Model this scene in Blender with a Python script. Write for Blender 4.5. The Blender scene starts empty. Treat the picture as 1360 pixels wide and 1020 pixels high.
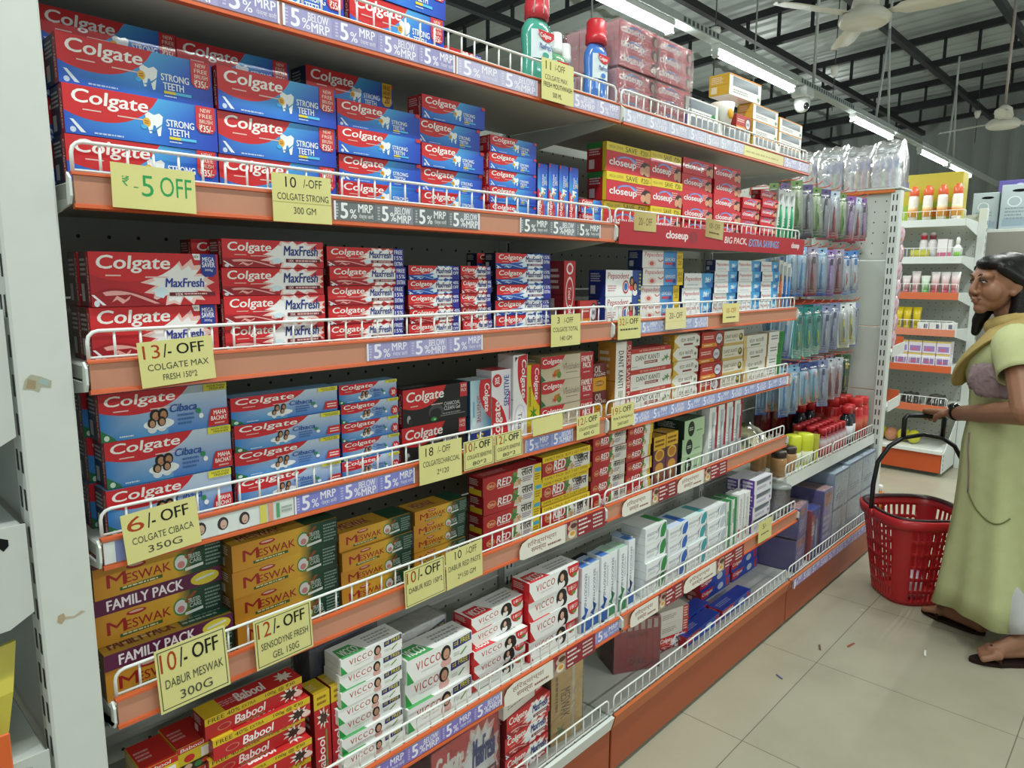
import bpy, math, random
from mathutils import Vector, Matrix
random.seed(7)
PI = math.pi
SC = bpy.context.scene
COL = SC.collection

# ------------------------------------------------------------------ camera
def make_camera():
    cd = bpy.data.cameras.new('camera'); cd.sensor_width = 36.0; cd.lens = 933.8 / 1360 * 36
    cd.clip_start = 0.02; cd.clip_end = 100
    o = bpy.data.objects.new('camera', cd); COL.objects.link(o)
    fw = Vector(CAM_F).normalized(); r = fw.cross(Vector((0, 0, 1))).normalized(); u = r.cross(fw)
    a = math.radians(CAM_ROLL)
    r2 = r * math.cos(a) + u * math.sin(a); u2 = u * math.cos(a) - r * math.sin(a)
    m = Matrix((r2, u2, -fw)).transposed().to_4x4(); m.translation = Vector(CAM_LOC)
    o.matrix_world = m
    SC.camera = o
yw, pt = math.radians(46.72727), math.radians(-8.75505)
CAM_F = (math.sin(yw) * math.cos(pt), math.cos(yw) * math.cos(pt), math.sin(pt))
CAM_LOC = (-0.2824, -1.0466, 1.3838)
CAM_ROLL = 0.2555
make_camera()

# ------------------------------------------------------------------ world, lamps, exposure
SC.view_settings.view_transform = 'Standard'
SC.view_settings.look = 'None'
SC.view_settings.exposure = 0.0
SC.view_settings.gamma = 1.0
SC.view_settings.use_curve_mapping = False
W = bpy.data.worlds.new('hall_air'); SC.world = W; W.use_nodes = True
W.node_tree.nodes['Background'].inputs[0].default_value = (0.80, 0.90, 0.88, 1)
W.node_tree.nodes['Background'].inputs[1].default_value = 0.5
UP = 0.4
def tube_or_fill_lamp(x, y, z, power, length=1.2):
    l = bpy.data.lights.new('tube_or_fill_lamp', 'AREA'); l.shape = 'RECTANGLE'; l.size = length; l.size_y = 0.06
    l.energy = power; l.color = (0.95, 1.0, 0.96)
    o = bpy.data.objects.new('tube_or_fill_lamp', l); COL.objects.link(o); o.location = (x, y, z)
    u = l.copy(); u.energy = power * UP                       # a tube shines up at the roof as well
    o = bpy.data.objects.new('tube_or_fill_lamp', u); COL.objects.link(o); o.location = (x, y, z + .02); o.rotation_euler = (math.pi, 0, 0)
for _x in (-1.6, 0.2, 2.0, 3.8, 5.6, 7.4):     # the row of tubes over this aisle, above the frame
    tube_or_fill_lamp(_x, -.47, 2.75, 20)
for _x in (-1.0, 2.0, 5.0, 8.0):               # unseen row added behind the camera as ambient fill
    tube_or_fill_lamp(_x, -3.6, 2.8, 46)
for _x in (3.0, 4.6, 7.15, 9.4):               # under the visible tubes
    tube_or_fill_lamp(_x, 1.245, 2.74, 30)
for _x in (5.0, 8.0, 11.0, 14.0):              # unseen rows added beyond the shelves to lift far wall and roof
    tube_or_fill_lamp(_x, 4.4, 2.8, 36)
for _x in (10.0, 13.5):  # more unseen lamps added to brighten the far hall
    tube_or_fill_lamp(_x, -1.6, 2.8, 36)

# ------------------------------------------------------------------ colours and materials
_lin = {}
def C(h):
    if not isinstance(h, str): return h
    if h not in _lin:
        v = []
        for k in (0, 2, 4):
            s = int(h[k:k + 2], 16) / 255
            v.append(s / 12.92 if s <= 0.04045 else ((s + 0.055) / 1.055) ** 2.4)
        _lin[h] = tuple(v)
    return _lin[h]
def mixc(a, b, t):
    a, b = C(a), C(b)
    return tuple(a[i] * (1 - t) + b[i] * t for i in range(3))
def vmat(name, rough=0.4, metal=0.0, spec=0.5, mott=0.04, bump=0.0, bscale=300, coat=0.0, scale=30, transmission=0.0):
    """Surface colour from the mesh's own print colours, with a fine procedural mottling of tone and gloss."""
    m = bpy.data.materials.new(name); m.use_nodes = True; nt = m.node_tree; N = nt.nodes; L = nt.links
    b = N['Principled BSDF']
    at = N.new('ShaderNodeAttribute'); at.attribute_name = 'Col'
    tc = N.new('ShaderNodeTexCoord')
    no = N.new('ShaderNodeTexNoise'); no.inputs['Scale'].default_value = scale; no.inputs['Detail'].default_value = 4
    L.new(tc.outputs['Object'], no.inputs['Vector'])
    mr = N.new('ShaderNodeMapRange'); mr.inputs[3].default_value = 1 - mott; mr.inputs[4].default_value = 1 + mott
    L.new(no.outputs['Fac'], mr.inputs[0])
    mx = N.new('ShaderNodeVectorMath'); mx.operation = 'SCALE'
    L.new(at.outputs['Color'], mx.inputs[0]); L.new(mr.outputs[0], mx.inputs['Scale'])
    L.new(mx.outputs[0], b.inputs['Base Color'])
    rr = N.new('ShaderNodeMapRange'); rr.inputs[3].default_value = max(0.03, rough - 0.06); rr.inputs[4].default_value = rough + 0.06
    L.new(no.outputs['Fac'], rr.inputs[0]); L.new(rr.outputs[0], b.inputs['Roughness'])
    b.inputs['Metallic'].default_value = metal
    b.inputs['Specular IOR Level'].default_value = spec
    b.inputs['Coat Weight'].default_value = coat
    b.inputs['Transmission Weight'].default_value = transmission
    if bump:
        n2 = N.new('ShaderNodeTexNoise'); n2.inputs['Scale'].default_value = bscale
        L.new(tc.outputs['Object'], n2.inputs['Vector'])
        bp = N.new('ShaderNodeBump'); bp.inputs['Strength'].default_value = bump; bp.inputs['Distance'].default_value = 0.002
        L.new(n2.outputs['Fac'], bp.inputs['Height']); L.new(bp.outputs[0], b.inputs['Normal'])
    return m
CARD = vmat('printed_card', 0.38, spec=0.4, coat=0.06)
PAPER = vmat('paper', 0.6, spec=0.25)
METAL = vmat('powder_coated_steel', 0.42, spec=0.4, bump=0.02, bscale=900)
PLAST = vmat('moulded_plastic', 0.32, spec=0.5)
MATTE = vmat('matte', 0.85, spec=0.15)
CLOTH = vmat('cotton_cloth', 0.92, spec=0.1, bump=0.35, bscale=420, mott=0.08)
SKIN = vmat('skin', 0.5, spec=0.35, bump=0.05, bscale=500, mott=0.06)
HAIR = vmat('hair', 0.42, spec=0.5, bump=0.6, bscale=160, mott=0.2)
GLOSS = vmat('glossy_plastic', 0.14, spec=0.6, coat=0.3)

def film_mat(name, tint, veil=0.1, rough=0.1, wr=0.6, scale=18, milk=0.3):
    """clear wrinkled film: mostly see-through, glossy where it creases, a little milky"""
    m = bpy.data.materials.new(name); m.use_nodes = True; nt = m.node_tree; N = nt.nodes; L = nt.links
    for n in list(N): N.remove(n)
    out = N.new('ShaderNodeOutputMaterial'); tr = N.new('ShaderNodeBsdfTransparent')
    gl = N.new('ShaderNodeBsdfGlossy'); gl.inputs['Roughness'].default_value = rough
    tl = N.new('ShaderNodeBsdfTranslucent'); tl.inputs['Color'].default_value = (*C(tint), 1); df = N.new('ShaderNodeBsdfDiffuse'); df.inputs['Color'].default_value = (*C(tint), 1)
    mk = N.new('ShaderNodeMixShader'); mk.inputs[0].default_value = .5; L.new(tl.outputs[0], mk.inputs[1]); L.new(df.outputs[0], mk.inputs[2])
    tc = N.new('ShaderNodeTexCoord'); no = N.new('ShaderNodeTexNoise'); no.inputs['Scale'].default_value = scale; no.inputs['Detail'].default_value = 5
    no.inputs['Distortion'].default_value = 1.4
    L.new(tc.outputs['Object'], no.inputs['Vector'])
    bp = N.new('ShaderNodeBump'); bp.inputs['Strength'].default_value = wr; bp.inputs['Distance'].default_value = 0.02
    L.new(no.outputs['Fac'], bp.inputs['Height']); L.new(bp.outputs[0], gl.inputs['Normal'])
    mr = N.new('ShaderNodeMapRange'); mr.inputs[1].default_value = 0.4; mr.inputs[2].default_value = 0.72
    mr.inputs[3].default_value = milk * .5; mr.inputs[4].default_value = milk
    L.new(no.outputs['Fac'], mr.inputs[0])
    m1 = N.new('ShaderNodeMixShader'); L.new(mr.outputs[0], m1.inputs[0]); L.new(tr.outputs[0], m1.inputs[1]); L.new(mk.outputs[0], m1.inputs[2])
    fr = N.new('ShaderNodeFresnel'); fr.inputs[0].default_value = 1.45; L.new(bp.outputs[0], fr.inputs['Normal'])
    ad = N.new('ShaderNodeMath'); ad.operation = 'MULTIPLY_ADD'; ad.inputs[1].default_value = .8; ad.inputs[2].default_value = veil; L.new(fr.outputs[0], ad.inputs[0])
    m2 = N.new('ShaderNodeMixShader'); L.new(ad.outputs[0], m2.inputs[0]); L.new(m1.outputs[0], m2.inputs[1]); L.new(gl.outputs[0], m2.inputs[2])
    L.new(m2.outputs[0], out.inputs[0])
    return m
FILM = film_mat('shrink_film', 'f4f4f2', 0.03, .12, .7, 20, .18)
BAGFILM = film_mat('bag_film', 'ffffff', 0.02, .16, .8, 12, .6)
BRICKFILM = film_mat('brick_film', 'f8f6f6', 0.06, .1, .8, 16, .2)
BLISTER = film_mat('blister', 'f0f4f6', 0.05, .1, .2, 40, .14)

def tube_mat():
    m = bpy.data.materials.new('lit_tube'); m.use_nodes = True; N = m.node_tree.nodes; L = m.node_tree.links
    e = N.new('ShaderNodeEmission'); e.inputs[0].default_value = (0.86, 1.0, 0.97, 1); e.inputs[1].default_value = 9
    L.new(e.outputs[0], N['Material Output'].inputs[0]); return m
TUBE = tube_mat()

# ------------------------------------------------------------------ mesh builder
class MB:
    def __init__(s): s.v = []; s.f = []; s.c = []; s.m = []; s.sm = []
    def face(s, pts, col, mi=0, smooth=False):
        n = len(s.v); col = C(col)
        s.v += [tuple(p) for p in pts]; s.c += [col] * len(pts); s.f.append(tuple(range(n, n + len(pts)))); s.m.append(mi); s.sm.append(smooth)
    def quadc(s, pts, cols, mi=0):
        n = len(s.v); s.v += [tuple(p) for p in pts]; s.c += [C(c) for c in cols]; s.f.append(tuple(range(n, n + len(pts)))); s.m.append(mi); s.sm.append(False)
    def grid(s, rows, col, mi=0, closed=True, smooth=True, cap=False, colf=None):
        """rows: list of rings of points; faces between them."""
        n = len(s.v); k = len(rows[0]); col = C(col)
        for i, r in enumerate(rows):
            s.v += [tuple(p) for p in r]
            s.c += [col if colf is None else C(colf(i, j)) for j in range(k)]
        for i in range(len(rows) - 1):
            for j in range(k if closed else k - 1):
                a = n + i * k + j; b = n + i * k + (j + 1) % k
                s.f.append((a, b, b + k, a + k)); s.m.append(mi); s.sm.append(smooth)
        if cap:
            s.f.append(tuple(range(n + k - 1, n - 1, -1))); s.m.append(mi); s.sm.append(False)
            t = n + (len(rows) - 1) * k
            s.f.append(tuple(range(t, t + k))); s.m.append(mi); s.sm.append(False)
    def box(s, x0, y0, z0, x1, y1, z1, col, mi=0, ch=0.0, cols=None):
        """chamfered box; cols may override faces: keys -x +x -y +y -z +z"""
        cols = cols or {}
        c = min(ch, (x1 - x0) * .4, (y1 - y0) * .4, (z1 - z0) * .4)
        X, Y, Z = (x0, x1), (y0, y1), (z0, z1)
        g = lambda k: cols.get(k, col)
        def P(i, j, k, a):
            v = [X[i], Y[j], Z[k]]
            sg = [c if t == 0 else -c for t in (i, j, k)]
            for q in range(3):
                if q != a: v[q] += sg[q]
            return v
        s.face([P(0, 0, 0, 0), P(0, 0, 1, 0), P(0, 1, 1, 0), P(0, 1, 0, 0)], g('-x'), mi)
        s.face([P(1, 0, 0, 0), P(1, 1, 0, 0), P(1, 1, 1, 0), P(1, 0, 1, 0)], g('+x'), mi)
        s.face([P(0, 0, 0, 1), P(1, 0, 0, 1), P(1, 0, 1, 1), P(0, 0, 1, 1)], g('-y'), mi)
        s.face([P(0, 1, 0, 1), P(0, 1, 1, 1), P(1, 1, 1, 1), P(1, 1, 0, 1)], g('+y'), mi)
        s.face([P(0, 0, 0, 2), P(0, 1, 0, 2), P(1, 1, 0, 2), P(1, 0, 0, 2)], g('-z'), mi)
        s.face([P(0, 0, 1, 2), P(1, 0, 1, 2), P(1, 1, 1, 2), P(0, 1, 1, 2)], g('+z'), mi)
        if c > 0:
            for j in (0, 1):
                for k in (0, 1):
                    s.face([P(0, j, k, 1), P(1, j, k, 1), P(1, j, k, 2), P(0, j, k, 2)], g('-y' if j == 0 else '+z' if k else '-z'), mi)
            for i in (0, 1):
                for k in (0, 1):
                    s.face([P(i, 0, k, 0), P(i, 1, k, 0), P(i, 1, k, 2), P(i, 0, k, 2)], g('-x' if i == 0 else '+x'), mi)
                for j in (0, 1):
                    s.face([P(i, j, 0, 0), P(i, j, 1, 0), P(i, j, 1, 1), P(i, j, 0, 1)], g('-x' if i == 0 else '+x'), mi)
                    for k in (0, 1):
                        s.face([P(i, j, k, 0), P(i, j, k, 1), P(i, j, k, 2)], g('-x' if i == 0 else '+x'), mi)
    def prism(s, poly, axis, a0, a1, col, mi=0, side=None):
        """extrude a 2-D outline along an axis ('x': outline is (y,z); 'y': (x,z); 'z': (x,y))"""
        def P(p, a): return {'x': (a, p[0], p[1]), 'y': (p[0], a, p[1]), 'z': (p[0], p[1], a)}[axis]
        s.face([P(p, a0) for p in poly], col, mi); s.face([P(p, a1) for p in reversed(poly)], col, mi)
        for i in range(len(poly)):
            p, q = poly[i], poly[(i + 1) % len(poly)]
            s.face([P(p, a0), P(q, a0), P(q, a1), P(p, a1)], side or col, mi)
    def tube(s, pts, r, col, n=6, mi=0, cap=True):
        pts = [Vector(p) for p in pts]; rows = []
        rr = r if isinstance(r, (list, tuple)) else [r] * len(pts)
        prev = None
        for i, p in enumerate(pts):
            d = (pts[min(i + 1, len(pts) - 1)] - pts[max(i - 1, 0)])
            d = d.normalized() if d.length > 1e-9 else Vector((0, 0, 1))
            if prev is None:
                a = d.cross(Vector((0, 0, 1)))
                if a.length < 1e-3: a = d.cross(Vector((0, 1, 0)))
            else:
                a = prev - d * prev.dot(d)
                if a.length < 1e-6: a = d.cross(Vector((0, 0, 1)))
            a.normalize(); prev = a; b = d.cross(a)
            rows.append([p + (a * math.cos(2 * PI * k / n) + b * math.sin(2 * PI * k / n)) * rr[i] for k in range(n)])
        s.grid(rows, col, mi, True, True, cap)
    def lathe(s, prof, cx, cy, z0, n=16, mi=0, col='ffffff', sx=1.0, sy=1.0, cap=True):
        """prof: list of (r, z[, colour])"""
        rows = [[(cx + p[0] * sx * math.cos(2 * PI * k / n), cy + p[0] * sy * math.sin(2 * PI * k / n), z0 + p[1]) for k in range(n)] for p in prof]
        s.grid(rows, col, mi, True, True, cap, colf=lambda i, j: prof[i][2] if len(prof[i]) > 2 else col)
    def ell(s, cx, cy, cz, rx, ry, rz, col, n=14, m=9, mi=0):
        rows = []
        for i in range(m + 1):
            t = -PI / 2 + PI * i / m; rr = max(math.cos(t), 1e-3)
            rows.append([(cx + rx * rr * math.cos(2 * PI * k / n), cy + ry * rr * math.sin(2 * PI * k / n), cz + rz * math.sin(t)) for k in range(n)])
        s.grid(rows, col, mi, True, True, True)
    def mesh(s, name, mats):
        me = bpy.data.meshes.new(name); me.from_pydata(s.v, [], s.f)
        if not isinstance(mats, (list, tuple)): mats = [mats]
        for m in mats: me.materials.append(m)
        a = me.color_attributes.new('Col', 'FLOAT_COLOR', 'POINT')
        a.data.foreach_set('color', [x for c in s.c for x in (c[0], c[1], c[2], 1.0)])
        me.polygons.foreach_set('material_index', s.m); me.polygons.foreach_set('use_smooth', s.sm)
        me.update(); return me
    def build(s, name, mats, parent=None, loc=None, rot=None):
        return obj(name, s.mesh(name, mats), parent, loc, rot)
def obj(name, me, parent=None, loc=None, rot=None):
    o = bpy.data.objects.new(name, me); COL.objects.link(o)
    if parent: o.parent = parent
    if loc is not None: o.location = loc
    if rot is not None: o.rotation_euler = rot
    return o
def tag(o, label, cat, group=None):
    o['label'] = label; o['category'] = cat
    if group: o['group'] = group
    return o
def thing(name, label, cat, loc=(0, 0, 0), rz=0.0, group=None):
    o = bpy.data.objects.new(name, None); COL.objects.link(o); o.location = loc; o.rotation_euler = (0, 0, rz); o.empty_display_size = 0.05
    return tag(o, label, cat, group)
def struct(name, mb, mats):
    o = mb.build(name, mats); o['kind'] = 'structure'; return o
def copy_tree(o, **kw):
    c = o.copy(); COL.objects.link(c)
    for ch in o.children:
        d = ch.copy(); COL.objects.link(d); d.parent = c
        for g in ch.children:
            e = g.copy(); COL.objects.link(e); e.parent = d
    return c
ORD = 'topmost second third fourth fifth sixth seventh eighth ninth tenth'.split()
NTH = 'first second third fourth fifth sixth seventh eighth ninth tenth eleventh twelfth thirteenth fourteenth fifteenth sixteenth'.split()

# ------------------------------------------------------------------ lettering and flat print
_tx = {}
def glyphs(s, shear=0.0, space=1.0):
    k = (s, shear, space)
    if k not in _tx:
        c = bpy.data.curves.new('t', 'FONT'); c.body = s; c.resolution_u = 3; c.shear = shear; c.space_character = space
        o = bpy.data.objects.new('t', c); COL.objects.link(o)
        dg = bpy.context.evaluated_depsgraph_get(); dg.update()
        me = bpy.data.meshes.new_from_object(o.evaluated_get(dg))
        vs = [(v.co.x, v.co.y) for v in me.vertices]; fs = [tuple(p.vertices) for p in me.polygons]
        bpy.data.objects.remove(o); bpy.data.curves.remove(c); bpy.data.meshes.remove(me)
        if vs:
            x0 = min(v[0] for v in vs); x1 = max(v[0] for v in vs); y0 = min(v[1] for v in vs); y1 = max(v[1] for v in vs)
            vs = [((x - x0) / max(x1 - x0, 1e-6), (y - y0) / max(y1 - y0, 1e-6)) for x, y in vs]
            asp = (x1 - x0) / max(y1 - y0, 1e-6)
        else: asp = 1
        _tx[k] = (vs, fs, asp)
    return _tx[k]
class Art:
    """Flat print on a rectangle: fractions of its width and height, each layer a hair above the last."""
    STEP = 0.00005
    def __init__(s, mb, o, U, V, mi=0, flip=False):
        s.mb = mb; s.o = Vector(o); s.U = Vector(U); s.V = Vector(V); s.n = s.U.cross(s.V).normalized(); s.k = 1; s.mi = mi
        s.w = s.U.length; s.h = s.V.length
    def rot(s):
        """the same rectangle read with the artwork turned, its left end at the top"""
        a = Art(s.mb, s.o + s.V, -s.V, s.U, s.mi); a.n = s.n; a.k = s.k; return a
    def rotu(s):
        """artwork turned to read upwards"""
        a = Art(s.mb, s.o + s.U, s.V, -s.U, s.mi); a.n = s.n; a.k = s.k; return a
    def p(s, x, y):
        x = min(1, max(0, x)); y = min(1, max(0, y))            # print stays on its panel
        return s.o + s.U * x + s.V * y + s.n * (s.k * s.STEP)
    def poly(s, pts, col): s.mb.face([s.p(*q) for q in pts], col, s.mi); s.k += 1
    def rect(s, x0, y0, x1, y1, col): s.poly([(x0, y0), (x1, y0), (x1, y1), (x0, y1)], col)
    def grad(s, x0, y0, x1, y1, a, b, c=None, d=None):
        s.mb.quadc([s.p(x0, y0), s.p(x1, y0), s.p(x1, y1), s.p(x0, y1)], [a, b, c or b, d or a], s.mi); s.k += 1
    def ell(s, cx, cy, rx, ry, col, n=18):
        s.poly([(cx + rx * math.cos(2 * PI * i / n), cy + ry * math.sin(2 * PI * i / n)) for i in range(n)], col)
    def star(s, cx, cy, rx, ry, col, n=14, q=0.6):
        pts = [(cx, cy)]; 
        m = s.k
        ring = []
        for i in range(2 * n):
            f = 1.0 if i % 2 == 0 else q + 0.12 * math.sin(i * 1.7)
            ring.append((cx + rx * f * math.cos(PI * i / n), cy + ry * f * math.sin(PI * i / n)))
        nn = len(s.mb.v); s.mb.v += [tuple(s.p(cx, cy))] + [tuple(s.p(*r)) for r in ring]; s.mb.c += [C(col)] * (len(ring) + 1)
        for i in range(len(ring)):
            s.mb.f.append((nn, nn + 1 + i, nn + 1 + (i + 1) % len(ring))); s.mb.m.append(s.mi); s.mb.sm.append(False)
        s.k += 1
    def text(s, t, x0, y0, x1, y1, col, bold=0.0, shear=0.0, keep=False, space=1.0, tilt=0.0):
        vs, fs, asp = glyphs(t, shear, space)
        if not vs: return
        if keep:
            hw = (x1 - x0) * s.w; hh = (y1 - y0) * s.h
            w2 = min(hw, hh * asp); h2 = w2 / asp
            cx, cy = (x0 + x1) / 2, (y0 + y1) / 2
            x0, x1 = cx - w2 / s.w / 2, cx + w2 / s.w / 2; y0, y1 = cy - h2 / s.h / 2, cy + h2 / s.h / 2
        col = C(col); hx = (y1 - y0) * s.h / s.w                    # stroke weight: overprint, shifted a little each way
        if bold > .025: offs = ((-1, 0), (1, 0), (0, .8), (0, -.8))
        elif bold > 0: offs = ((-1, 0), (1, 0))
        else: offs = ((0, 0),)
        if bold > 0: x0 += bold * hx * .9; x1 -= bold * hx * .9
        for ox, oy in offs:
            n = len(s.mb.v); ex, ey = ox * bold * hx * .95, oy * bold * (y1 - y0) * .6
            s.mb.v += [tuple(s.p(x0 + a * (x1 - x0) + ex, y0 + b * (y1 - y0) + tilt * a + ey)) for a, b in vs]; s.mb.c += [col] * len(vs)
            for f in fs:
                s.mb.f.append(tuple(n + i for i in f)); s.mb.m.append(s.mi); s.mb.sm.append(False)
            s.k += .2
        s.k += 1
    def lines(s, x0, y0, x1, y1, n, col, seed=3):
        """rows of print too small to read"""
        rnd = random.Random(seed); hh = (y1 - y0) / n
        for i in range(n):
            x = x0; e = x1 - rnd.random() * .25 * (x1 - x0)
            yb = y1 - (i + 0.75) * hh
            while x < e:
                w = min((0.05 + 0.12 * rnd.random()) * (x1 - x0), e - x)
                s.mb.face([s.p(x, yb), s.p(x + w, yb), s.p(x + w, yb + hh * .5), s.p(x, yb + hh * .5)], col, s.mi); x += w + 0.025 * (x1 - x0)
        s.k += 1
    def bez(s, P, col, close=(), n=10):
        pts = []
        for i in range(n + 1):
            t = i / n; a, b, c, d = P
            pts.append(tuple(a[q] * (1 - t) ** 3 + 3 * b[q] * t * (1 - t) ** 2 + 3 * c[q] * t * t * (1 - t) + d[q] * t ** 3 for q in (0, 1)))
        s.poly(pts + list(close), col)
    def face_icon(s, cx, cy, r, hair='1c1412', skin='c99472', top='e8e4de'):
        """a printed head and shoulders: hair, face, shoulders; r is the half height in fractions of the height"""
        k = s.h / s.w
        s.ell(cx, cy - 1.1 * r, 0.85 * r * k, 0.7 * r, top, 12)
        s.ell(cx, cy + .1 * r, 0.78 * r * k, 0.95 * r, hair, 14)
        s.ell(cx + .08 * r * k, cy - .02 * r, 0.48 * r * k, 0.66 * r, skin, 14)
        s.rect(cx - .1 * r * k, cy - .34 * r, cx + .26 * r * k, cy - .24 * r, 'b04848')
# ------------------------------------------------------------------ printed fronts of the cartons
def banner(A, xr=.6, yl=.46, dip=.2, tx=(.05, .57, .52, .93), red='cf2a2e', txt='Colgate', yt=1.0):
    A.bez([(0, yl), (xr * .3, dip), (xr * .78, dip + .02), (xr, yt)], red, [(0, yt)])
    A.text(txt, *tx, 'f6f4f0', .03, .12)
    A.rect(tx[0] + .06, tx[1] - .06, tx[0] + .17, tx[1] - .035, 'eac8c0'); A.rect(tx[2] - .2, tx[1] - .09, tx[2] - .02, tx[1] - .065, 'eac8c0')
def tooth(A, cx, cy, rx, ry, col='f2f6f6'):
    A.poly([(cx + rx * x, cy + ry * y) for x, y in ((-1, .75), (-.6, 1), (0, .8), (.6, 1), (1, .75), (.85, .1), (.62, -.95), (.35, -1), (.1, -.1), (-.12, -.1), (-.35, -.8), (-.6, -.85), (-.85, .1))], col)
def a_st(A, tab=True):
    A.grad(0, 0, .5, 1, '2b55c0', '2f78d8', '54b8e8', '2b55c0'); A.grad(.5, 0, 1, 1, '2f78d8', '2440b4', '2a4cc0', '54b8e8')
    banner(A, .59, .46, .2)
    A.poly([(.03, .30), (.05, .30), (.12, .05), (.09, .05)], 'e4ecf4'); A.ell(.045, .09, .018, .06, 'c8d6ea', 10); A.lines(.17, .03, .36, .10, 1, 'bcd0ee')
    tooth(A, .555, .43, .06, .25); A.ell(.505, .45, .026, .1, 'e8b038'); A.lines(.49, .41, .52, .5, 2, '9a5a10'); A.ell(.485, .35, .02, .05, '4cb4ee', 10)
    A.bez([(.51, .28), (.55, .3), (.59, .4), (.62, .5)], '3a8cc8', [(.62, .47), (.55, .26)])
    A.text('STRONG', .635, .43, .83, .58, 'eef4fa', .035); A.text('TEETH', .645, .24, .79, .39, 'eef4fa', .035)
    A.rect(.65, .15, .73, .21, 'e6d23c'); A.rect(.73, .15, .84, .21, '58c2ee'); A.lines(.65, .07, .74, .12, 1, 'd0e0f2')
    if tab:
        A.poly([(.845, 1), (.985, 1), (.985, .5), (.96, .4), (.87, .4), (.845, .5)], 'cc3338')
        for i, t in enumerate(('NEW', 'FREE', 'BRUSH')): A.text(t, .87 if i else .88, .86 - i * .125, .965 if i else .955, .95 - i * .125, 'f0d8c8', .015)
        A.text('₹35/-', .865, .42, .965, .58, 'fff6ea', .02)
    else:
        A.rect(.94, .86, 1, 1, 'cc3338')
def a_st0(A): a_st(A, False)
def a_stf(A):
    a_st(A, False); A.poly([(.86, 1), (.98, 1), (.98, .4), (.95, .3), (.89, .3), (.86, .4)], 'e8b634')
    A.text('FREE', .875, .8, .965, .93, '8a3010', .02); A.text('SACHET', .875, .66, .965, .76, '8a3010', .01); A.text('20', .89, .4, .95, .6, '8a3010', .02)
def a_stv(A):
    a_st(A, False)
def a_mf(A, end=None, blue=False, mega=False):
    base = 'c42a30' if not blue else '2f58b8'
    hi = 'e8a8a4' if not blue else '9cc4ee'
    A.grad(0, 0, 1, 1, 'b02028' if not blue else '2448a8', base, 'd03038' if not blue else '4a80cc', 'b83038' if not blue else '3050b0')
    cx = .68 if not mega else .66; R = .3 if end or mega else .36
    A.star(cx, .5 if not mega else .44, R, .62 if not mega else .5, 'f0c8c0' if not blue else 'cfe2f6', 16, .7)
    A.star(cx, .5 if not mega else .42, R * .8, .5 if not mega else .38, 'f4f4f4', 16, .74)
    banner(A, .56 if not mega else .72, .36 if not mega else .6, .28 if not mega else .36, (.05, .5 if not mega else .62, .46 if not mega else .6, .9 if not mega else .94), 'd02c30')
    A.bez([(0, .22), (.12, .42), (.3, .36), (.55, .02)], '9c1c26' if not blue else '20409c', [(.5, 0), (0, 0)])
    A.bez([(.08, .26), (.18, .34), (.3, .28), (.5, .04)], hi, [(.46, .04), (.28, .22), (.1, .2)])
    A.poly([(.14, .08), (.18, .2), (.24, .12), (.28, .2), (.27, .13), (.22, .05), (.18, .13)], 'e6a8a0' if not blue else 'bcd6f0')
    A.poly([(.0, .22), (.02, .22), (.1, .03), (.075, .03)], 'e8e8ee'); A.ell(.035, .06, .02, .06, 'd8dce6', 10)
    A.poly([(.46, .3), (.52, .36), (.57, .28), (.53, .14), (.47, .18)], 'd6ecf6')
    if mega:
        A.text('MaxFresh', .55, .35, .87, .52, '2b3c9e', .035, .15); A.rect(.58, .18, .96, .25, '6c1822'); A.text('10X', .63, .185, .69, .24, 'f4e4e0', .02); A.lines(.70, .19, .9, .245, 1, 'e0b0b0')
        A.poly([(.85, 1), (.98, 1), (.98, .62), (.95, .55), (.88, .55), (.85, .62)], '2b3a96')
        A.text('MEGA', .865, .85, .965, .94, 'f0f2fa', .02); A.text('SAVER', .86, .74, .97, .84, 'f0f2fa', .03); A.text('300g', .88, .65, .95, .71, 'e0e4f4', .01)
        A.poly([(.78, 1), (.845, 1), (.845, .88), (.80, .88)], 'f2f0ea'); A.text('NEW', .795, .915, .835, .97, '303030', .01)
    else:
        x0, x1 = (.53, .83) if end else (.58, .94)
        A.text('MaxFresh', x0, .46, x1, .82, '27347e', .03, .15); A.rect(x0 + .02, .2, x1 + .02, .34, '6c1822' if not blue else '1e3070'); A.text('10X', x0 + .05, .22, x0 + .1, .32, 'f4e4e0', .02); A.lines(x0 + .12, .2, x1, .34, 1, 'e0b0b0')
    if end:
        A.rect(.855, 0, 1, 1, '2e3190')
        for i, t in enumerate(end): A.text(t, .87, .7 - i * .32, .985, .92 - i * .32, 'eceef8', .025)
def a_mfmega(A): a_mf(A, mega=True)
def a_mf15(A): a_mf(A, ('FREE', '15%', 'EXTRA'))
def a_mfr40(A): a_mf(A, ('40%', 'OFF'))
def a_mfb40(A): a_mf(A, ('40%', 'OFF'), True)
def a_mfb15(A): a_mf(A, ('15%', 'EXTRA'), True)
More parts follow.
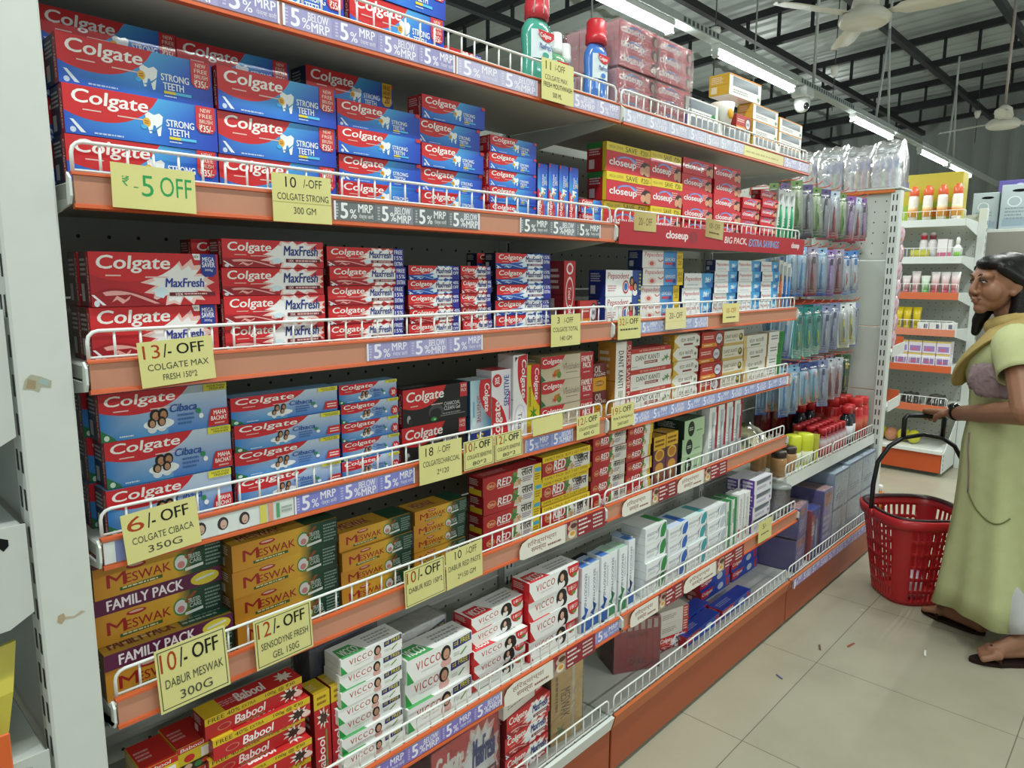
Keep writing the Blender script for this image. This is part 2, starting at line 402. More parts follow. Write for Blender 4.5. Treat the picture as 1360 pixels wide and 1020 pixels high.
def a_cib(A, badge='MAHA'):
    A.grad(0, 0, .5, 1, '2a7cc4', '5aa2d8', 'c4d6e4', '2a7cc4'); A.grad(.5, 0, 1, 1, '3b7ccc', '4a88d0', 'c6d2dc', 'c4d6e4')
    banner(A, .68, .62 if badge == 'MAHA' else .5, .42, (.04, .66, .57, .94), 'cc2832')
    A.poly([(0, .26), (.09, .08), (.11, .0), (0, 0)], '2a7048'); A.ell(.04, .08, .02, .06, 'cfe4d4', 10); A.lines(.13, .04, .24, .1, 1, 'd6e6f2')
    A.ell(.43, .24, .12, .12, 'eef2f4'); A.face_icon(.405, .42, .145, '201a1a', 'b88868', 'e8ecec'); A.face_icon(.465, .43, .14, '181414', 'b0805e', 'e8ecec'); A.face_icon(.375, .26, .115, '241c1a', 'bc9070', 'dfe6ea'); A.face_icon(.45, .28, .115, '201818', 'b88a6a', 'dfe6ea')
    A.bez([(.31, .24), (.36, .08), (.50, .1), (.55, .3)], 'f2f5f6', [(.5, .2), (.38, .16)])
    A.text('Cibaca', .52, .46, .74, .63, '1e4e9c', .03, .2); A.ell(.75, .42, .022, .06, '2f8a50', 10); A.lines(.58, .14, .72, .42, 3, '3f6ea8'); A.ell(.77, .3, .02, .06, 'f4f6f6', 10)
    A.rect(.80, .84, 1, 1, 'e0d840'); A.text('NOW EVEN', .83, .92, .98, .97, '3a3a20', .01); A.text('FRESHER', .85, .86, .98, .91, '3a3a20', .01)
    if badge == 'MAHA':
        A.poly([(.86, .42), (1, .42), (1, .02), (.82, .02), (.84, .3)], 'cc2a30'); A.text('MAHA', .875, .28, .985, .38, 'fff4f0', .03); A.text('BACHAT', .85, .15, .99, .25, 'fff4f0', .03); A.lines(.88, .05, .97, .12, 1, 'f0c0b8')
    elif badge == 'mid':
        A.poly([(.88, .42), (1, .42), (1, .1), (.85, .1)], 'cc2a30'); A.lines(.89, .16, .99, .36, 2, 'fbe4e0')
    else:
        A.ell(.93, .3, .065, .26, 'cc2a30'); A.text('30', .895, .16, .965, .42, 'fff4f0', .02)
def a_cib2(A): a_cib(A, 'mid')
def a_cib3(A): a_cib(A, '30')
def a_char(A):
    A.rect(0, 0, 1, 1, '1c1c1e'); banner(A, .66, .52, .36, (.05, .58, .62, .92), 'd02a30')
    A.ell(.5, .3, .12, .2, '4a4c50'); A.ell(.49, .24, .09, .15, '202224'); A.ell(.46, .1, .05, .06, '2c7c3c'); A.ell(.47, .09, .02, .03, '8ad08c')
    A.text('CHARCOAL', .62, .42, .88, .52, 'd8dadc', .01); A.text('CLEAN Gel', .62, .29, .88, .4, 'd8dadc', .01); A.rect(.56, .14, .96, .16, '888a8c'); A.lines(.60, .17, .9, .24, 1, '909294')
    A.rect(.88, .6, 1, 1, 'c8303a')
    for i, t in enumerate(('SUPER', 'PACK')): A.text(t, .895, .86 - i * .12, .99, .95 - i * .12, 'f4dcd8', .01)
    A.ell(.08, .2, .03, .12, 'a0a2a4', 8); A.ell(.1, .12, .03, .1, '2a2c2e', 8)
def a_senst(A):   # upright, teal, reads downwards
    A.grad(0, 0, 1, 1, 'eaf4f6', '2f80a0', '2a6c94', 'b8dce8'); B = A.rot()
    B.bez([(0, .5), (.1, .36), (.36, .34), (.6, 1)], 'cc2a34', [(0, 1)]); B.text('Colgate', .06, .62, .48, .94, 'f6f4f2', .03, .12); B.k += 5
    B.text('SENSITIVE', .22, .32, .62, .5, 'b8404a', .01); B.rect(.3, .12, .66, .2, '74b8d0'); B.ell(.6, .16, .07, .1, 'd6eef4'); B.rect(.76, 0, 1, 1, '25367c'); B.text('SAVE', .78, .3, .98, .62, 'e6cc3c', .03)
def a_sensw(A):
    A.grad(0, 0, 1, 1, 'f2eef2', 'e8e4ee'); B = A.rotu()
    B.bez([(0, .1), (.2, .1), (.56, .3), (.66, 1)], 'ce2832', [(0, 1)]); B.text('Colgate', .03, .44, .58, .9, 'f6f4f2', .03, .12); B.k += 5
    B.text('SENSITIVE', .5, .1, .92, .36, '34489c', .02); B.rect(.3, .04, .7, .1, 'c85a8c'); B.ell(.86, .72, .09, .24, 'cc3440'); B.text('30%', .81, .6, .91, .84, 'fff0f0', .02)
def a_total(A):
    A.rect(0, 0, 1, 1, 'f0eff0'); B = A.rot()
    B.bez([(.02, .35), (.2, .22), (.44, .3), (.62, .98)], 'cc2a34', [(.0, .98)]); B.text('Colgate', .06, .5, .52, .92, 'f6f4f2', .03, .12); B.k += 5
    B.text('Total', .66, .34, .9, .66, '5c5e9a', .01); B.ell(.78, .48, .2, .4, 'd8d4e8'); B.ell(.78, .48, .18, .34, 'f0eff0'); B.text('Total', .68, .34, .9, .62, '44468e', .01); B.poly([(.02, .12), (.08, .12), (.03, .3)], '404048')
def a_lemon(A):
    A.rect(0, 0, 1, 1, 'e2cc22'); B = A.rot()
    B.bez([(.0, .3), (.2, .2), (.44, .3), (.6, 1)], 'cc2a34', [(.0, 1)]); B.text('Colgate', .05, .5, .5, .92, 'f6f4f2', .03, .12); B.k += 5
    B.star(.68, .5, .1, .34, '4c8a2c', 6, .35); B.rect(.86, 0, 1, 1, 'd08c20'); B.lines(.3, .1, .6, .3, 2, '7a6a10')
def a_ved(A):
    A.grad(0, 0, 1, 1, 'c8bca0', 'ded4bc', 'd8ccb4', 'b8ac8c'); A.bez([(0, .55), (.1, .46), (.36, .5), (.44, 1)], 'c62c36', [(0, 1)]); A.text('Colgate', .03, .64, .38, .9, 'f6f2ee', .03, .12)
    A.ell(.28, .3, .05, .14, 'c87a2a'); A.ell(.33, .22, .04, .14, '5a8a34'); A.star(.24, .22, .05, .14, 'c24a2a', 5, .4); A.star(.32, .4, .03, .1, 'a8782a', 5, .4); A.star(.46, .62, .02, .08, '6a8a3a', 5, .4)
    A.text('Vedshakti', .4, .38, .72, .64, 'a08a80', .0); A.lines(.46, .22, .7, .3, 1, 'a09484'); A.rect(.74, 0, 1, 1, 'bc2c38'); A.text('FAMILY', .76, .62, .98, .86, 'f6ece8', .035); A.text('PACK', .79, .34, .96, .58, 'f6ece8', .035); A.lines(.8, .12, .94, .22, 1, 'e8c0bc'); A.poly([(0, .3), (.08, .06), (0, 0)], '2a6a40')
def a_oil(A):
    A.rect(0, 0, 1, 1, 'd89c28'); A.rect(0, .5, 1, 1, '6e2c30'); A.text('OIL', .1, .68, .6, .92, 'e8dccf', .01); A.text('PULLING', .08, .55, .92, .66, 'e8dccf', .02); A.ell(.5, .28, .34, .1, 'a05c1c'); A.lines(.2, .23, .8, .33, 2, 'e8c878')
def a_close(A, save=False):
    y = .72 if save else 1.0
    A.rect(0, 0, 1, 1, 'cf2834'); A.ell(.46, .66 * y, .22, .2 * y, '5a78c0'); A.ell(.47, .6 * y, .2, .17 * y, 'd83440')
    A.bez([(.24, .6 * y), (.3, .86 * y), (.54, .96 * y), (.68, .62 * y)], '8fa6dc', [(.64, .56 * y), (.5, .8 * y), (.34, .74 * y)])
    A.text('closeup', .06, .22 * y, .68, .68 * y, 'a01c26', .075); A.text('closeup', .065, .23 * y, .675, .67 * y, 'fbeff0', .045)
    A.lines(.66, .42 * y, .86, .86 * y, 4, 'f0b8b8'); A.ell(.9, .4 * y, .13, .36 * y, '3a1c1c'); A.ell(.95, .34 * y, .09, .28 * y, 'd09a78'); A.ell(.82, .3 * y, .06, .2 * y, 'e0a080')
    if save:
        A.rect(0, .72, 1, 1, 'e4cc2e'); A.text('MEGA OFFER', .06, .81, .36, .91, '8a7a20', .0); A.text('SAVE', .42, .77, .68, .95, '5c5418', .02); A.text('₹20/-', .76, .77, .98, .95, '5c5418', .01)
def a_closes(A): a_close(A, True)
def a_pep(A):
    A.rect(0, 0, 1, 1, 'eef0f0'); A.text('Pepsodent', .05, .6, .64, .9, 'b43a44', .015, .1); A.lines(.06, .18, .3, .44, 3, 'cc8088')
    A.rect(.74, 0, 1, 1, '2f4a96'); A.face_icon(.72, .56, .2, '1a1414', 'bc8c6c', 'd84a50'); A.face_icon(.82, .36, .2, '1a1414', 'c09070', 'e8e8ea'); A.ell(.55, .36, .085, .26, 'b8343e'); A.ell(.55, .36, .062, .19, 'e8e8ec'); A.ell(.55, .36, .05, .15, '3a6cb4'); A.rect(.92, .05, 1, .95, '24366c'); A.lines(.93, .2, .99, .9, 5, 'b8c048')
def a_germ(A):
    A.grad(0, 0, .5, 1, 'eae6e2', 'ece8e6'); A.grad(.5, 0, .84, 1, '5ca0d6', '2e6cb8', '3a80c8', '4c94d0'); A.text('Pepsodent', .05, .58, .5, .9, 'c05058', .012, .1); A.ell(.22, .26, .1, .2, 'e6c8c0'); A.ell(.22, .26, .05, .12, 'c85a58'); A.bez([(.36, .5), (.4, .3), (.46, .3), (.5, .5)], 'c84848', [(.48, .5), (.43, .38), (.38, .5)])
    A.text('GERMICHECK', .54, .42, .8, .62, 'e8f0f8', .01); A.rect(.54, .2, .8, .34, 'c8405a'); A.ell(.77, .24, .04, .12, '28408c'); A.rect(.84, 0, 1, 1, 'e0be28'); A.text('SAVE', .86, .55, .98, .8, '7c5c10', .01); A.text('20', .88, .2, .97, .48, '7c5c10', .01)
def a_pep2(A):
    A.rect(0, 0, 1, 1, 'eceeee'); A.poly([(.62, 0), (1, 0), (1, 1), (.58, 1)], '4aa0d8'); A.poly([(.8, 0), (1, 0), (1, .6), (.72, .3)], '2f74bc'); A.text('Pepsodent', .04, .4, .58, .76, 'b84048', .015, .1); A.lines(.1, .14, .5, .26, 1, 'a8b8c8'); A.star(.8, .56, .1, .26, 'c8e6f6', 6, .4); A.text('2in1', .7, .36, .92, .7, 'e8f4fc', .02, .2)
def a_dkup(A):
    A.rect(0, 0, .68, 1, 'eae8e2'); A.rect(.68, 0, 1, 1, 'a82c34'); B = A.rot()
    B.text('DANT KANTI', .12, .18, .62, .5, '2c2c2c', .01, 0, False, 1.15);
    B.lines(.66, .2, .76, .5, 3, '5a8a4a')
    Cc = A.rot(); Cc.k = 9; Cc.text('SUPER SAVER PACK', .05, .72, .95, .95, 'efd2c4', .015)
def a_dk(A):
    A.rect(0, 0, 1, 1, 'e8e6df'); A.rect(0, .78, 1, 1, 'be3a34'); A.text('100 YEARS OF NATURAL CARE', .22, .85, .84, .94, 'f0d4c0', .01); A.text('DANT KANTI', .14, .42, .7, .66, '444444', .012); A.rect(.34, .22, .66, .36, '8a3a3a'); A.lines(.36, .24, .64, .34, 1, 'e8d0c8'); A.star(.88, .4, .08, .22, '5f8a54', 5, .35); A.star(.8, .3, .05, .14, '74986a', 5, .35); A.poly([(.96, .2), (1, .3), (1, .74)], 'd8842c'); A.lines(.05, .1, .2, .16, 1, '9a9a92')
def a_dks(A):
    A.rect(0, 0, 1, 1, 'e6e4dc'); A.text('दंत कांती', .24, .4, .8, .76, '4a4a48', .01); A.poly([(0, .6), (.16, 1), (0, 1)], 'c8a23a'); A.poly([(0, 0), (.22, 0), (0, .5)], 'd8b048'); A.rect(.36, .14, .72, .28, '8a4848'); A.star(.9, .4, .07, .24, '5f7a54', 5, .35); A.poly([(.84, 1), (1, 1), (1, .7)], 'a03a38')
def a_rd(A):
    A.rect(0, 0, 1, 1, 'b63a34'); A.rect(0, 0, .7, .26, 'd88a30'); A.lines(.08, .5, .56, .76, 2, 'f0d4cc'); A.lines(.1, .06, .5, .2, 1, 'f2e0c0'); A.ell(.8, .5, .18, .4, '2c2430'); A.ell(.8, .5, .15, .33, 'd4d0d8'); A.text('ADVANCED', .7, .4, .9, .58, '403a50', .01)
def a_dkc(A):
    A.rect(0, 0, 1, 1, 'dcd6c4'); A.rect(0, 0, 1, .18, 'c8a860'); A.text('DANT KANTI', .06, .5, .7, .74, '55504a', .012); A.lines(.1, .3, .6, .4, 1, '8a8478'); A.ell(.85, .52, .1, .26, '5a5a3a'); A.ell(.84, .58, .05, .12, 'c8b840')
def a_dkw(A):
    A.rect(0, 0, 1, 1, 'e0ddd2'); A.text('दंत कांती', .24, .36, .86, .74, '5a5850', .01); A.rect(0, 0, .14, 1, 'd8b87c'); A.rect(.3, .12, .7, .24, '6a7a5a')
def a_dkg(A):
    A.rect(0, 0, .66, 1, 'e8e8e4'); A.rect(.66, 0, 1, 1, '2f8a3c'); A.lines(.16, .3, .62, .76, 2, '7a7a78'); A.lines(.7, .1, .96, .9, 4, '1c6428')
def a_mes(A, fam=False):
    y = .66 if fam else 1.0
    A.grad(0, 0, .62, 1, 'c88a2c', 'd2a034', 'd8a838', 'c2802a'); A.grad(.62, 0, .74, 1, 'cc9c34', '1e4e34', '1a4430', 'd8a838'); A.grad(.74, 0, 1, 1, '1c4a34', '142c24')
    A.ell(.31, .82 * y, .075, .09 * y, 'a8282c'); A.ell(.31, .84 * y, .055, .04 * y, 'd8b0a0')
    A.text('M', .09, .30 * y, .23, .72 * y, '9c2424', .015); A.text('ESWAK', .225, .32 * y, .57, .62 * y, '9c2424', .012)
    A.poly([(.18, .12 * y), (.5, .16 * y), (.5, .27 * y), (.18, .23 * y)], '3a5c30'); A.lines(.2, .15 * y, .48, .25 * y, 1, 'd8d0a0')
    A.ell(.65, .48 * y, .06, .3 * y, '3a8a4c'); A.ell(.65, .48 * y, .05, .24 * y, 'd8d4d4'); A.ell(.65, .4 * y, .03, .12 * y, 'c88080'); A.poly([(.68, .62 * y), (.76, .9 * y), (.79, .86 * y), (.7, .54 * y)], '8a4a28')
    A.text('TRUSTED', .71, .52 * y, .81, .68 * y, 'c8d4cc', .01); A.text('CARE', .72, .36 * y, .82, .5 * y, 'c8d4cc', .01); A.poly([(.68, .14 * y), (.83, .2 * y), (.83, .3 * y), (.68, .24 * y)], 'd8dcd8'); A.lines(.85, .12 * y, .99, .88 * y, 6, '7c9488')
    if fam:
        A.rect(0, .66, 1, 1, '5c1c44'); A.text('FAMILY PACK', .1, .72, .68, .94, 'efe6ee', .035); A.ell(.86, .83, .12, .15, 'd4c23c'); A.poly([(.78, .80), (.94, .85), (.94, .9), (.78, .85)], 'cfd8cc')
def a_mesf(A): a_mes(A, True)
def a_red(A, kind=0):
    A.rect(0, 0, 1, 1, 'b8262e'); A.grad(0, 0, .5, 1, 'a82028', 'bc2a30'); w = .62 if kind == 2 else .5
    A.poly([(w, 0), (1, 0), (1, 1), (w + .08, 1)], 'e6e2d8'); A.star(w + .02, .5, .09, .42, '4a7c3c', 7, .4); A.star(w + .1, .3, .06, .26, 'c09a70', 6, .5); A.ell(w + .05, .22, .04, .14, 'd8b49c', 9); A.star(w + .03, .78, .05, .2, '6a9a50', 6, .4)
    A.ell(.13, .5, .075, .2, 'd88c4c'); A.ell(.13, .5, .06, .15, 'b83a34'); A.text('Dabur', .075, .42, .185, .58, 'f0d0a8', .01, .2)
    A.text('RED', .22, .36, w - .03, .74, 'f4ecec', .04, .18); A.rect(.23, .26, w - .05, .31, 'e8c4c0')
    if kind != 2:
        A.text('लाल', .64, .56, .84, .94, '241c1c', .03)
        A.lines(.66, .2, .84, .5, 3, '8a7a9a')
    if kind == 1:
        A.rect(.86, 0, 1, 1, 'e2c62c'); A.rect(.88, .56, .99, .78, '4aa8c8'); A.lines(.88, .1, .98, .5, 3, '8a6a10')
    if kind == 0: A.rect(.86, 0, 1, 1, 'e2dcd0'); A.text('लाल', .84, .56, .99, .9, '241c1c', .02)
    if kind == 3:
        A.rect(0, .76, 1, 1, 'e4c82c'); A.rect(0, 0, 1, .2, 'e4c82c'); A.text('FAMILY PACK  BUY 2 GET OFFER', .05, .82, .95, .93, '7c3a14', .0); A.text('FAMILY PACK  BUY 2 GET OFFER', .05, .05, .95, .15, '7c3a14', .0); A.text('लाल', .72, .4, .96, .7, '241c1c', .03)
    if kind == 2: A.rect(.9, 0, 1, 1, 'd8b62c')
def a_red1(A): a_red(A, 1)
def a_red2(A): a_red(A, 0)
def a_red3(A): a_red(A, 3)
def a_red4(A): a_red(A, 2)
def a_clove(A):
    A.rect(0, 0, 1, 1, '6a3a4a'); A.rect(0, .74, 1, 1, 'dcae30'); A.ell(.5, .62, .38, .12, 'e0b848'); A.ell(.5, .62, .3, .09, 'b87a28'); A.ell(.5, .36, .34, .11, 'c8903a'); A.poly([(.2, .1), (.8, .1), (.9, .3), (.1, .3)], '8a5a3c'); A.ell(.42, .2, .12, .05, 'd8c090'); A.lines(.1, .78, .9, .95, 2, '7a4a14')
def a_green(A):
    A.grad(0, 0, 1, 1, 'a8c8a0', 'b8d4ac'); A.ell(.34, .5, .16, .42, '1c2a22'); A.lines(.24, .4, .44, .6, 2, 'c8dcc8')
    A.lines(.6, .25, .9, .4, 1, '6a8a6a')
def a_bab(A):
    A.rect(0, 0, 1, 1, 'bc2428'); A.rect(0, .66, 1, 1, 'd6b62a'); A.text('FREE 40%', .03, .73, .34, .93, '4a2a10', .01); A.text('EXTRA', .36, .75, .5, .9, '4a2a10', .0); A.text('100g @ ₹30', .6, .73, .92, .93, '4a2a10', .01)
    A.text('Babool', .28, .16, .6, .56, 'f6ecea', .035, .15); A.rect(.3, .06, .58, .11, '7a8a4a'); A.ell(.18, .32, .07, .16, 'c87060'); A.ell(.18, .32, .055, .12, 'b02028'); A.star(.86, .36, .12, .4, 'e8dcd0', 9, .5); A.star(.86, .34, .08, .28, '3a2420', 8, .6); A.ell(.95, .2, .05, .14, 'e6c8c0')
def a_babu(A):
    A.rect(0, 0, 1, 1, 'b82028'); A.rect(0, .82, 1, 1, 'd8ba2c'); A.lines(.2, .85, .8, .97, 2, '8a5a18'); A.star(.55, .7, .42, .13, 'e8e0d4', 9, .5); A.star(.55, .7, .3, .09, '4a302a', 8, .6); B = A.rotu(); B.k = 6; B.text('Babool', .06, .4, .5, .84, 'f6ecea', .03, .12); B.rect(.08, .24, .56, .34, '7a8a4a')
def a_bend(A):
    A.rect(0, 0, 1, 1, 'd4be2c'); A.rect(0, .78, 1, 1, 'c02a28'); A.rect(.7, .35, .92, .7, 'e8e4dc'); A.text('Babool', .1, .82, .8, .95, 'f4e8e0', .02, .1); A.ell(.35, .5, .16, .14, 'c8281f'); A.rect(.0, 0, 1, .32, '34241f'); A.ell(.3, .2, .12, .1, 'd8b49c'); A.ell(.6, .16, .12, .1, '3a7a3c'); A.ell(.8, .18, .1, .08, 'c83a30')
def a_vic(A, hue='2f9a48', free=True):
    A.rect(0, 0, 1, 1, 'eeefec'); A.poly([(0, 0), (.1, 0), (0, .62)], hue); A.text('VICCO', .13, .42, .5, .76, 'b84038', .016, 0, False, 1.25); A.text('VAJRADANTI', .2, .24, .46, .32, 'b09890', .0)
    if free:
        A.face_icon(.58, .54, .34, '1c1616', 'c8987c', 'd8a8a0'); A.poly([(.69, .55), (.99, .62), (.99, .95), (.69, .88)], '2b2f74'); A.text('1 FREE', .76, .66, .97, .88, 'd8cc48', .03, 0, False, 1, .02); A.lines(.71, .66, .76, .84, 2, 'c8bc50'); A.poly([(.80, .2), (.9, .44), (.92, .42), (.83, .18)], '6a9a44'); A.lines(.7, .22, .8, .4, 2, 'b8c0b0')
    else:
        A.ell(.66, .5, .11, .44, '1a1214'); A.ell(.69, .3, .09, .34, '1a1214'); A.face_icon(.64, .56, .3, '1a1214', 'd8ac92', 'f0ece8'); A.bez([(.76, 1), (.76, .5), (.84, .3), (.9, .3)], 'd02830', [(1, .6), (1, 1)]); A.text('18', .81, .62, .89, .84, 'fff0ec', .03); A.lines(.895, .62, .98, .86, 3, 'f4c8c0'); A.ell(.91, .44, .05, .1, '6a8a3c', 10)
def a_vicr(A): a_vic(A, 'c8282e', False)
def a_sdu(A, c1='2f62b0', c2='2f62b0'):
    A.rect(0, 0, 1, 1, 'e8ecee'); B = A.rot(); B.text('SENSODYNE', .1, .3, .62, .56, '46527c', .015); B.bez([(.6, .3), (.68, .9), (.76, .1), (.84, .6)], c1, [(.84, .5), (.76, .0), (.68, .78)]); B.poly([(.8, 0), (1, 0), (1, 1), (.86, 1)], c1); B.lines(.16, .66, .5, .84, 2, 'a0aabc')
def a_sdug(A): a_sdu(A, '3a8a5a')
def a_sd(A, c='2f8a48'):
    A.rect(0, 0, 1, 1, 'e8ecec'); A.text('SENSODYNE', .08, .48, .58, .66, '707c90', .012); A.bez([(.5, .1), (.68, .2), (.6, .7), (.76, .9)], '8a98a8', [(.74, .92), (.57, .7), (.64, .24), (.5, .14)]); A.bez([(.72, .12), (.68, .6), (.78, .98), (.98, .94)], c, [(1, .5), (.9, .1)]); A.lines(.1, .22, .46, .38, 2, 'b8c4cc')
def a_sdb(A): a_sd(A, '2f64b8')
def a_sdt(A): a_sd(A, '3c9aa4')
def a_sdp(A): a_sd(A, 'b8c4cc')
def a_gup(A):
    A.rect(0, 0, .4, 1, 'e8ecea'); A.rect(.4, 0, 1, 1, '2f8a4c'); B = A.rot(); B.k = 3; B.rect(.2, .1, .5, .36, '1f6a38'); B.lines(.1, .12, .6, .3, 2, 'c8e4cc')
def a_wup(A): A.rect(0, 0, 1, 1, 'eaeceb'); B = A.rot(); B.lines(.1, .3, .7, .7, 3, '8a9a8c'); B.k += 2; B.rect(.74, .1, .9, .5, 'c87060')
def a_pur(A):
    A.rect(0, 0, 1, 1, 'e6e6ec'); A.rect(.12, .58, .92, .92, '6c7480'); A.bez([(.12, .58), (.3, .7), (.5, .5), (.92, .8)], 'a8b0ba', [(.92, .58)]); A.lines(.16, .2, .7, .42, 2, '8a80a8'); A.star(.9, .3, .06, .2, '7a50a8', 6, .4)
def a_tin(A):
    A.rect(0, 0, 1, 1, 'e4e4df'); A.rect(.1, .45, .9, .9, '7c8288'); A.grad(.1, .45, .9, .9, '8a9096', '5c646c', 'a8aeb2', '70787e'); A.lines(.12, .12, .6, .34, 2, '9a9a98'); A.star(.92, .2, .06, .18, '4a8a50', 6, .4); A.rect(0, .93, 1, 1, 'd08a3c')
def a_tinb(A):
    A.rect(0, 0, 1, 1, 'e6e6e2'); A.grad(.1, .4, .92, .92, '6c747c', '8a9298', '9aa2a8', '787f86'); A.lines(.12, .1, .8, .3, 2, '6a7488'); A.ell(.85, .24, .07, .18, '2f8a4c')
def a_blk(A):
    A.rect(0, 0, 1, 1, 'c8303c')
    for i in range(3):
        y = .04 + i * .32
        A.rect(.0, y, 1, y + .3, 'd85460'); A.ell(.42, y + .18, .2, .1, '7488c4'); A.ell(.43, y + .15, .18, .08, 'cc3440'); A.text('closeup', .05, y + .04, .66, y + .26, 'b83844', .07); A.text('closeup', .05, y + .04, .66, y + .26, 'fdf4f4', .045); A.lines(.66, y + .08, .84, y + .26, 4, 'e8b0b4'); A.ell(.93, y + .14, .08, .13, '402020'); A.ell(.96, y + .12, .05, .1, 'c89a80')
def a_mfw(A): a_mf(A)
def a_rup(A): A.rect(0, 0, 1, 1, 'bc2830'); A.ell(.5, .88, .3, .09, 'ece4e0'); A.ell(.5, .88, .2, .06, 'c23038'); A.ell(.5, .5, .36, .26, 'e8dcd8'); A.ell(.5, .5, .3, .22, 'c02830'); B = A.rot(); B.k = 9; B.text('Total', .4, .36, .6, .62, 'f2ecea', .02, .1); B.text('Colgate', .68, .3, .96, .7, 'f2ecea', .03, .12)
def a_cream(A): A.grad(0, 0, 1, 1, 'c8a058', 'd8b878'); B = A.rot(); B.text('MESWAK', .3, .3, .7, .6, '6a4422', .01); B.rect(.0, .66, 1, .74, 'd8ccb8'); B.star(.85, .3, .08, .2, '6a8a4a', 5, .4); B.lines(.1, .1, .6, .24, 1, '7a5a30')
def a_rbun(A):
    A.rect(0, 0, 1, 1, 'a83038')
    for i in range(7): A.rect(i / 7, .8, i / 7 + .09, .98, 'd0b8b0'); A.rect(i / 7 + .125, 0, i / 7 + .135, 1, '8a2028')
    A.text('RED PASTE', .3, .66, .74, .74, '6c1418', .02); A.text('DABUR', .34, .12, .7, .24, '6c1418', .01)
def a_wred(A): A.rect(0, 0, 1, 1, 'd8d2ca'); A.lines(.1, .3, .6, .7, 3, '9a8c84'); A.rect(.8, 0, 1, 1, 'b8383c'); A.lines(.83, .1, .97, .9, 4, 'e8d0c8')
def a_blue(A): A.grad(0, 0, 1, 1, '2036a0', '2a50b8', '2f5cc4', '2034a0'); A.bez([(0, .3), (.1, .1), (.34, .2), (.44, .9)], 'c42c34', [(0, .9)]); A.text('Colgate', .04, .4, .38, .78, 'f2eeee', .03, .12); A.ell(.66, .5, .1, .3, 'c8d4e4'); A.rect(.86, .1, .96, .9, 'c0343c')
def a_grey(A): A.grad(0, 0, 1, 1, 'b8cce4', 'ccdcec', 'd8e4f0', 'c0d4ea'); A.lines(.15, .2, .85, .4, 3, '6c84a4'); A.rect(.1, .6, .9, .66, 'c4d0dc'); A.rect(.0, .94, 1, 1, '4c6aa8')
def a_purw(A): A.grad(0, 0, 1, 1, '6a62b4', '9a94d0', 'c0b8e4', '8078c0'); A.rect(.1, .74, .9, .94, 'c88878'); A.lines(.1, .2, .9, .6, 4, 'd0cce4')

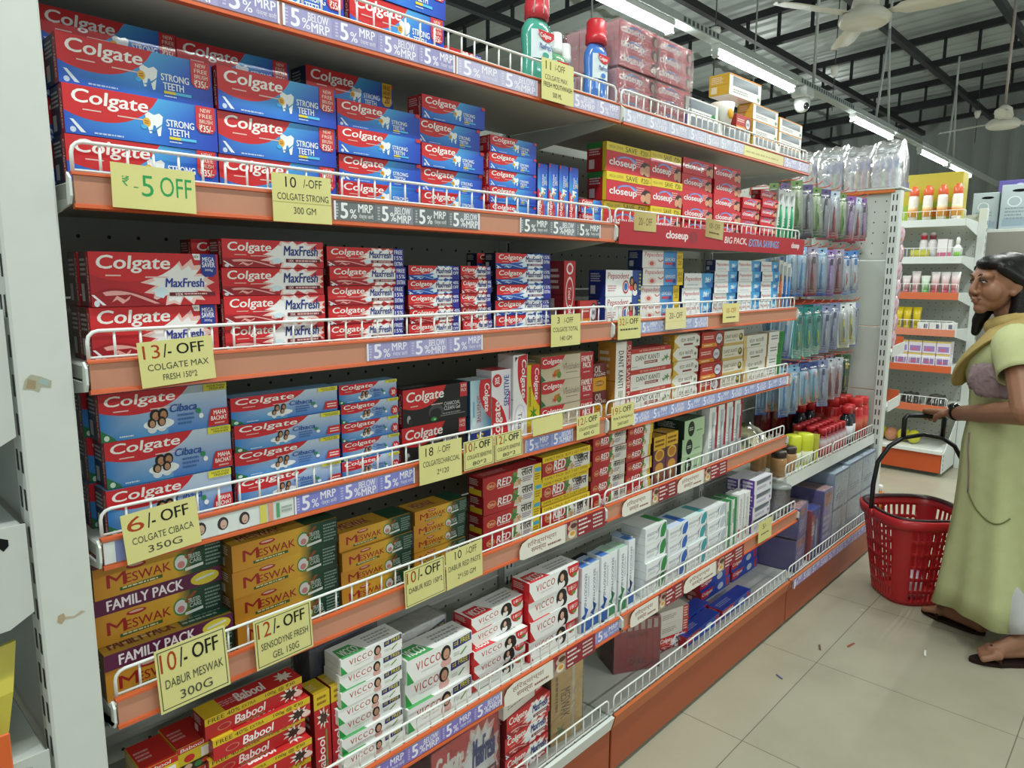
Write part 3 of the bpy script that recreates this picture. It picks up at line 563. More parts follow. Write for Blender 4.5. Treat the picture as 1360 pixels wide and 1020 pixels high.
# kind -> base colour, end colour, top (colour or art), front art, description
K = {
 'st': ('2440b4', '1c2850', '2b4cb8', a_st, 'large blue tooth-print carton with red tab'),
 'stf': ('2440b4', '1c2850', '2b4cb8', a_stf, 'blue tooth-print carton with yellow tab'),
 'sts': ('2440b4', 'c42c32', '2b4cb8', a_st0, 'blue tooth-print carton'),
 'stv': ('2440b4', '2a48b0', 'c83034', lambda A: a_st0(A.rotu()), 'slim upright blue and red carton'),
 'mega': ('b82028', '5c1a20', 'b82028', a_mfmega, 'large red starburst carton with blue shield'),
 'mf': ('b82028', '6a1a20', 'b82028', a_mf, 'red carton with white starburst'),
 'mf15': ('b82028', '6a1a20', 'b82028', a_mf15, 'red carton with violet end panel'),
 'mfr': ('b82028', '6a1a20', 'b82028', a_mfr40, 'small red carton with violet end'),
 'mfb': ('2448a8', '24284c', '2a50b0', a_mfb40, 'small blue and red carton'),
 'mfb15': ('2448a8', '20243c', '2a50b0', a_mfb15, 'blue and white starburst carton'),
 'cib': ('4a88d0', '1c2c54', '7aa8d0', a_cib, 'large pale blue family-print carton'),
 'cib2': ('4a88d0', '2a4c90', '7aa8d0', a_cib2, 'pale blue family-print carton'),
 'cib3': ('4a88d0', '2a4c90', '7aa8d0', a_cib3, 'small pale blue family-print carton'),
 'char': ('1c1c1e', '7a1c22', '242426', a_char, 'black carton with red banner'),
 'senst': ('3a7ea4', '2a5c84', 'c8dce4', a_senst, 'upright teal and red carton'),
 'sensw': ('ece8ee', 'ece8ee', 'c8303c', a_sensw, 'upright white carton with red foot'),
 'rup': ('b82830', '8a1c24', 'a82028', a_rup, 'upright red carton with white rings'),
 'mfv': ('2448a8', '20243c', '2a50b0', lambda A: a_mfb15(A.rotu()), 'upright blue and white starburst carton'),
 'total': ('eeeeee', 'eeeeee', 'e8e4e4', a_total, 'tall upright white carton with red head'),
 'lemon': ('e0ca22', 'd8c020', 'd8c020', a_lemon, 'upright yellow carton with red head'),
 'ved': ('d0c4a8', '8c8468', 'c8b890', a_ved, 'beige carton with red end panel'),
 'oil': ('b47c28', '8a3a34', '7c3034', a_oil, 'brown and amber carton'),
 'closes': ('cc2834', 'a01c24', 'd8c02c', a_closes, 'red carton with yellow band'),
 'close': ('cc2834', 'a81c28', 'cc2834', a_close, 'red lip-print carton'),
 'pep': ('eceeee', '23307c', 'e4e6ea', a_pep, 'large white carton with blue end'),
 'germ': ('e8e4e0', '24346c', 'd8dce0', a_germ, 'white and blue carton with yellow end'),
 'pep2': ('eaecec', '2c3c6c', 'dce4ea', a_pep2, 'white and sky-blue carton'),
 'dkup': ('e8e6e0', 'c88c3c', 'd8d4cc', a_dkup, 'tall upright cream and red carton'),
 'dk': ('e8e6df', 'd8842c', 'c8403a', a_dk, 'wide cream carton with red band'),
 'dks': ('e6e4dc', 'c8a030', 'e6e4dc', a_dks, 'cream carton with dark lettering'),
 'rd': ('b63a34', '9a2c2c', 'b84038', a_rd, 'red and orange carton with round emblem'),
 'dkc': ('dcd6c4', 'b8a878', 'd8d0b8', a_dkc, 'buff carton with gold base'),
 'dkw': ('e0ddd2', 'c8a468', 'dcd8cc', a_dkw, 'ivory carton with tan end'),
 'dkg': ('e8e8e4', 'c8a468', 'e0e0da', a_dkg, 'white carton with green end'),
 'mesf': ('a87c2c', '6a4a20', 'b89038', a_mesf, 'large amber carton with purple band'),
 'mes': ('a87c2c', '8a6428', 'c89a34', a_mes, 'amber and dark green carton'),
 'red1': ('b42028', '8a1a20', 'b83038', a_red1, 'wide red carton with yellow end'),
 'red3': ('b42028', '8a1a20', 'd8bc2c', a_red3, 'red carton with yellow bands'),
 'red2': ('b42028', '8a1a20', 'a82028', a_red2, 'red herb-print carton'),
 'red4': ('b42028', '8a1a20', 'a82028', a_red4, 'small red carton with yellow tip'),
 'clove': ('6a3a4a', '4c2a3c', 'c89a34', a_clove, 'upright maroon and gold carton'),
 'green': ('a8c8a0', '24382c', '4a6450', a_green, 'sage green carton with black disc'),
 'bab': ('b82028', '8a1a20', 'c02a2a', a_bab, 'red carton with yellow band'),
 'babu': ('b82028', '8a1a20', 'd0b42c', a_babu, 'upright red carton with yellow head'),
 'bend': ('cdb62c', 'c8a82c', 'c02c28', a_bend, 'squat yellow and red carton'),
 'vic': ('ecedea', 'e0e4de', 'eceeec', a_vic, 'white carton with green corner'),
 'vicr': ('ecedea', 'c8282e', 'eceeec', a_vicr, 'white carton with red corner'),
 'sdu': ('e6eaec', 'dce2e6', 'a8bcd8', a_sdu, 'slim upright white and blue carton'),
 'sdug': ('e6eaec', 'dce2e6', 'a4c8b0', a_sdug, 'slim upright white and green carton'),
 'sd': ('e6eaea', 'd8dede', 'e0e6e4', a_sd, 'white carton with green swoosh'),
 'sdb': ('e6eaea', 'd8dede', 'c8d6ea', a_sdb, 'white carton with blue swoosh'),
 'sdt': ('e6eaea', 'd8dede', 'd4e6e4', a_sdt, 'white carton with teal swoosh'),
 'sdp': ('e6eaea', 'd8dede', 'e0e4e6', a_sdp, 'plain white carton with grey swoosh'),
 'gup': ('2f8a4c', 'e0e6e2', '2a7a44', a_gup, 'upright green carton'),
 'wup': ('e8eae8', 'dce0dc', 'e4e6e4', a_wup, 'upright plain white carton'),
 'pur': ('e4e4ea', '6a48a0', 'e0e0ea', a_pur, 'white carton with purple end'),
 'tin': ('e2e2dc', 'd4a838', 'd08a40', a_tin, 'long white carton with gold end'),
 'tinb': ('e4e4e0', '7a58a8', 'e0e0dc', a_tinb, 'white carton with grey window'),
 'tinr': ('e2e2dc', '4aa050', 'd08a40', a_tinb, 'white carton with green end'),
 'blk': ('d86470', 'e09098', 'e8a0a8', a_blk, 'film-wrapped brick of red cartons'),
 'mfw': ('b82028', '7a2026', 'b84040', a_mfw, 'wide red starburst carton'),
 'cream': ('d0a860', '8a6a40', 'a07c4c', a_cream, 'film-wrapped block of amber cartons'),
 'rbun': ('a83038', '8a2830', '9a4044', a_rbun, 'film-wrapped block of red cartons'),
 'wred': ('d8d2ca', 'c8c0b8', 'd0c8c0', a_wred, 'off-white carton with red end'),
 'blue': ('2036a0', 'b8303a', '2a4ab4', a_blue, 'long blue carton'),
 'grey': ('c0d4ea', 'a8bcd8', 'd0e0f0', a_grey, 'film-wrapped grey-blue pack'),
 'purw': ('8078c0', '6860a8', 'd0a8a8', a_purw, 'film-wrapped violet pack'),
 'dark': ('3a3c54', '2c2c40', '484a60', lambda A: A.lines(.1, .2, .8, .8, 3, '888ca0'), 'slate grey carton'),
}
_cm = {}
def carton_mesh(kind, w, h, d):
    key = (kind, round(w, 4), round(h, 4), round(d, 4))
    if key in _cm: return _cm[key]
    base, end, top, fr, _ = K[kind]
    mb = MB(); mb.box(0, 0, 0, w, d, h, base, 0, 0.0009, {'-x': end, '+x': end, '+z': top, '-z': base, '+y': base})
    fr(Art(mb, (0, 0, 0), (w, 0, 0), (0, 0, h)))
    # end flaps: tuck seam, bar code and fine print, the brand running up the edge
    E = Art(mb, (0, d, 0), (0, -d, 0), (0, 0, h)); dk = mixc(end, '000000', .45); lt = mixc(end, 'f4f4f0', .6)
    E.rect(.0, .47, 1, .485, dk); E.rect(.12, .1, .4, .42, lt); E.lines(.12, .55, .7, .9, 4, lt, 5)
    if kind in ('st', 'mega', 'cib', 'cib2', 'mf', 'char', 'sts'):
        E.rect(.72, 0, 1, 1, 'a82830'); E.rot().text('Colgate', .1, .76, .9, .94, 'e8d8d4', .02, .12)
    if kind == 'closes': E.rect(0, .8, 1, 1, '2f7a3c'); E.rect(.82, 0, 1, 1, 'd8bc2c')
    if kind in ('red1', 'red2', 'red4'): E.rect(.1, .05, .9, .35, 'd8bc2c')
    if kind == 'pur': E.lines(.1, .1, .9, .9, 3, 'e8e4f4')
    T_ = Art(mb, (0, 0, h), (w, 0, 0), (0, d, 0)); lt = mixc(top, 'ffffff', .35)
    T_.rect(.0, .04, 1, .05, mixc(top, '000000', .25)); T_.lines(.08, .3, .5, .7, 3, lt, 8)
    if kind in ('vic', 'vicr'):
        hue = '4aa45c' if kind == 'vic' else 'd0383c'
        T_.poly([(.02, 0), (.4, 0), (.3, .7), (.05, .7)], hue); T_.text('VICCO', .07, .12, .33, .55, 'f0f2ee', .02); T_.lines(.5, .2, .95, .8, 3, 'a8aeb0', 4)
    if kind == 'mesf': T_.text('FAMILY PACK', .06, .2, .56, .7, '6a2a30', .03); T_.rect(.6, .1, 1, .9, '24503a'); T_.lines(.62, .2, .98, .8, 3, 'a8b8a8')
    if kind == 'mes': T_.rect(.68, .06, 1, 1, '1f4a34'); T_.text('MESWAK', .1, .25, .5, .75, '8c2824', .015)
    if kind == 'bab': T_.rect(0, .0, .2, 1, 'd6b62a'); T_.text('Babool', .35, .2, .65, .8, 'f0e4e0', .03, .15); T_.star(.86, .5, .1, .4, 'e0d8cc', 8, .5)
    if kind == 'sd': T_.rect(.72, .1, .98, .9, '3a9450')
    if kind == 'sdb': T_.rect(.72, .1, .98, .9, '3a6cc0')
    if kind == 'sdt': T_.rect(.72, .1, .98, .9, '48a0a8')
    if kind == 'sdu': T_.rect(.1, .1, .9, .6, '4a78c0')
    if kind == 'tin': T_.rect(.1, .2, .5, .8, 'b86a30')
    _cm[key] = mb.mesh('toothpaste_carton', CARD)
    return _cm[key]
# ------------------------------------------------------------------ the hall: floor, roof, far walls
def floor_mat():
    m = bpy.data.materials.new('vitrified_tile'); m.use_nodes = True; N = m.node_tree.nodes; L = m.node_tree.links; b = N['Principled BSDF']
    tc = N.new('ShaderNodeTexCoord'); mp = N.new('ShaderNodeMapping'); mp.inputs['Location'].default_value = (-0.405, 0.23, 0)
    L.new(tc.outputs['Object'], mp.inputs['Vector'])
    br = N.new('ShaderNodeTexBrick'); br.offset = 0; br.squash = 1
    for k, v in (('Scale', 1.0), ('Mortar Size', 0.0016), ('Mortar Smooth', 0.2), ('Bias', 0.0), ('Brick Width', 0.6), ('Row Height', 0.6)): br.inputs[k].default_value = v
    br.inputs['Color1'].default_value = (*C('a9a591'), 1); br.inputs['Color2'].default_value = (*C('a6a28e'), 1); br.inputs['Mortar'].default_value = (*C('6e695c'), 1)
    L.new(mp.outputs[0], br.inputs['Vector'])
    no = N.new('ShaderNodeTexNoise'); no.inputs['Scale'].default_value = 2.2; no.inputs['Detail'].default_value = 7; no.inputs['Roughness'].default_value = .62
    L.new(tc.outputs['Object'], no.inputs['Vector'])
    rp = N.new('ShaderNodeValToRGB'); rp.color_ramp.elements[0].position = .3; rp.color_ramp.elements[0].color = (.80, .79, .76, 1); rp.color_ramp.elements[1].position = .62; rp.color_ramp.elements[1].color = (1, 1, 1, 1)
    L.new(no.outputs['Fac'], rp.inputs[0])
    mx = N.new('ShaderNodeMix'); mx.data_type = 'RGBA'; mx.blend_type = 'MULTIPLY'; mx.inputs[0].default_value = .8
    L.new(br.outputs['Color'], mx.inputs[6]); L.new(rp.outputs[0], mx.inputs[7]); L.new(mx.outputs[2], b.inputs['Base Color'])
    mr = N.new('ShaderNodeMapRange'); mr.inputs[3].default_value = .42; mr.inputs[4].default_value = .24; L.new(no.outputs['Fac'], mr.inputs[0]); L.new(mr.outputs[0], b.inputs['Roughness'])
    b.inputs['Specular IOR Level'].default_value = .4
    return m
def sheet_mat(name, col, rough, axis_scale):
    m = bpy.data.materials.new(name); m.use_nodes = True; N = m.node_tree.nodes; L = m.node_tree.links; b = N['Principled BSDF']
    tc = N.new('ShaderNodeTexCoord'); no = N.new('ShaderNodeTexNoise'); no.inputs['Scale'].default_value = 1.0; no.inputs['Detail'].default_value = 5
    mp = N.new('ShaderNodeMapping'); mp.inputs['Scale'].default_value = axis_scale; L.new(tc.outputs['Object'], mp.inputs[0]); L.new(mp.outputs[0], no.inputs['Vector'])
    rp = N.new('ShaderNodeValToRGB'); rp.color_ramp.elements[0].color = (*mixc(col, '000000', .12), 1); rp.color_ramp.elements[1].color = (*mixc(col, 'ffffff', .06), 1)
    L.new(no.outputs['Fac'], rp.inputs[0]); L.new(rp.outputs[0], b.inputs['Base Color'])
    b.inputs['Roughness'].default_value = rough; b.inputs['Metallic'].default_value = .15
    return m
mb = MB(); mb.face([(-5, -7, 0), (16, -7, 0), (16, 8, 0), (-5, 8, 0)], 'b0aa98'); struct('floor', mb, floor_mat())
def roof_z(y): return 4.86 - 0.055 * (y - 1.5)
mb = MB(); rows = []
n = 0
for k in range(0, 440):                                   # corrugated sheeting, ribs running up the slope
    x = -5 + k * 0.05; dz = (0, .012, .03, .03, .012, 0)[k % 6]
    rows.append([(x, -7, roof_z(-7) + dz), (x, 8, roof_z(8) + dz)])
mb.grid(rows, 'a0a8a6', 0, False, False); struct('ceiling', mb, sheet_mat('roof_sheet', 'aab3b0', .36, (2.5, .12, 1)))
WSH = sheet_mat('wall_sheet', '98a09d', .5, (.3, .3, .1))
mb = MB(); rows = []
for k in range(0, 301):
    y = -7 + k * 0.05; dx = (0, .01, .03, .03, .01, 0)[k % 6]
    rows.append([(16 - dx, y, 0), (16 - dx, y, 5.6)])
mb.grid(rows, '7d8583', 0, False, False); struct('wall_far', mb, WSH)
mb = MB(); rows = []
for k in range(0, 421):
    x = -5 + k * 0.05; dy = (0, .01, .03, .03, .01, 0)[k % 6]
    rows.append([(x, 8 - dy, 0), (x, 8 - dy, 5.6)])
mb.grid(rows, '7d8583', 0, False, False); struct('wall_side', mb, WSH)

# roof trusses: parallel-chord beams across the hall, ties along it
def truss(x, label):
    t = thing('roof_truss', label, 'roof truss', (x, 0, 0), 0, 'roof trusses')
    f = lambda y: roof_z(y) - 0.03
    for nm, d, s in (('top_chord', .10, .045), ('bottom_chord', .46, .04)):
        m = MB(); rows = []
        for y in (-6.9, 7.9):
            z = f(y) - d; rows.append([(-s, y, z - s), (s, y, z - s), (s, y, z + s), (-s, y, z + s)])
        m.grid(rows, '24282a', 0, True, False, True); m.build(nm, METAL, t)
    m = MB(); m.box(-.016, -.018, -.15, .016, .018, .15, '24282a'); rb = m.mesh('rib', METAL)
    for k in range(22): y = -2.4 + k * .41; obj('rib', rb, t, (0, y, f(y) - .28))
TL = ['dark roof truss above the mouthwash bottles', 'dark roof truss crossing above the white ceiling fan', 'dark roof truss crossing behind the dome camera', 'dark roof truss over the farther ceiling fan', 'dark roof truss close to the far corrugated wall']
for k, x in enumerate((6.1, 8.75, 11.4, 13.9, 15.3)): truss(x, TL[k])
for k, (y, lb) in enumerate(((4.6, 'dark roof tie running over the mouthwash bottles'), (3.0, 'dark roof tie passing just beyond the dome camera'), (1.8, 'dark roof tie between the two ceiling fans'), (.7, 'dark roof tie above the farther fan'))):
    m = MB(); z = roof_z(y) - .56; m.box(-4.8, y - .035, z - .05, 15.9, y + .035, z + .03, '24282a'); o = m.build('roof_tie', METAL); tag(o, lb, 'roof tie', 'roof ties')

# hanging cable tray with tube lights (runs along the aisle, beyond the shelves)
t = thing('light_trunking', 'long white perforated trunking hanging over the shelves', 'lighting trunking', (0, 1.245, 2.83))
m = MB(); m.box(1.0, -.035, 0.0, 13.5, .035, .05, 'b4bcba', 0, .004)
for i, (a, b) in enumerate(((3.55, 4.0), (5.3, 6.5), (7.8, 8.75))):
    for sgn in (-1, 1):
        for k in range(int((b - a) / .05)): m.box(a + k * .05, sgn * .0362 - .0008, .012, a + k * .05 + .025, sgn * .0362 + .0008, .04, '4c5452')
m.build('channel', METAL, t)
for x0, x1, z in ((7.2, 7.6, 2.05), (10.0, 10.35, 2.0), (5.62, 5.62, 1.95)):
    m = MB(); c = (x0 + x1) / 2
    m.tube([(c, 0, z - .75 if x0 != x1 else z), (c, 0, .9 if x0 != x1 else 0.05)], .012, 'b8bebc')
    if x0 != x1:
        m.tube([(x0, 0, .05), (c, 0, .9)], .012, 'b8bebc'); m.tube([(x1, 0, .05), (c, 0, .9)], .012, 'b8bebc')
    m.build('hanger', METAL, t)
TUB = ((2.2, 3.47, 'lit tube light above the film-wrapped red bricks'), (4.0, 5.22, 'lit tube light between the red bricks and dome camera'), (6.56, 7.72, 'lit tube light just beyond the dome camera'), (8.77, 10.0, 'lit tube light second past the dome camera'), (10.12, 11.4, 'lit tube light at the far end of the trunking'))
for a, b, lb in TUB:
    t = thing('tube_light', lb, 'tube light', (a, 1.245, 2.80), 0, 'tube lights on the trunking')
    m = MB(); m.box(0, -.03, -.005, b - a, .03, .03, 'e8ecea', 0, .003); m.build('batten', PLAST, t)
    m = MB(); m.tube([(.03, 0, -.024), (b - a - .03, 0, -.024)], .02, 'ffffff', 10); m.build('glass_tube', TUBE, t)
    for x in (.015, b - a - .015):
        m = MB(); m.box(x - .015, -.022, -.05, x + .015, .022, 0, 'dfe4e2', 0, .003); m.build('lamp_holder', PLAST, t)
# dome camera under the trunking
t = thing('dome_camera', 'white dome security camera hanging below the trunking', 'camera', (5.42, 1.245, 2.80))
m = MB(); m.box(-.085, -.06, -.05, .085, .06, .03, 'e2e6e4', 0, .012); m.build('mount', PLAST, t)
m = MB(); m.lathe([(.055, -.04), (.062, -.07), (.06, -.1), (.048, -.13), (.03, -.148), (.002, -.155)], 0, 0, 0, 18, 0, 'dde2e0'); m.build('housing', PLAST, t)
m = MB(); m.ell(-.03, -.045, -.115, .024, .02, .026, '181a1c', 12, 8); m.build('lens', GLOSS, t)

def fan(x, y, z, rz, label, drop):
    t = thing('ceiling_fan', label, 'ceiling fan', (x, y, z), rz, 'ceiling fans')
    m = MB(); m.lathe([(.012, .14), (.012, drop)], 0, 0, 0, 8, 0, '8a8078'); m.build('down_rod', METAL, t)
    m = MB(); m.lathe([(.02, .20), (.06, .17), (.075, .10), (.05, .08)], 0, 0, 0, 20, 0, 'd9d6c8'); m.build('canopy', PLAST, t)
    m = MB(); m.lathe([(.03, .095), (.10, .075), (.135, .045), (.138, .02), (.125, .004), (.112, -.004), (.105, .0), (.095, -.006), (.002, -.01)], 0, 0, 0, 28, 0, 'dcd9cc'); m.build('motor_housing', PLAST, t)
    for k in range(3):
        m = MB(); a = k * 2 * PI / 3; rows = []
        for r, w, th in ((.12, .028, .0), (.17, .04, .004), (.2, .06, .012), (.34, .07, .016), (.5, .066, .012), (.585, .05, .01), (.6, .02, .01)):
            pts = []
            for q, dz in ((-1, .012), (1, -.012)):
                pts.append((q * w, dz))
            c, s = math.cos(a), math.sin(a)
            P = lambda u, v, zz: (u * c - v * s, u * s + v * c, .05 + zz)
            rows.append([P(r, -w, th), P(r, 0, th * .4 + .006), P(r, w, -th), P(r, w, -th - .003), P(r, 0, th * .4 + .002), P(r, -w, th - .003)])
        m.grid(rows, 'dedbd0', 0, True, True, True); m.build('blade', PLAST, t)
fan(4.2, .43, 2.805, .55, 'cream ceiling fan at the top edge over the aisle', 1.85)
fan(7.7, .30, 2.745, 1.2, 'cream ceiling fan farther off with long stem', 1.75)
for k, (x, y, z, lb) in enumerate(((7.0, 2.4, 3.62, 'thin grey rod hanging beside the dome camera'), (7.6, -.02, 4.1, 'thin grey rod hanging before the farther fan'), (4.5, 2.6, 3.5, 'thin grey rod hanging above the blue mouthwash'))):
    m = MB(); m.tube([(0, 0, -.9), (0, 0, roof_z(y) - z)], .008, 'a0a6a4'); o = m.build('hanging_rod', METAL, None, (x, y, z)); tag(o, lb, 'rod', 'hanging rods')
for x, y, z, lb in ((6.02, 2.33, 3.55, 'white cone pendant under the truss beside dome camera'), (8.7, 2.2, 3.74, 'white cone pendant farther off behind the trunking'), (13.8, 1.7, 4.0, 'tiny white cone pendant near the far wall')):
    t = thing('pendant_socket', lb, 'pendant', (x, y, z), 0, 'cone pendants')
    m = MB(); m.lathe([(.045, .1), (.05, .07), (.03, .0), (.004, -.02)], 0, 0, 0, 14, 0, 'e4e4de'); m.build('cone', PLAST, t)
    m = MB(); m.tube([(0, 0, -.4), (0, 0, roof_z(y) - z)], .006, '4a4c4c', 5); m.build('cable', METAL, t)

# ------------------------------------------------------------------ shelving
def peg_mat(name, col, pitch=.05, r=.0034):
    """powder-coated back board with a grid of punched holes"""
    m = bpy.data.materials.new(name); m.use_nodes = True; N = m.node_tree.nodes; L = m.node_tree.links; b = N['Principled BSDF']
    tc = N.new('ShaderNodeTexCoord'); sx = N.new('ShaderNodeSeparateXYZ'); L.new(tc.outputs['Object'], sx.inputs[0])
    ad = N.new('ShaderNodeMath'); ad.operation = 'ADD'; L.new(sx.outputs[0], ad.inputs[0]); L.new(sx.outputs[1], ad.inputs[1])
    outs = []
    for src in (ad.outputs[0], sx.outputs[2]):
        d = N.new('ShaderNodeMath'); d.operation = 'PINGPONG'; d.inputs[1].default_value = pitch / 2; L.new(src, d.inputs[0])
        q = N.new('ShaderNodeMath'); q.operation = 'POWER'; q.inputs[1].default_value = 2; L.new(d.outputs[0], q.inputs[0]); outs.append(q)
    s = N.new('ShaderNodeMath'); s.operation = 'ADD'; L.new(outs[0].outputs[0], s.inputs[0]); L.new(outs[1].outputs[0], s.inputs[1])
    lt = N.new('ShaderNodeMath'); lt.operation = 'LESS_THAN'; lt.inputs[1].default_value = r * r; L.new(s.outputs[0], lt.inputs[0])
    mx = N.new('ShaderNodeMix'); mx.data_type = 'RGBA'; mx.inputs[6].default_value = (*C(col), 1); mx.inputs[7].default_value = (.012, .012, .012, 1)
    L.new(lt.outputs[0], mx.inputs[0]); L.new(mx.outputs[2], b.inputs['Base Color']); b.inputs['Roughness'].default_value = .45
    return m
PEG = peg_mat('peg_board', 'bcc0b8')
WHITE = 'd3d9d4'; OR = 'c65c30'; SAL = 'c48a70'
BACK = .385
BAYN = ('beside the near white post', 'in the middle of the row', 'behind the toothbrush hooks')
for k, (x0, x1) in enumerate(((.0, 1.2), (1.2, 2.4), (2.4, 3.5))):
    if k == 2: x1 = 3.492
    t = thing('shelving_bay', 'white steel shelving bay with grey back board, ' + BAYN[k], 'shelving', (x0, 0, 0), 0, 'shelving bays')
    m = MB(); w = x1 - x0
    for z0, z1 in ((.186, .47), (.474, .76), (.764, 1.05), (1.054, 1.34), (1.344, 1.63), (1.634, 1.80)): m.box(.002, BACK, z0, w - .002, BACK + .012, z1, 'bcc0b8', 0, .002)
    m.build('back_board', PEG, t)
    m = MB(); m.box(-.02 if k else .0, BACK - .028, .02, .02, BACK - .001, 1.82, WHITE)
    for z in range(34): m.box(-.012, BACK - .0285, .1 + z * .05, -.006, BACK - .0279, .125 + z * .05, '2a2c2c'); m.box(.006, BACK - .0285, .1 + z * .05, .012, BACK - .0279, .125 + z * .05, '2a2c2c')
    m.build('upright', METAL, t)
    m = MB(); m.box(.003, -.028, .162, w - .003, BACK - .03, .186, 'c9cdc6', 0, .002); m.build('base_deck', METAL, t)
    kc = '9e4c2a'
    m = MB(); m.box(.004, -.032, .014, w - .004, -.024, .150, kc, 0, .002); m.box(.0, -.02, 0, w, .3, .013, '1c1c1c'); m.build('kick_plate', METAL, t)
    m = MB(); lc = WHITE if k == 0 else 'b8602f'
    m.prism([(-.046, .190), (-.036, .192), (-.026, .150), (-.034, .148)], 'x', .004, w - .004, lc); m.build('base_rail', METAL, t)
def grille(m, x0, x1, y, zb, zt, pitch=.033, r=.0019):
    R = .014
    pts = [(x0, y, zb), (x0, y, zt - R)] + [(x0 + R - R * math.cos(a), y, zt - R + R * math.sin(a)) for a in (PI / 6, PI / 3, PI / 2)]
    pts += [(x1 - R + R * math.cos(a), y, zt - R + R * math.sin(a)) for a in (PI / 2, PI / 3, PI / 6)] + [(x1, y, zt - R), (x1, y, zb)]
    m.tube(pts, r * 1.35, 'e4e8e4', 8)
    m.tube([(x0, y, zb + .004), (x1, y, zb + .004)], r, 'e4e8e4')
    n = int((x1 - x0) / pitch)
    for k in range(1, n): 
        x = x0 + (x1 - x0) * k / n; m.tube([(x, y + .001, zb - .004), (x, y + .001, zt)], r, 'e0e4e0', 6)
SURF = {'T0': 1.790, 'S1': 1.502, 'S2': 1.262, 'S3': 1.006, 'S4': .753, 'S5': .452, 'S6': .187}
LIPB = {'T0': 1.751, 'S1': 1.468, 'S2': 1.224, 'S3': .973, 'S4': .731, 'S5': .442}
LIPY = {'T0': -.011, 'S1': -.002, 'S2': 0, 'S3': .010, 'S4': .008, 'S5': -.053, 'S6': -.034}
SHN = {'T0': 'top shelf', 'S1': 'second shelf', 'S2': 'third shelf', 'S3': 'fourth shelf', 'S4': 'fifth shelf', 'S5': 'sixth shelf', 'S6': 'base shelf'}
SHD = {'T0': 'topmost', 'S1': 'second from top', 'S2': 'third from top', 'S3': 'fourth from top', 'S4': 'fifth from top', 'S5': 'lowest raised'}
for s in ('T0', 'S1', 'S2', 'S3', 'S4', 'S5'):
    for k, x0 in enumerate((0.0, 1.2)):
        yl, zb, zs, w = LIPY[s], LIPB[s], SURF[s], 1.2
        t = thing('gondola_shelf', f'{"orange-lipped" if not (s == "S1" and k) else "red-lipped"} steel shelf with wire fence, {SHD[s]}, {"next to white post" if k == 0 else "in second bay"}', 'shelf', (x0, 0, 0), 0, 'shelves of the toothpaste gondola')
        m = MB(); m.box(.006, yl + .012, zs - .022, w - .006, BACK - .03, zs, 'c6cac2', 0, .002, {'-z': 'd6d1c4'}); m.build('deck', METAL, t)  # underside coloured lighter and warmer in place of bounced light
        m = MB()                                                  # price rail: face, rolled edges
        m.box(.008, yl, zb + .004, w - .006, yl + .004, zb + .043, SAL, 0, 0)
        m.prism([(yl - .0045, zb - .000), (yl - .0035, zb + .0045), (yl + .0, zb + .0055), (yl + .005, zb + .004), (yl + .004, zb - .002)], 'x', .006, w - .005, OR)
        m.prism([(yl - .003, zb + .0415), (yl - .0025, zb + .0445), (yl + .005, zb + .046), (yl + .008, zb + .043), (yl + .002, zb + .0405)], 'x', .006, w - .005, OR)
        m.build('price_rail', PLAST, t)
        m = MB(); grille(m, .010, w - .012, yl + .008, zb + .044, zb + .084); m.build('wire_grille', METAL, t)
        for e in (0, 1):
            x = .0005 if e == 0 else w - .0035
            m = MB(); m.prism([(yl - .002, zb + .004), (yl - .008, zb + .014), (yl - .008, zb + .036), (yl + .002, zb + .044), (yl + .010, zs - .0225), (BACK - .03, zs - .0225), (BACK - .03, zb - .045), (BACK - .1, zb - .035)], 'x', x, x + .003, WHITE); m.build('bracket', METAL, t)
# base fences
for k, (x0, x1) in enumerate(((.0, 1.2), (1.2, 2.4), (2.4, 3.5))):
    m = MB(); grille(m, x0 + .012, x1 - .012, -.03, .190, .240, .036, .0017); o = m.build('wire_fence', METAL); tag(o, 'low white wire fence along base shelf, ' + ('in the front bay' if k == 0 else 'before the red wrapped block' if k == 1 else 'before the grey-blue packs'), 'wire fence', 'base shelf fences')

# near end post: plain face to the aisle, slots on its side, end shelves hooked on it
t = thing('end_post', 'broad white steel end post with scuffs and peeled sticker marks', 'post', (-.075, 0, 0))
m = MB(); m.box(0, .0, 0, .063, .05, 2.3, 'cdd3cd', 0, .003)
for k in range(44):
    for y in (.008, .03): m.box(-.0006, y, .08 + k * .05, .0, y + .008, .108 + k * .05, '1c1e1e')
m.build('column', METAL, t)
m = MB()
for k, (px, pz, c1) in enumerate(((.018, 1.245, '9c8c70'), (.03, .925, 'a08468'))):
    A = Art(m, (px - .012, -.0002, pz - .012), (.034, 0, 0), (0, 0, .026)); A.k = 2
    if k == 0:
        A.poly([(.0, .25), (.1, .7), (.3, .95), (.62, .8), (.95, .55), (.9, .2), (.6, .3), (.5, .05), (.3, .2)], 'a8a892'); A.poly([(.1, .3), (.2, .75), (.45, .6), (.4, .2)], c1); A.poly([(.5, .5), (.6, .75), (.9, .55), (.8, .3)], '9cb0ac')
    else:
        A.poly([(.0, .35), (.05, .7), (.25, .75), (.3, .45), (.15, .2)], 'b09c80'); A.poly([(.25, .55), (.6, .42), (.85, .62), (1, .5), (.82, .44), (.6, .34), (.3, .4)], 'b8a890')
m.build('sticker_mark', PAPER, t)
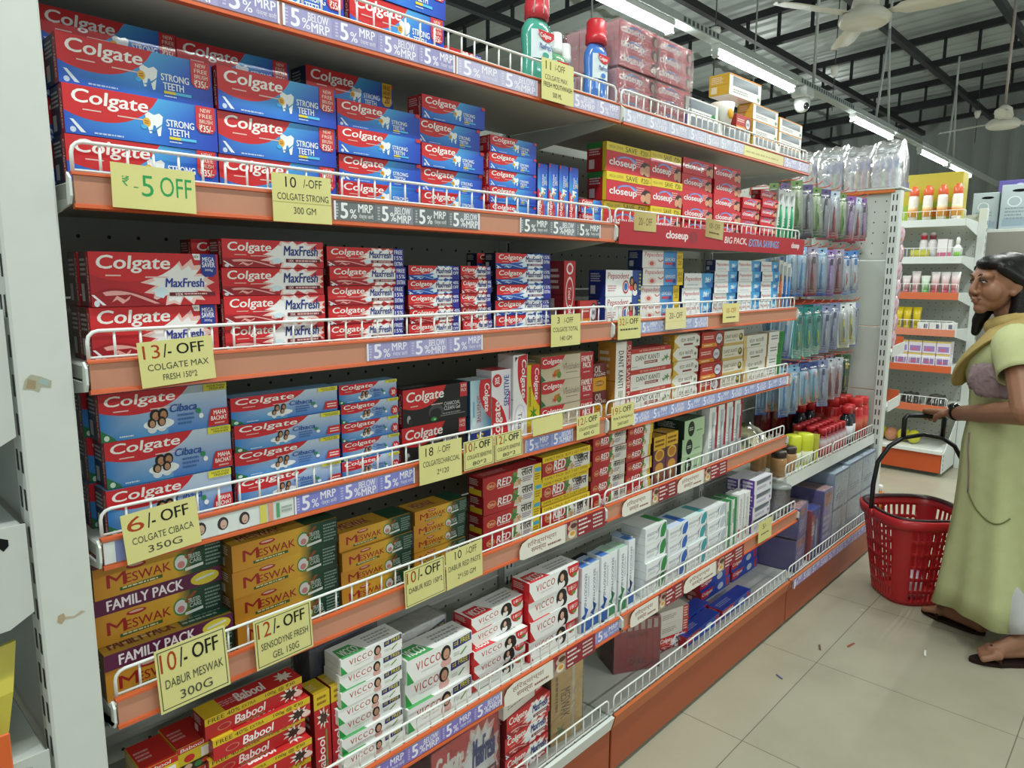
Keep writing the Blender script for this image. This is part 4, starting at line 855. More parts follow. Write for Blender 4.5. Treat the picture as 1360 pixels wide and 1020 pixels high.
for k, (z0, z1, lb) in enumerate(((1.16, 1.34, 'upper white end shelf bracket beside the post'), (.925, 1.065, 'middle white end shelf bracket beside the post'), (.55, .745, 'lowest white end shelf with orange price clip'))):
    t = thing('end_shelf', lb, 'end shelf', (-.078, 0, 0), 0, 'end shelves')
    m = MB(); m.prism([(-.002, z0 + .02), (-.03, z0 + .004), (-.12, z0), (-.5, z0 + .02), (-.5, z1), (-.002, z1)], 'y', .004, .008, 'c4cac4'); m.build('bracket', METAL, t)
    m = MB(); m.prism([(-.028, z1 - .030), (-.022, z1 - .024), (-.022, z1 - .016), (-.030, z1 - .012), (-.036, z1 - .02)], 'y', .0035, .0039, '161818'); m.build('bracket_hole', MATTE, t)
    m = MB(); m.box(-.5, .01, z1 - .02, -.004, .5, z1 - .002, 'c0c6c2', 0, .002); m.build('deck', METAL, t)
    if k == 2:
        m = MB(); m.box(-.16, -.012, z1 + .0, -.045, -.008, z1 + .055, 'd8642c', 0, .002); m.ell(-.10, -.0125, z1 + .028, .03, .002, .018, 'a8aca8', 12, 4); m.build('price_clip', PLAST, t)
m = MB(); m.box(-.072, .054, 0, -.066, .9, 2.2, 'a8aea8'); o = m.build('partition_sheet', METAL); tag(o, 'grey steel back sheet behind the end shelves', 'steel sheet')
t = thing('snack_packet', 'yellow-edged clear snack packet leaning on the end shelf', 'packet', (-.08, .02, .749))
m = MB(); m.grid([[(-.30, .0, .0), (-.045, .0, .0), (-.05, .06, .0), (-.30, .06, .0)], [(-.30, -.004, .07), (-.03, -.004, .09), (-.035, .05, .09), (-.30, .05, .07)], [(-.30, .016, .11), (-.018, .016, .15), (-.018, .022, .15), (-.30, .022, .11)]], 'c8bc48', 0, True, False, True); m.build('packet_body', GLOSS, t)
m = MB(); m.face([(-.28, -.003, .015), (-.075, -.003, .015), (-.06, -.0045, .075), (-.28, -.0045, .06)], 'b8a08c'); m.build('window_print', GLOSS, t)

# far end: pegboard divider with slotted upright and top tray
t = thing('divider_frame', 'white pegboard divider with slotted upright and orange top trim', 'divider', (3.505, 0, 0))
m = MB(); m.box(0, -.026, 0, .055, .018, 1.80, WHITE, 0, .003)
for k in range(34):
    for y in (-.014, .002): m.box(-.0006, y, .10 + k * .05, .0, y + .0055, .128 + k * .05, '26292a')
m.build('upright', METAL, t)
m = MB()
for z0, z1 in ((.20, .82), (.824, 1.14), (1.144, 1.465)): m.box(.012, .018, z0, .03, BACK, z1, 'c0c6c0', 0, .002)
m.build('plain_panel', METAL, t)
m = MB(); m.box(.012, .018, 1.469, .03, BACK, 1.785, 'c0c6c0', 0, .002); m.build('peg_panel', PEG, t)
m = MB(); m.box(-.006, -.0, 1.787, .03, BACK + .1, 1.803, 'd2763a', 0, .002); m.box(-.008, -.03, 1.803, .17, BACK + .1, 1.812, WHITE, 0, .002); m.build('top_trim', PLAST, t)
# raised shelf of the third bay, white lip
t = thing('gondola_shelf', 'white-lipped shelf holding red-capped bottles under the toothbrushes', 'shelf', (2.4, 0, 0), 0, 'shelves of the toothpaste gondola')
m = MB(); m.box(.004, .01, .568, 1.1, BACK - .03, .59, 'c6cac2', 0, .002); m.build('deck', METAL, t)
m = MB(); m.prism([(-.004, .558), (.006, .558), (.012, .592), (.0, .606)], 'x', .004, 1.1, 'd9deda'); m.build('lip', METAL, t)
m = MB(); grille(m, .010, .52, .008, .606, .652); grille(m, .535, 1.09, .008, .606, .652); m.build('wire_grille', METAL, t)
# ------------------------------------------------------------------ cartons, stack by stack
def put(kind, x, y, z, w, h, d, label, rz=0.0, group=None):
    nm = 'long_carton' if kind in ('tin', 'tinb', 'tinr', 'blue', 'wred', 'dark') else 'upright_carton' if h > 1.6 * w else 'toothpaste_carton'
    o = obj(nm, carton_mesh(kind, w, h, d), None, (x, y, z), (0, 0, rz))
    o['label'] = label; o['category'] = 'carton'; o['group'] = group or 'toothpaste cartons'
    return o
def stack(shelf, where, nth, kinds, x, w, h, n, y, d=None, film=False, jit=1.0, desc=None, step=0.0):
    """n cartons one on another; kinds: one kind or one per row from the bottom"""
    ks = kinds if isinstance(kinds, (list, tuple)) else [kinds] * n
    z = SURF[shelf] + .0004; h0 = h
    for i in range(n):
        k = ks[i]; dd = d or min(max(h, .035), .055); base = desc or K[k][4]
        pos = ORD[n - 1 - i] if n > 1 else ''
        if n > 1 and i == 0: pos = 'bottom'
        lab = f'{base}, {pos} in {where}, {SHN[shelf]}' if n > 1 else f'{base}, {where}, {SHN[shelf]}'
        o = put(k, x + random.uniform(-.003, .003) * jit, y + step * (i > 0) + random.uniform(-.004, .004) * jit, z, w - .002, h - .0008, dd, lab, random.uniform(-.012, .012) * jit, f'cartons on the {SHN[shelf]}')
        z += h
post = lambda n: f'{NTH[n]} stack from white post' if n else 'stack beside white post'
bay = lambda n: f'{NTH[n]} stack past shelf joint' if n else 'stack next to shelf joint'
# top shelf
stack('T0', 'by the white post end', 0, 'st', .235, .21, .072, 1, .03, .06); stack('T0', 'second from the white post', 0, 'st', .458, .213, .072, 1, .03, .06)
put('sts', .24, .03, 1.8632, .205, .06, .06, 'blue tooth-print carton lying on another, first from post, top shelf'); put('st', .46, .028, 1.8632, .21, .075, .06, 'large blue carton with red tab lying on another, top shelf')
stack('T0', 'low beside the blue pair', 0, 'mf15', .66, .125, .036, 1, .045, .05)
def brick(x, y, z, w, h, d, label):
    t = thing('wrapped_brick', label, 'multipack', (x, y, z), random.uniform(-.02, .02), 'film-wrapped red bricks')
    m = MB()
    base, end, top, fr, _ = K['blk']; m.box(0, 0, 0, w, d, h, base, 0, .002, {'-x': 'e8b4ba', '+x': 'e8b4ba', '+z': 'ecc0c6'}); fr(Art(m, (0, 0, 0), (w, 0, 0), (0, 0, h)))  # pinkish lightening of the red block paints in the glare on its film
    E = Art(m, (0, d, 0), (0, -d, 0), (0, 0, h))
    for i in range(4): E.rect(i / 4 + .01, .04, i / 4 + .02, .96, 'c04854'); E.text('closeup', i / 4 + .04, .55, i / 4 + .23, .72, 'f0d8dc', .02)
    m.build('carton_block', CARD, t)
    m = MB(); e = .006; rows = []
    for z_, q in ((-.0, 0), (.0, 1), (h * .5, 1.15), (h, 1), (h + .004, .3)):
        rows.append([(-e * q, -e * q, z_), (w * .5, -e * q * .6, z_), (w + e * q, -e * q, z_), (w + e * q, d + e * q, z_), (w * .5, d + e * q * .6, z_), (-e * q, d + e * q, z_)])
    m.grid(rows, 'ffffff', 0, True, False, True); m.build('shrink_wrap', BRICKFILM, t)
h = .106
brick(1.236, .03, SURF['T0'] + .0006, .17, h, .17, 'film-wrapped brick of red cartons, lower one beside blue mouthwash'); brick(1.238, .028, SURF['T0'] + h + .006, .168, h, .17, 'film-wrapped brick of red cartons, upper one above blue mouthwash')
brick(1.420, .03, SURF['T0'] + .0006, .165, h, .17, 'film-wrapped brick of red cartons, lower one beside white cartons'); brick(1.419, .028, SURF['T0'] + h + .006, .168, h, .17, 'film-wrapped brick of red cartons, upper one toward white cartons')
stack('T0', 'stack beside the red bricks', 0, ['tinb', 'tinr'], 1.562, .195, .049, 2, .02, .05)
stack('T0', 'below the printed cup', 0, ['tinr'], 1.768, .205, .052, 1, .02, .05)
stack('T0', 'stack behind the printed cup', 0, 'tin', 1.985, .195, .05, 3, .02, .055)
stack('T0', 'endmost stack', 0, 'tin', 2.188, .2, .046, 3, .02, .055)
put('tin', 1.83, .03, SURF['T0'] + .1512, .21, .062, .07, 'long white gold-ended carton perched across the stack, top shelf', -.03)
put('rd', 1.868, .02, SURF['T0'] + .0525, .1, .045, .05, 'small maroon carton tucked beside the printed cup, top shelf')
# second shelf
S = 'S1'
stack(S, post(0), 0, ['st'] * 3, .012, .204, .0635, 3, .035, .055); stack(S, post(1), 1, ['st'] * 3, .219, .206, .0635, 3, .035, .055)
stack(S, 'rear stack by white post', 0, ['st'] * 4, .006, .185, .0592, 4, .096, .05); stack(S, 'rear second stack', 0, ['st'] * 4, .188, .185, .0586, 4, .096, .05); stack(S, 'rear third stack', 0, ['stf'] * 4, .406, .19, .0608, 4, .096, .05)
stack(S, post(2), 2, 'sts', .428, .182, .0452, 4, .035); stack(S, post(3), 3, 'sts', .614, .168, .0446, 5, .035, None, False, 2); stack(S, post(4), 4, 'sts', .794, .148, .0345, 5, .035)
for i in range(4):
    put('stv', .954 + i * .038, .04, SURF[S] + .0004, .034, .137 - .004 * (i == 0), .046, f'slim upright blue and red carton, {NTH[i]} of four standing, second shelf', 0, 'cartons on the second shelf')
stack(S, 'low pair at shelf joint', 5, 'sts', 1.108, .085, .034, 2, .035)
stack(S, bay(0), 0, 'closes', 1.198, .203, .0712, 3, .03, .06); stack(S, bay(1), 1, 'closes', 1.404, .166, .0725, 3, .03, .06)
stack(S, bay(2), 2, 'close', 1.576, .182, .0444, 5, .03); stack(S, bay(3), 3, 'close', 1.762, .18, .0446, 5, .03); stack(S, bay(4), 4, 'close', 1.955, .135, .0352, 4, .03); stack(S, bay(5), 5, 'close', 2.105, .13, .0296, 6, .03)
# third shelf
S = 'S2'
stack(S, post(0), 0, 'mega', .026, .18, .0762, 2, .035, .043); stack(S, 'rear stack by white post', 0, 'mega', .026, .18, .0762, 2, .083, .043, False, .6)
stack(S, post(1), 1, 'mf', .212, .180, .0442, 4, .035); stack(S, 'rear second stack', 1, 'mf', .190, .18, .0442, 4, .088, .044, False, .6)
stack(S, post(2), 2, 'mf15', .398, .168, .0342, 5, .035)
stack(S, post(3), 3, ['mfr', 'mfr', 'mfr', 'mfb', 'mfb'], .574, .134, .0282, 5, .035); stack(S, post(4), 4, 'mfr', .712, .088, .0284, 5, .035)
stack(S, post(5), 5, 'mfb15', .814, .182, .0342, 5, .035); stack(S, 'rear sixth stack', 5, 'mfb15', .802, .18, .0342, 5, .08, .035, False, .6)
put('mfv', 1.006, .1, SURF[S] + .0004, .05, .176, .04, 'upright blue starburst carton standing behind the sixth stack, third shelf', 0, 'cartons on the third shelf'); 
put('rup', 1.066, .05, SURF[S] + .0004, .044, .158, .05, 'upright red carton with white rings standing by joint, third shelf', 0, 'cartons on the third shelf'); put('rd', 1.118, .04, SURF[S] + .0004, .07, .06, .045, 'small red carton lying by the joint, third shelf', 0, 'cartons on the third shelf')
stack(S, bay(0), 0, 'pep', 1.208, .165, .069, 2, .03, .055); stack(S, bay(1), 1, 'germ', 1.376, .212, .0482, 4, .03)
stack(S, bay(2), 2, 'pep2', 1.603, .178, .0440, 3, .03); stack(S, bay(3), 3, 'pep2', 1.792, .155, .0348, 5, .03); stack(S, bay(4), 4, 'pep2', 1.952, .175, .0352, 5, .03); stack(S, bay(5), 5, 'pep2', 2.137, .145, .0350, 5, .03)
# fourth shelf
S = 'S3'
stack(S, post(0), 0, 'cib', .028, .186, .0698, 3, .045, .05); stack(S, 'rear stack by white post', 0, 'cib', .022, .186, .0698, 3, .1, .05, False, .6)
stack(S, post(1), 1, 'cib2', .219, .198, .0452, 4, .045); stack(S, post(2), 2, 'cib3', .422, .132, .0358, 5, .045); stack(S, post(3), 3, 'char', .564, .176, .0765, 2, .045, .055)
G4 = 'cartons on the fourth shelf'
put('senst', .746, .045, SURF[S] + .0004, .062, .152, .05, 'upright teal and red carton beside black cartons, fourth shelf', 0, G4); put('sensw', .812, .046, SURF[S] + .0004, .062, .168, .05, 'upright white red-footed carton beside the teal one, fourth shelf', 0, G4)
put('total', .878, .042, SURF[S] + .0004, .048, .198, .05, 'tallest upright white carton with red head, fourth shelf', 0, G4); put('lemon', .930, .045, SURF[S] + .0004, .044, .17, .05, 'upright yellow carton with red head, fourth shelf', 0, G4)
stack(S, 'stack beside yellow carton', 7, 'ved', .981, .21, .0615, 3, .045, .05); stack(S, 'stack before shelf joint', 8, 'oil', 1.2, .06, .0745, 2, .055, .05)
put('dkup', 1.272, .035, SURF[S] + .0004, .074, .202, .06, 'tall upright cream and red carton at joint, fourth shelf', 0, G4)
stack(S, bay(1), 1, 'dk', 1.352, .222, .0588, 3, .04); stack(S, bay(2), 2, 'dks', 1.580, .155, .0408, 5, .04); stack(S, bay(3), 3, 'rd', 1.742, .142, .051, 4, .04); stack(S, bay(4), 4, 'dkc', 1.893, .150, .0495, 4, .04); stack(S, bay(5), 5, 'dkw', 2.050, .19, .0435, 4, .04); stack(S, bay(6), 6, 'dkg', 2.246, .135, .044, 4, .04)
# fifth shelf
S = 'S4'
stack(S, post(0), 0, ['mesf', 'mesf', 'mesf'], .006, .196, .0750, 3, .047, .06, step=.03)
stack(S, post(1), 1, 'mes', .205, .203, .0468, 4, .048); stack(S, 'rear second stack', 1, 'mes', .190, .2, .0468, 4, .1, .045, False, .5)
stack(S, post(2), 2, 'mes', .412, .172, .0378, 4, .048, .06); stack(S, post(3), 3, 'mes', .590, .146, .030, 5, .048, .06)
stack(S, post(4), 4, 'red1', .785, .2, .0452, 4, .048, .05); stack(S, post(5), 5, 'red3', .990, .195, .0632, 3, .048, .055)
stack(S, bay(0), 0, 'red2', 1.190, .155, .0420, 5, .043); stack(S, bay(1), 1, 'red4', 1.352, .130, .0352, 6, .043)
G5 = 'cartons on the fifth shelf'
put('clove', 1.495, .045, SURF[S] + .0004, .068, .155, .06, 'upright maroon and gold carton beside small red cartons, fifth shelf', 0, G5); put('clove', 1.566, .045, SURF[S] + .0004, .068, .157, .06, 'upright maroon and gold carton next to green cartons, fifth shelf', 0, G5)
stack(S, bay(3), 3, 'green', 1.662, .132, .0605, 3, .043, .11)
# sixth shelf
S = 'S5'
for i in range(2):
    for j in range(4): put('bend', .035 + i * .056, .02 + .01 * i, SURF[S] + .0004 + j * .047, .054, .046, .075, f'squat yellow and red carton, {ORD[3 - j]} of {"outer" if i == 0 else "inner"} pile by post, sixth shelf', random.uniform(-.03, .03), 'cartons on the sixth shelf')
stack(S, 'stack by white post', 1, 'bab', .136, .176, .0374, 6, .012, .045, False, 2)
for i in range(2): put('babu', .328 + i * .036, .02, SURF[S] + .0004, .033, .176, .05, f'upright red carton with yellow head, {"nearer stacked red cartons" if i == 0 else "touching white cartons"}, sixth shelf', 0, 'cartons on the sixth shelf')
stack(S, 'tall stack of seven', 2, 'vic', .376, .145, .0325, 7, .012, .055, False, 1.6); stack(S, 'low stack of three', 3, 'vic', .535, .182, .0535, 3, .012, .065, False, 1.4, 'large white carton with green corner')
stack(S, 'stack of five', 4, 'vicr', .720, .175, .0354, 5, .012, .06, False, 2); stack(S, 'stack of four', 5, 'vicr', .903, .19, .0515, 4, .012, .06, False, 1.4, 'large white carton with red corner')
G6 = 'cartons on the sixth shelf'
for i, k in enumerate(('sdu', 'sdu', 'sdu', 'sdug', 'sdug')): put(k, 1.104 + i * .042, .005 + .003 * (i % 2), SURF[S] + .0004, .038, .180 + .006 * (i > 1), .05, f'slim upright white carton, {NTH[i]} of five beside red-cornered stack, sixth shelf', random.uniform(-.03, .03), G6)
for i in range(2): put('sdu', 1.325 + i * .033, .01 + .03 * i, SURF[S] + .0004, .031, .192 - .01 * i, .06, f'slim upright white carton past the joint, {"front" if i == 0 else "rear"} one, sixth shelf', 0, G6)
stack(S, 'stack of four past joint', 1, 'sd', 1.400, .115, .0522, 4, -.0, .085); stack(S, 'blue stack past joint', 2, 'sdb', 1.518, .118, .0445, 4, .0, .085); stack(S, 'teal stack past joint', 3, 'sdt', 1.640, .125, .0443, 4, .0, .085); stack(S, 'plain stack past joint', 4, 'sdp', 1.770, .128, .0435, 4, .0, .085)
for i in range(2): put('gup', 1.905 + i * .042, .0, SURF[S] + .0004, .038, .17, .07, f'upright green carton, {"nearer plain white stack" if i == 0 else "nearer purple-ended stack"}, sixth shelf', .1, G6)
for i in range(2): put('wup', 1.992 + i * .05, .0, SURF[S] + .0004, .045, .175 - .004 * i, .05, f'upright plain white carton, {"beside green cartons" if i == 0 else "beside purple-ended stack"}, sixth shelf', .05, G6)
stack(S, 'front purple stack', 6, 'pur', 2.108, .15, .0505, 4, .0, .05); stack(S, 'rear purple stack', 6, 'pur', 2.10, .15, .0495, 4, .055, .045)
for i in range(2): put('dark', 1.225 + i * .175, .15 + .02 * i, SURF[S] + .0004 + .0 * i, .15 if i == 0 else .12, .05 if i else .09, .045, f'slate grey carton at the back of sixth shelf, {"taller" if i == 0 else "shorter"} one', .1, G6)
# film-wrapped blocks and odd cartons on the base shelf and the fourth stack's rear
def wrapped(name, kind, x, y, z, w, h, d, rz, label, slump=.004):
    t = thing(name, label, 'multipack', (x, y, z), rz, 'film-wrapped blocks')
    base, end, top, fr, _ = K[kind]; m = MB(); m.box(0, 0, 0, w, d, h, base, 0, .003, {'-x': end, '+x': end, '+z': top}); fr(Art(m, (0, 0, 0), (w, 0, 0), (0, 0, h))); m.build('carton_block', CARD, t)
    m = MB(); rows = []
    for z_, q in ((0, 1), (h * .5, 1.5), (h, 1), (h + slump, .2)): rows.append([(-.0014 * q, -.002 * q, z_), (w * .5, -.0025 * q, z_), (w + .0014 * q, -.002 * q, z_), (w + .0014 * q, d + .002 * q, z_), (w * .5, d + .002 * q, z_), (-.0014 * q, d + .002 * q, z_)])
    m.grid(rows, 'ffffff', 0, True, False, True); m.build('shrink_wrap', FILM, t)
    return t
wrapped('wrapped_block', 'dark', .36, .085, SURF['S5'] + .0005, .16, .222, .06, .05, 'film-wrapped dark cartons behind the tall white stack, sixth shelf')
wrapped('wrapped_block', 'vic', .535, .088, SURF['S5'] + .0005, .175, .168, .06, .03, 'film-wrapped white cartons behind the low white stack, sixth shelf')
for i, (x, y, r) in enumerate(((.10, .2, .3), (.22, .25, -.2), (.44, .20, 1.3), (.22, .25, .1))): put('mes' if i % 2 else 'bab', x, y, SURF['S5'] + .0005 + .036 * (i == 3), .14, .035, .04, f'loose carton lying askew at the dark rear, {("next to post", "second from post", "steeply turned", "on top of another")[i]}, sixth shelf', r, G6)
S = 'S6'; GB = 'cartons on the base shelf'
wrapped('wrapped_block', 'mfw', .585, .0, SURF[S] + .0005, .215, .19, .14, .05, 'film-wrapped red starburst block in front bay, base shelf')
stack(S, 'stack beside yellow block', 1, 'mfw', .812, .16, .056, 3, .0, .055); put('wred', .80, -.005, SURF[S] + .169, .16, .055, .09, 'red-ended white carton lying atop red starburst stack, base shelf', .12, GB)
wrapped('wrapped_block', 'cream', .985, .005, SURF[S] + .0005, .115, .205, .12, -.1, 'film-wrapped amber block standing alone, base shelf')
wrapped('wrapped_block', 'rbun', 1.372, .082, SURF[S] + .0005, .155, .165, .10, -.5, 'film-wrapped red block standing skew past the joint, base shelf')
for j in range(3): put('wred' if j else 'mfw', 1.575, .05, SURF[S] + .0005 + j * .045, .13, .044, .09, f'off-white red-ended carton, {ORD[2 - j]} of three behind wrapped red block, base shelf', -.25, GB)
put('blue', 1.66, .0, SURF[S] + .0005, .24, .036, .055, 'long blue carton lying along the fence, nearer the joint, base shelf', .02, GB); put('blue', 1.915, .004, SURF[S] + .0005, .24, .036, .055, 'long blue carton lying along the fence, farther one, base shelf', .02, GB); put('blue', 1.70, .06, SURF[S] + .0005, .24, .04, .055, 'long blue carton lying second from the fence, base shelf', .03, GB)
for i in range(2):
    for j in range(4): put('blue', 1.98 + i * .25 - .01 * j, .12, SURF[S] + .0005 + j * .044, .23, .043, .06, f'blue carton, {ORD[3 - j]} of {"nearer" if i == 0 else "farther"} rear stack, base shelf', 0, GB)
# ------------------------------------------------------------------ price cards, price strips and banners
def tagcard(shelf, x, w, z0, z1, lines, label, roll=0.0, col='d6d28a', border=False, off=.0115):
    """lines: (text, x0, y0, x1, y1, colour, bold)"""
    h = z1 - z0; m = MB(); m.box(0, 0, 0, w, .0006, h, col, 0)
    A = Art(m, (0, 0, 0), (w, 0, 0), (0, 0, h))
    A.grad(0, .0, 1, 1, col, mixc(col, 'e0dca0', .3), mixc(col, 'dcd898', .3), col)
    if border:
        for r in ((.03, .04, .97, .055), (.03, .945, .97, .96), (.03, .04, .042, .96), (.958, .04, .97, .96)): A.rect(*r, '4a4a3a')
    for t, a, b, c, d, cc, bo in lines:
        if t == '~': A.lines(a, b, c, d, 1, cc)
        elif t == '-': A.rect(a, b, c, d, cc)
        else: A.text(t, a, b, c, d, cc, bo)
    o = m.build('price_card', PAPER, None, (x, LIPY[shelf] - off, z0), (random.uniform(-.03, .0), roll, 0))
    return tag(o, label, 'price card', 'yellow offer cards')
RD, BK, GR = 'a8401c', '1c1c1a', '4a4a42'
def off(num, l2='', l3='', nc=RD, bold=.02):
    L = [(num, .06, .62, .28, .92, nc, .0), ('/-', .32, .62, .43, .92, BK, .01), ('OFF', .50, .66, .88, .9, BK, bold)]
    if l2: L.append((l2, .1, .36, .92, .5, GR, .0))
    if l3: L.append((l3, .28, .12, .74, .26, GR, .0))
    return L
tagcard('S1', .048, .109, 1.471, 1.529, [('5', .34, .3, .48, .78, '2f9a58', .0), ('OFF', .56, .34, .95, .8, '2f9a58', .0), ('₹', .12, .5, .2, .72, '2f9a58', .0), ('-', .25, .48, .3, .5, '2f9a58', 0)], 'yellow card with green handwriting on second shelf, beside white post', .02)
tagcard('S1', .275, .104, 1.466, 1.540, [('10', .22, .72, .4, .94, BK, 0), ('/-OFF', .52, .74, .84, .92, BK, 0), ('COLGATE STRONG', .08, .46, .95, .60, GR, .006), ('300 GM', .34, .18, .72, .32, GR, 0), ('-', 0, .41, 1, .42, 'b8b068', 0)], 'yellow offer card with three lines on second shelf, beside grey strip')
tagcard('S2', .068, .104, 1.226, 1.290, off('13', 'COLGATE MAX', 'FRESH 150*2'), 'yellow offer card on third shelf, first from white post', -.05)
tagcard('S2', .947, .108, 1.222, 1.296, [('3', .2, .72, .28, .92, BK, 0), ('/-OFF', .42, .72, .74, .9, BK, 0), ('COLGATE TOTAL', .06, .46, .92, .6, GR, .004), ('140 GM', .3, .18, .7, .32, GR, 0)], 'yellow offer card hanging before red carton at joint, third shelf')
tagcard('S2', 1.212, .105, 1.222, 1.281, off('32', '~', ''), 'yellow offer card first past shelf joint, third shelf'); 
tagcard('S2', 1.441, .112, 1.236, 1.296, [('20/- OFF', .18, .5, .82, .78, BK, 0), ('-', 0, .36, 1, .37, 'b8b068', 0)], 'pale yellow card second past shelf joint, third shelf', 0, 'e2d6a0')
tagcard('S2', 1.781, .112, 1.240, 1.300, [('10/- OFF', .2, .5, .8, .76, RD, 0), ('~', .2, .2, .8, .34, GR, 0)], 'pale yellow card third past shelf joint, third shelf', 0, 'e0d48c')
tagcard('S3', .034, .105, .975, 1.048, off('6', 'COLGATE CIBACA', '350G'), 'yellow offer card on fourth shelf, first from white post', -.06, border=False)
tagcard('S3', .565, .112, .975, 1.054, [('18', .14, .7, .32, .92, BK, 0), ('/- OFF', .42, .72, .72, .9, BK, 0), ('COLGATECHARCOAL', .08, .44, .95, .58, GR, .004), ('2*120', .4, .18, .68, .32, GR, 0)], 'yellow offer card before the black cartons, fourth shelf')
tagcard('S3', .684, .088, .980, 1.042, off('10', 'COLGATE SENSITIVE', '80*2', RD, .03), 'yellow offer card before teal carton, fourth shelf', -.02, border=True)
tagcard('S3', .775, .088, .982, 1.042, off('12', 'COLGATE SENSITIVE', '80*2', RD, .03), 'yellow offer card before tall white carton, fourth shelf', -.02, border=True)
tagcard('S3', .899, .107, 1.019, 1.058, [], 'empty yellow card with no writing, fourth shelf', -.02)
tagcard('S3', 1.062, .094, .982, 1.040, off('12', 'COLGATE VEDSHAKTI', '400 G', RD, .03), 'yellow offer card before beige cartons at joint, fourth shelf', -.02)
tagcard('S3', 1.208, .105, .984, 1.046, off('19', 'PATANJALI', 'DANT KANTI'), 'yellow offer card first past shelf joint, fourth shelf', -.02)
tagcard('S4', .062, .107, .730, .832, off('10', 'DABUR MESWAK', '300G'), 'bordered yellow offer card on fifth shelf, first from white post', -.03, border=True)
tagcard('S4', .214, .105, .735, .822, off('12', 'SENSODYNE FRESH', 'GEL 150G'), 'bordered yellow offer card on fifth shelf, second from white post', -.03, border=True)
tagcard('S4', .523, .105, .733, .812, off('10', 'DABUR RED 150*2', ''), 'bordered yellow offer card on fifth shelf, third from white post', -.03, border=True)
tagcard('S4', .631, .104, .735, .818, [('10', .24, .72, .42, .94, BK, 0), ('/-OFF', .54, .74, .84, .92, BK, 0), ('DABUR RED PASTE', .06, .46, .95, .60, GR, .004), ('2*150 GM', .3, .18, .8, .32, GR, 0)], 'plain-edged yellow offer card before wide red cartons, fifth shelf', -.03)
tagcard('S5', 2.023, .11, .458, .532, [('5/-', .3, .6, .6, .85, BK, 0), ('~', .2, .3, .8, .42, GR, 0)], 'yellow offer card before the purple-ended cartons, sixth shelf')
tagcard('T0', .893, .107, 1.754, 1.838, [('11', .12, .74, .28, .94, BK, 0), ('/-OFF', .4, .76, .72, .92, BK, 0), ('COLGATE MAX', .1, .5, .8, .62, GR, 0), ('FRESH MOUTHWASH', .06, .32, .95, .44, BK, .006), ('500 ML', .34, .1, .62, .22, GR, 0)], 'yellow offer card below green mouthwash bottle, top shelf')
tagcard('S1', 1.267, .105, 1.500, 1.548, [('20/- OFF', .2, .3, .8, .7, '5a4c28', 0)], 'tan offer card before yellow-banded red cartons, second shelf', .0, 'b8a468')
tagcard('S1', 1.640, .11, 1.500, 1.554, [('10/- OFF', .2, .5, .8, .8, '4a3c20', 0), ('~', .2, .2, .8, .36, '4a3c20', 0)], 'tan offer card tilted before lip-print cartons, second shelf', .06, 'a89460')

def strip(shelf, x0, x1, label, col='7f7cc0', fg='e6e4f2', seed=0, z0=.0075, z1=.0385, out=.0012, gaps=True):
    """paper strip repeating the 5 % below MRP notice, slid into the price rail"""
    zb = LIPB[shelf] if shelf in LIPB else .150
    w = x1 - x0; h = z1 - z0; m = MB(); m.box(0, 0, 0, w, .0008, h, 'e8e8ec', 0); A = Art(m, (0, 0, 0), (w, 0, 0), (0, 0, h))
    n = max(1, round(w / .094)); mw = 1 / n
    for i in range(n):
        a = i * mw; P = lambda u: a + u * mw
        c1 = mixc(col, 'c8c4e4', .25 * ((i + seed) % 2))
        A.grad(P(0), 0, P(1), 1, col, c1, c1, col)
        A.lines(P(.06), .12, P(.12), .9, 5, mixc(col, fg, .6), i)
        A.text('5', P(.16), .1, P(.34), .92, fg, .045); A.text('%', P(.38), .12, P(.54), .62, fg, .02)
        if (i + seed) % 2: A.text('BELOW', P(.5), .54, P(.92), .94, fg, .02); A.text('MRP', P(.56), .06, P(.94), .5, fg, .03)
        else: A.text('MRP', P(.58), .48, P(.94), .92, fg, .03); A.text('पेक्षा कमी', P(.6), .08, P(.95), .4, fg, .0)
    if gaps: A.rect(0, 0, .012, 1, 'eceaf2'); A.rect(.988, 0, 1, 1, 'eceaf2')
    o = m.build('price_strip', PAPER, None, (x0, LIPY[shelf] - out, zb + z0)); return tag(o, label, 'price strip', 'five percent price strips')
LAV, GRY, LAV_GLARE = '9c98c4', '6f7678', 'bcbad6'
for x0, x1, c, sd, lb in ((.02, .30, LAV, 0, 'lavender strip on top shelf edge, first from white post'), (.305, .655, LAV, 1, 'lavender strip on top shelf edge, below blue cartons'), (.66, .89, LAV_GLARE, 0, 'pale lavender strip on top shelf edge, before yellow card'), (1.003, 1.19, LAV_GLARE, 1, 'pale lavender strip on top shelf edge, ending at joint'), (1.208, 1.62, 'c4c8da', 0, 'pale strip on top shelf edge, under red bricks'), (1.625, 1.86, 'c6ccd8', 1, 'pale strip on top shelf edge, under white cartons'), (2.17, 2.39, 'c0bed8', 0, 'pale strip on top shelf edge, last before toothbrushes')):
    strip('T0', x0, x1, lb, c, 'eceaf4', sd)  # pale tints put the wash of glare into the strip colours
def plainstrip(shelf, x0, x1, cols, label, art=None, z0=.0075, z1=.0385):
    w = x1 - x0; h = z1 - z0; m = MB(); m.box(0, 0, 0, w, .0008, h, cols[0], 0); A = Art(m, (0, 0, 0), (w, 0, 0), (0, 0, h)); A.grad(0, 0, 1, 1, cols[0], cols[1])
    if art: art(A)
    o = m.build('price_strip', PAPER, None, (x0, LIPY[shelf] - .0012, LIPB[shelf] + z0)); return tag(o, label, 'price strip')
plainstrip('T0', 1.865, 2.165, ('e0dc9c', 'd8cfa0'), 'pale yellow paper strip with painted glare on top shelf edge, below gold-ended cartons', lambda A: A.lines(.05, .3, .9, .6, 1, 'b8b080'))  # yellow tint paints the glare on this stretch of the rail
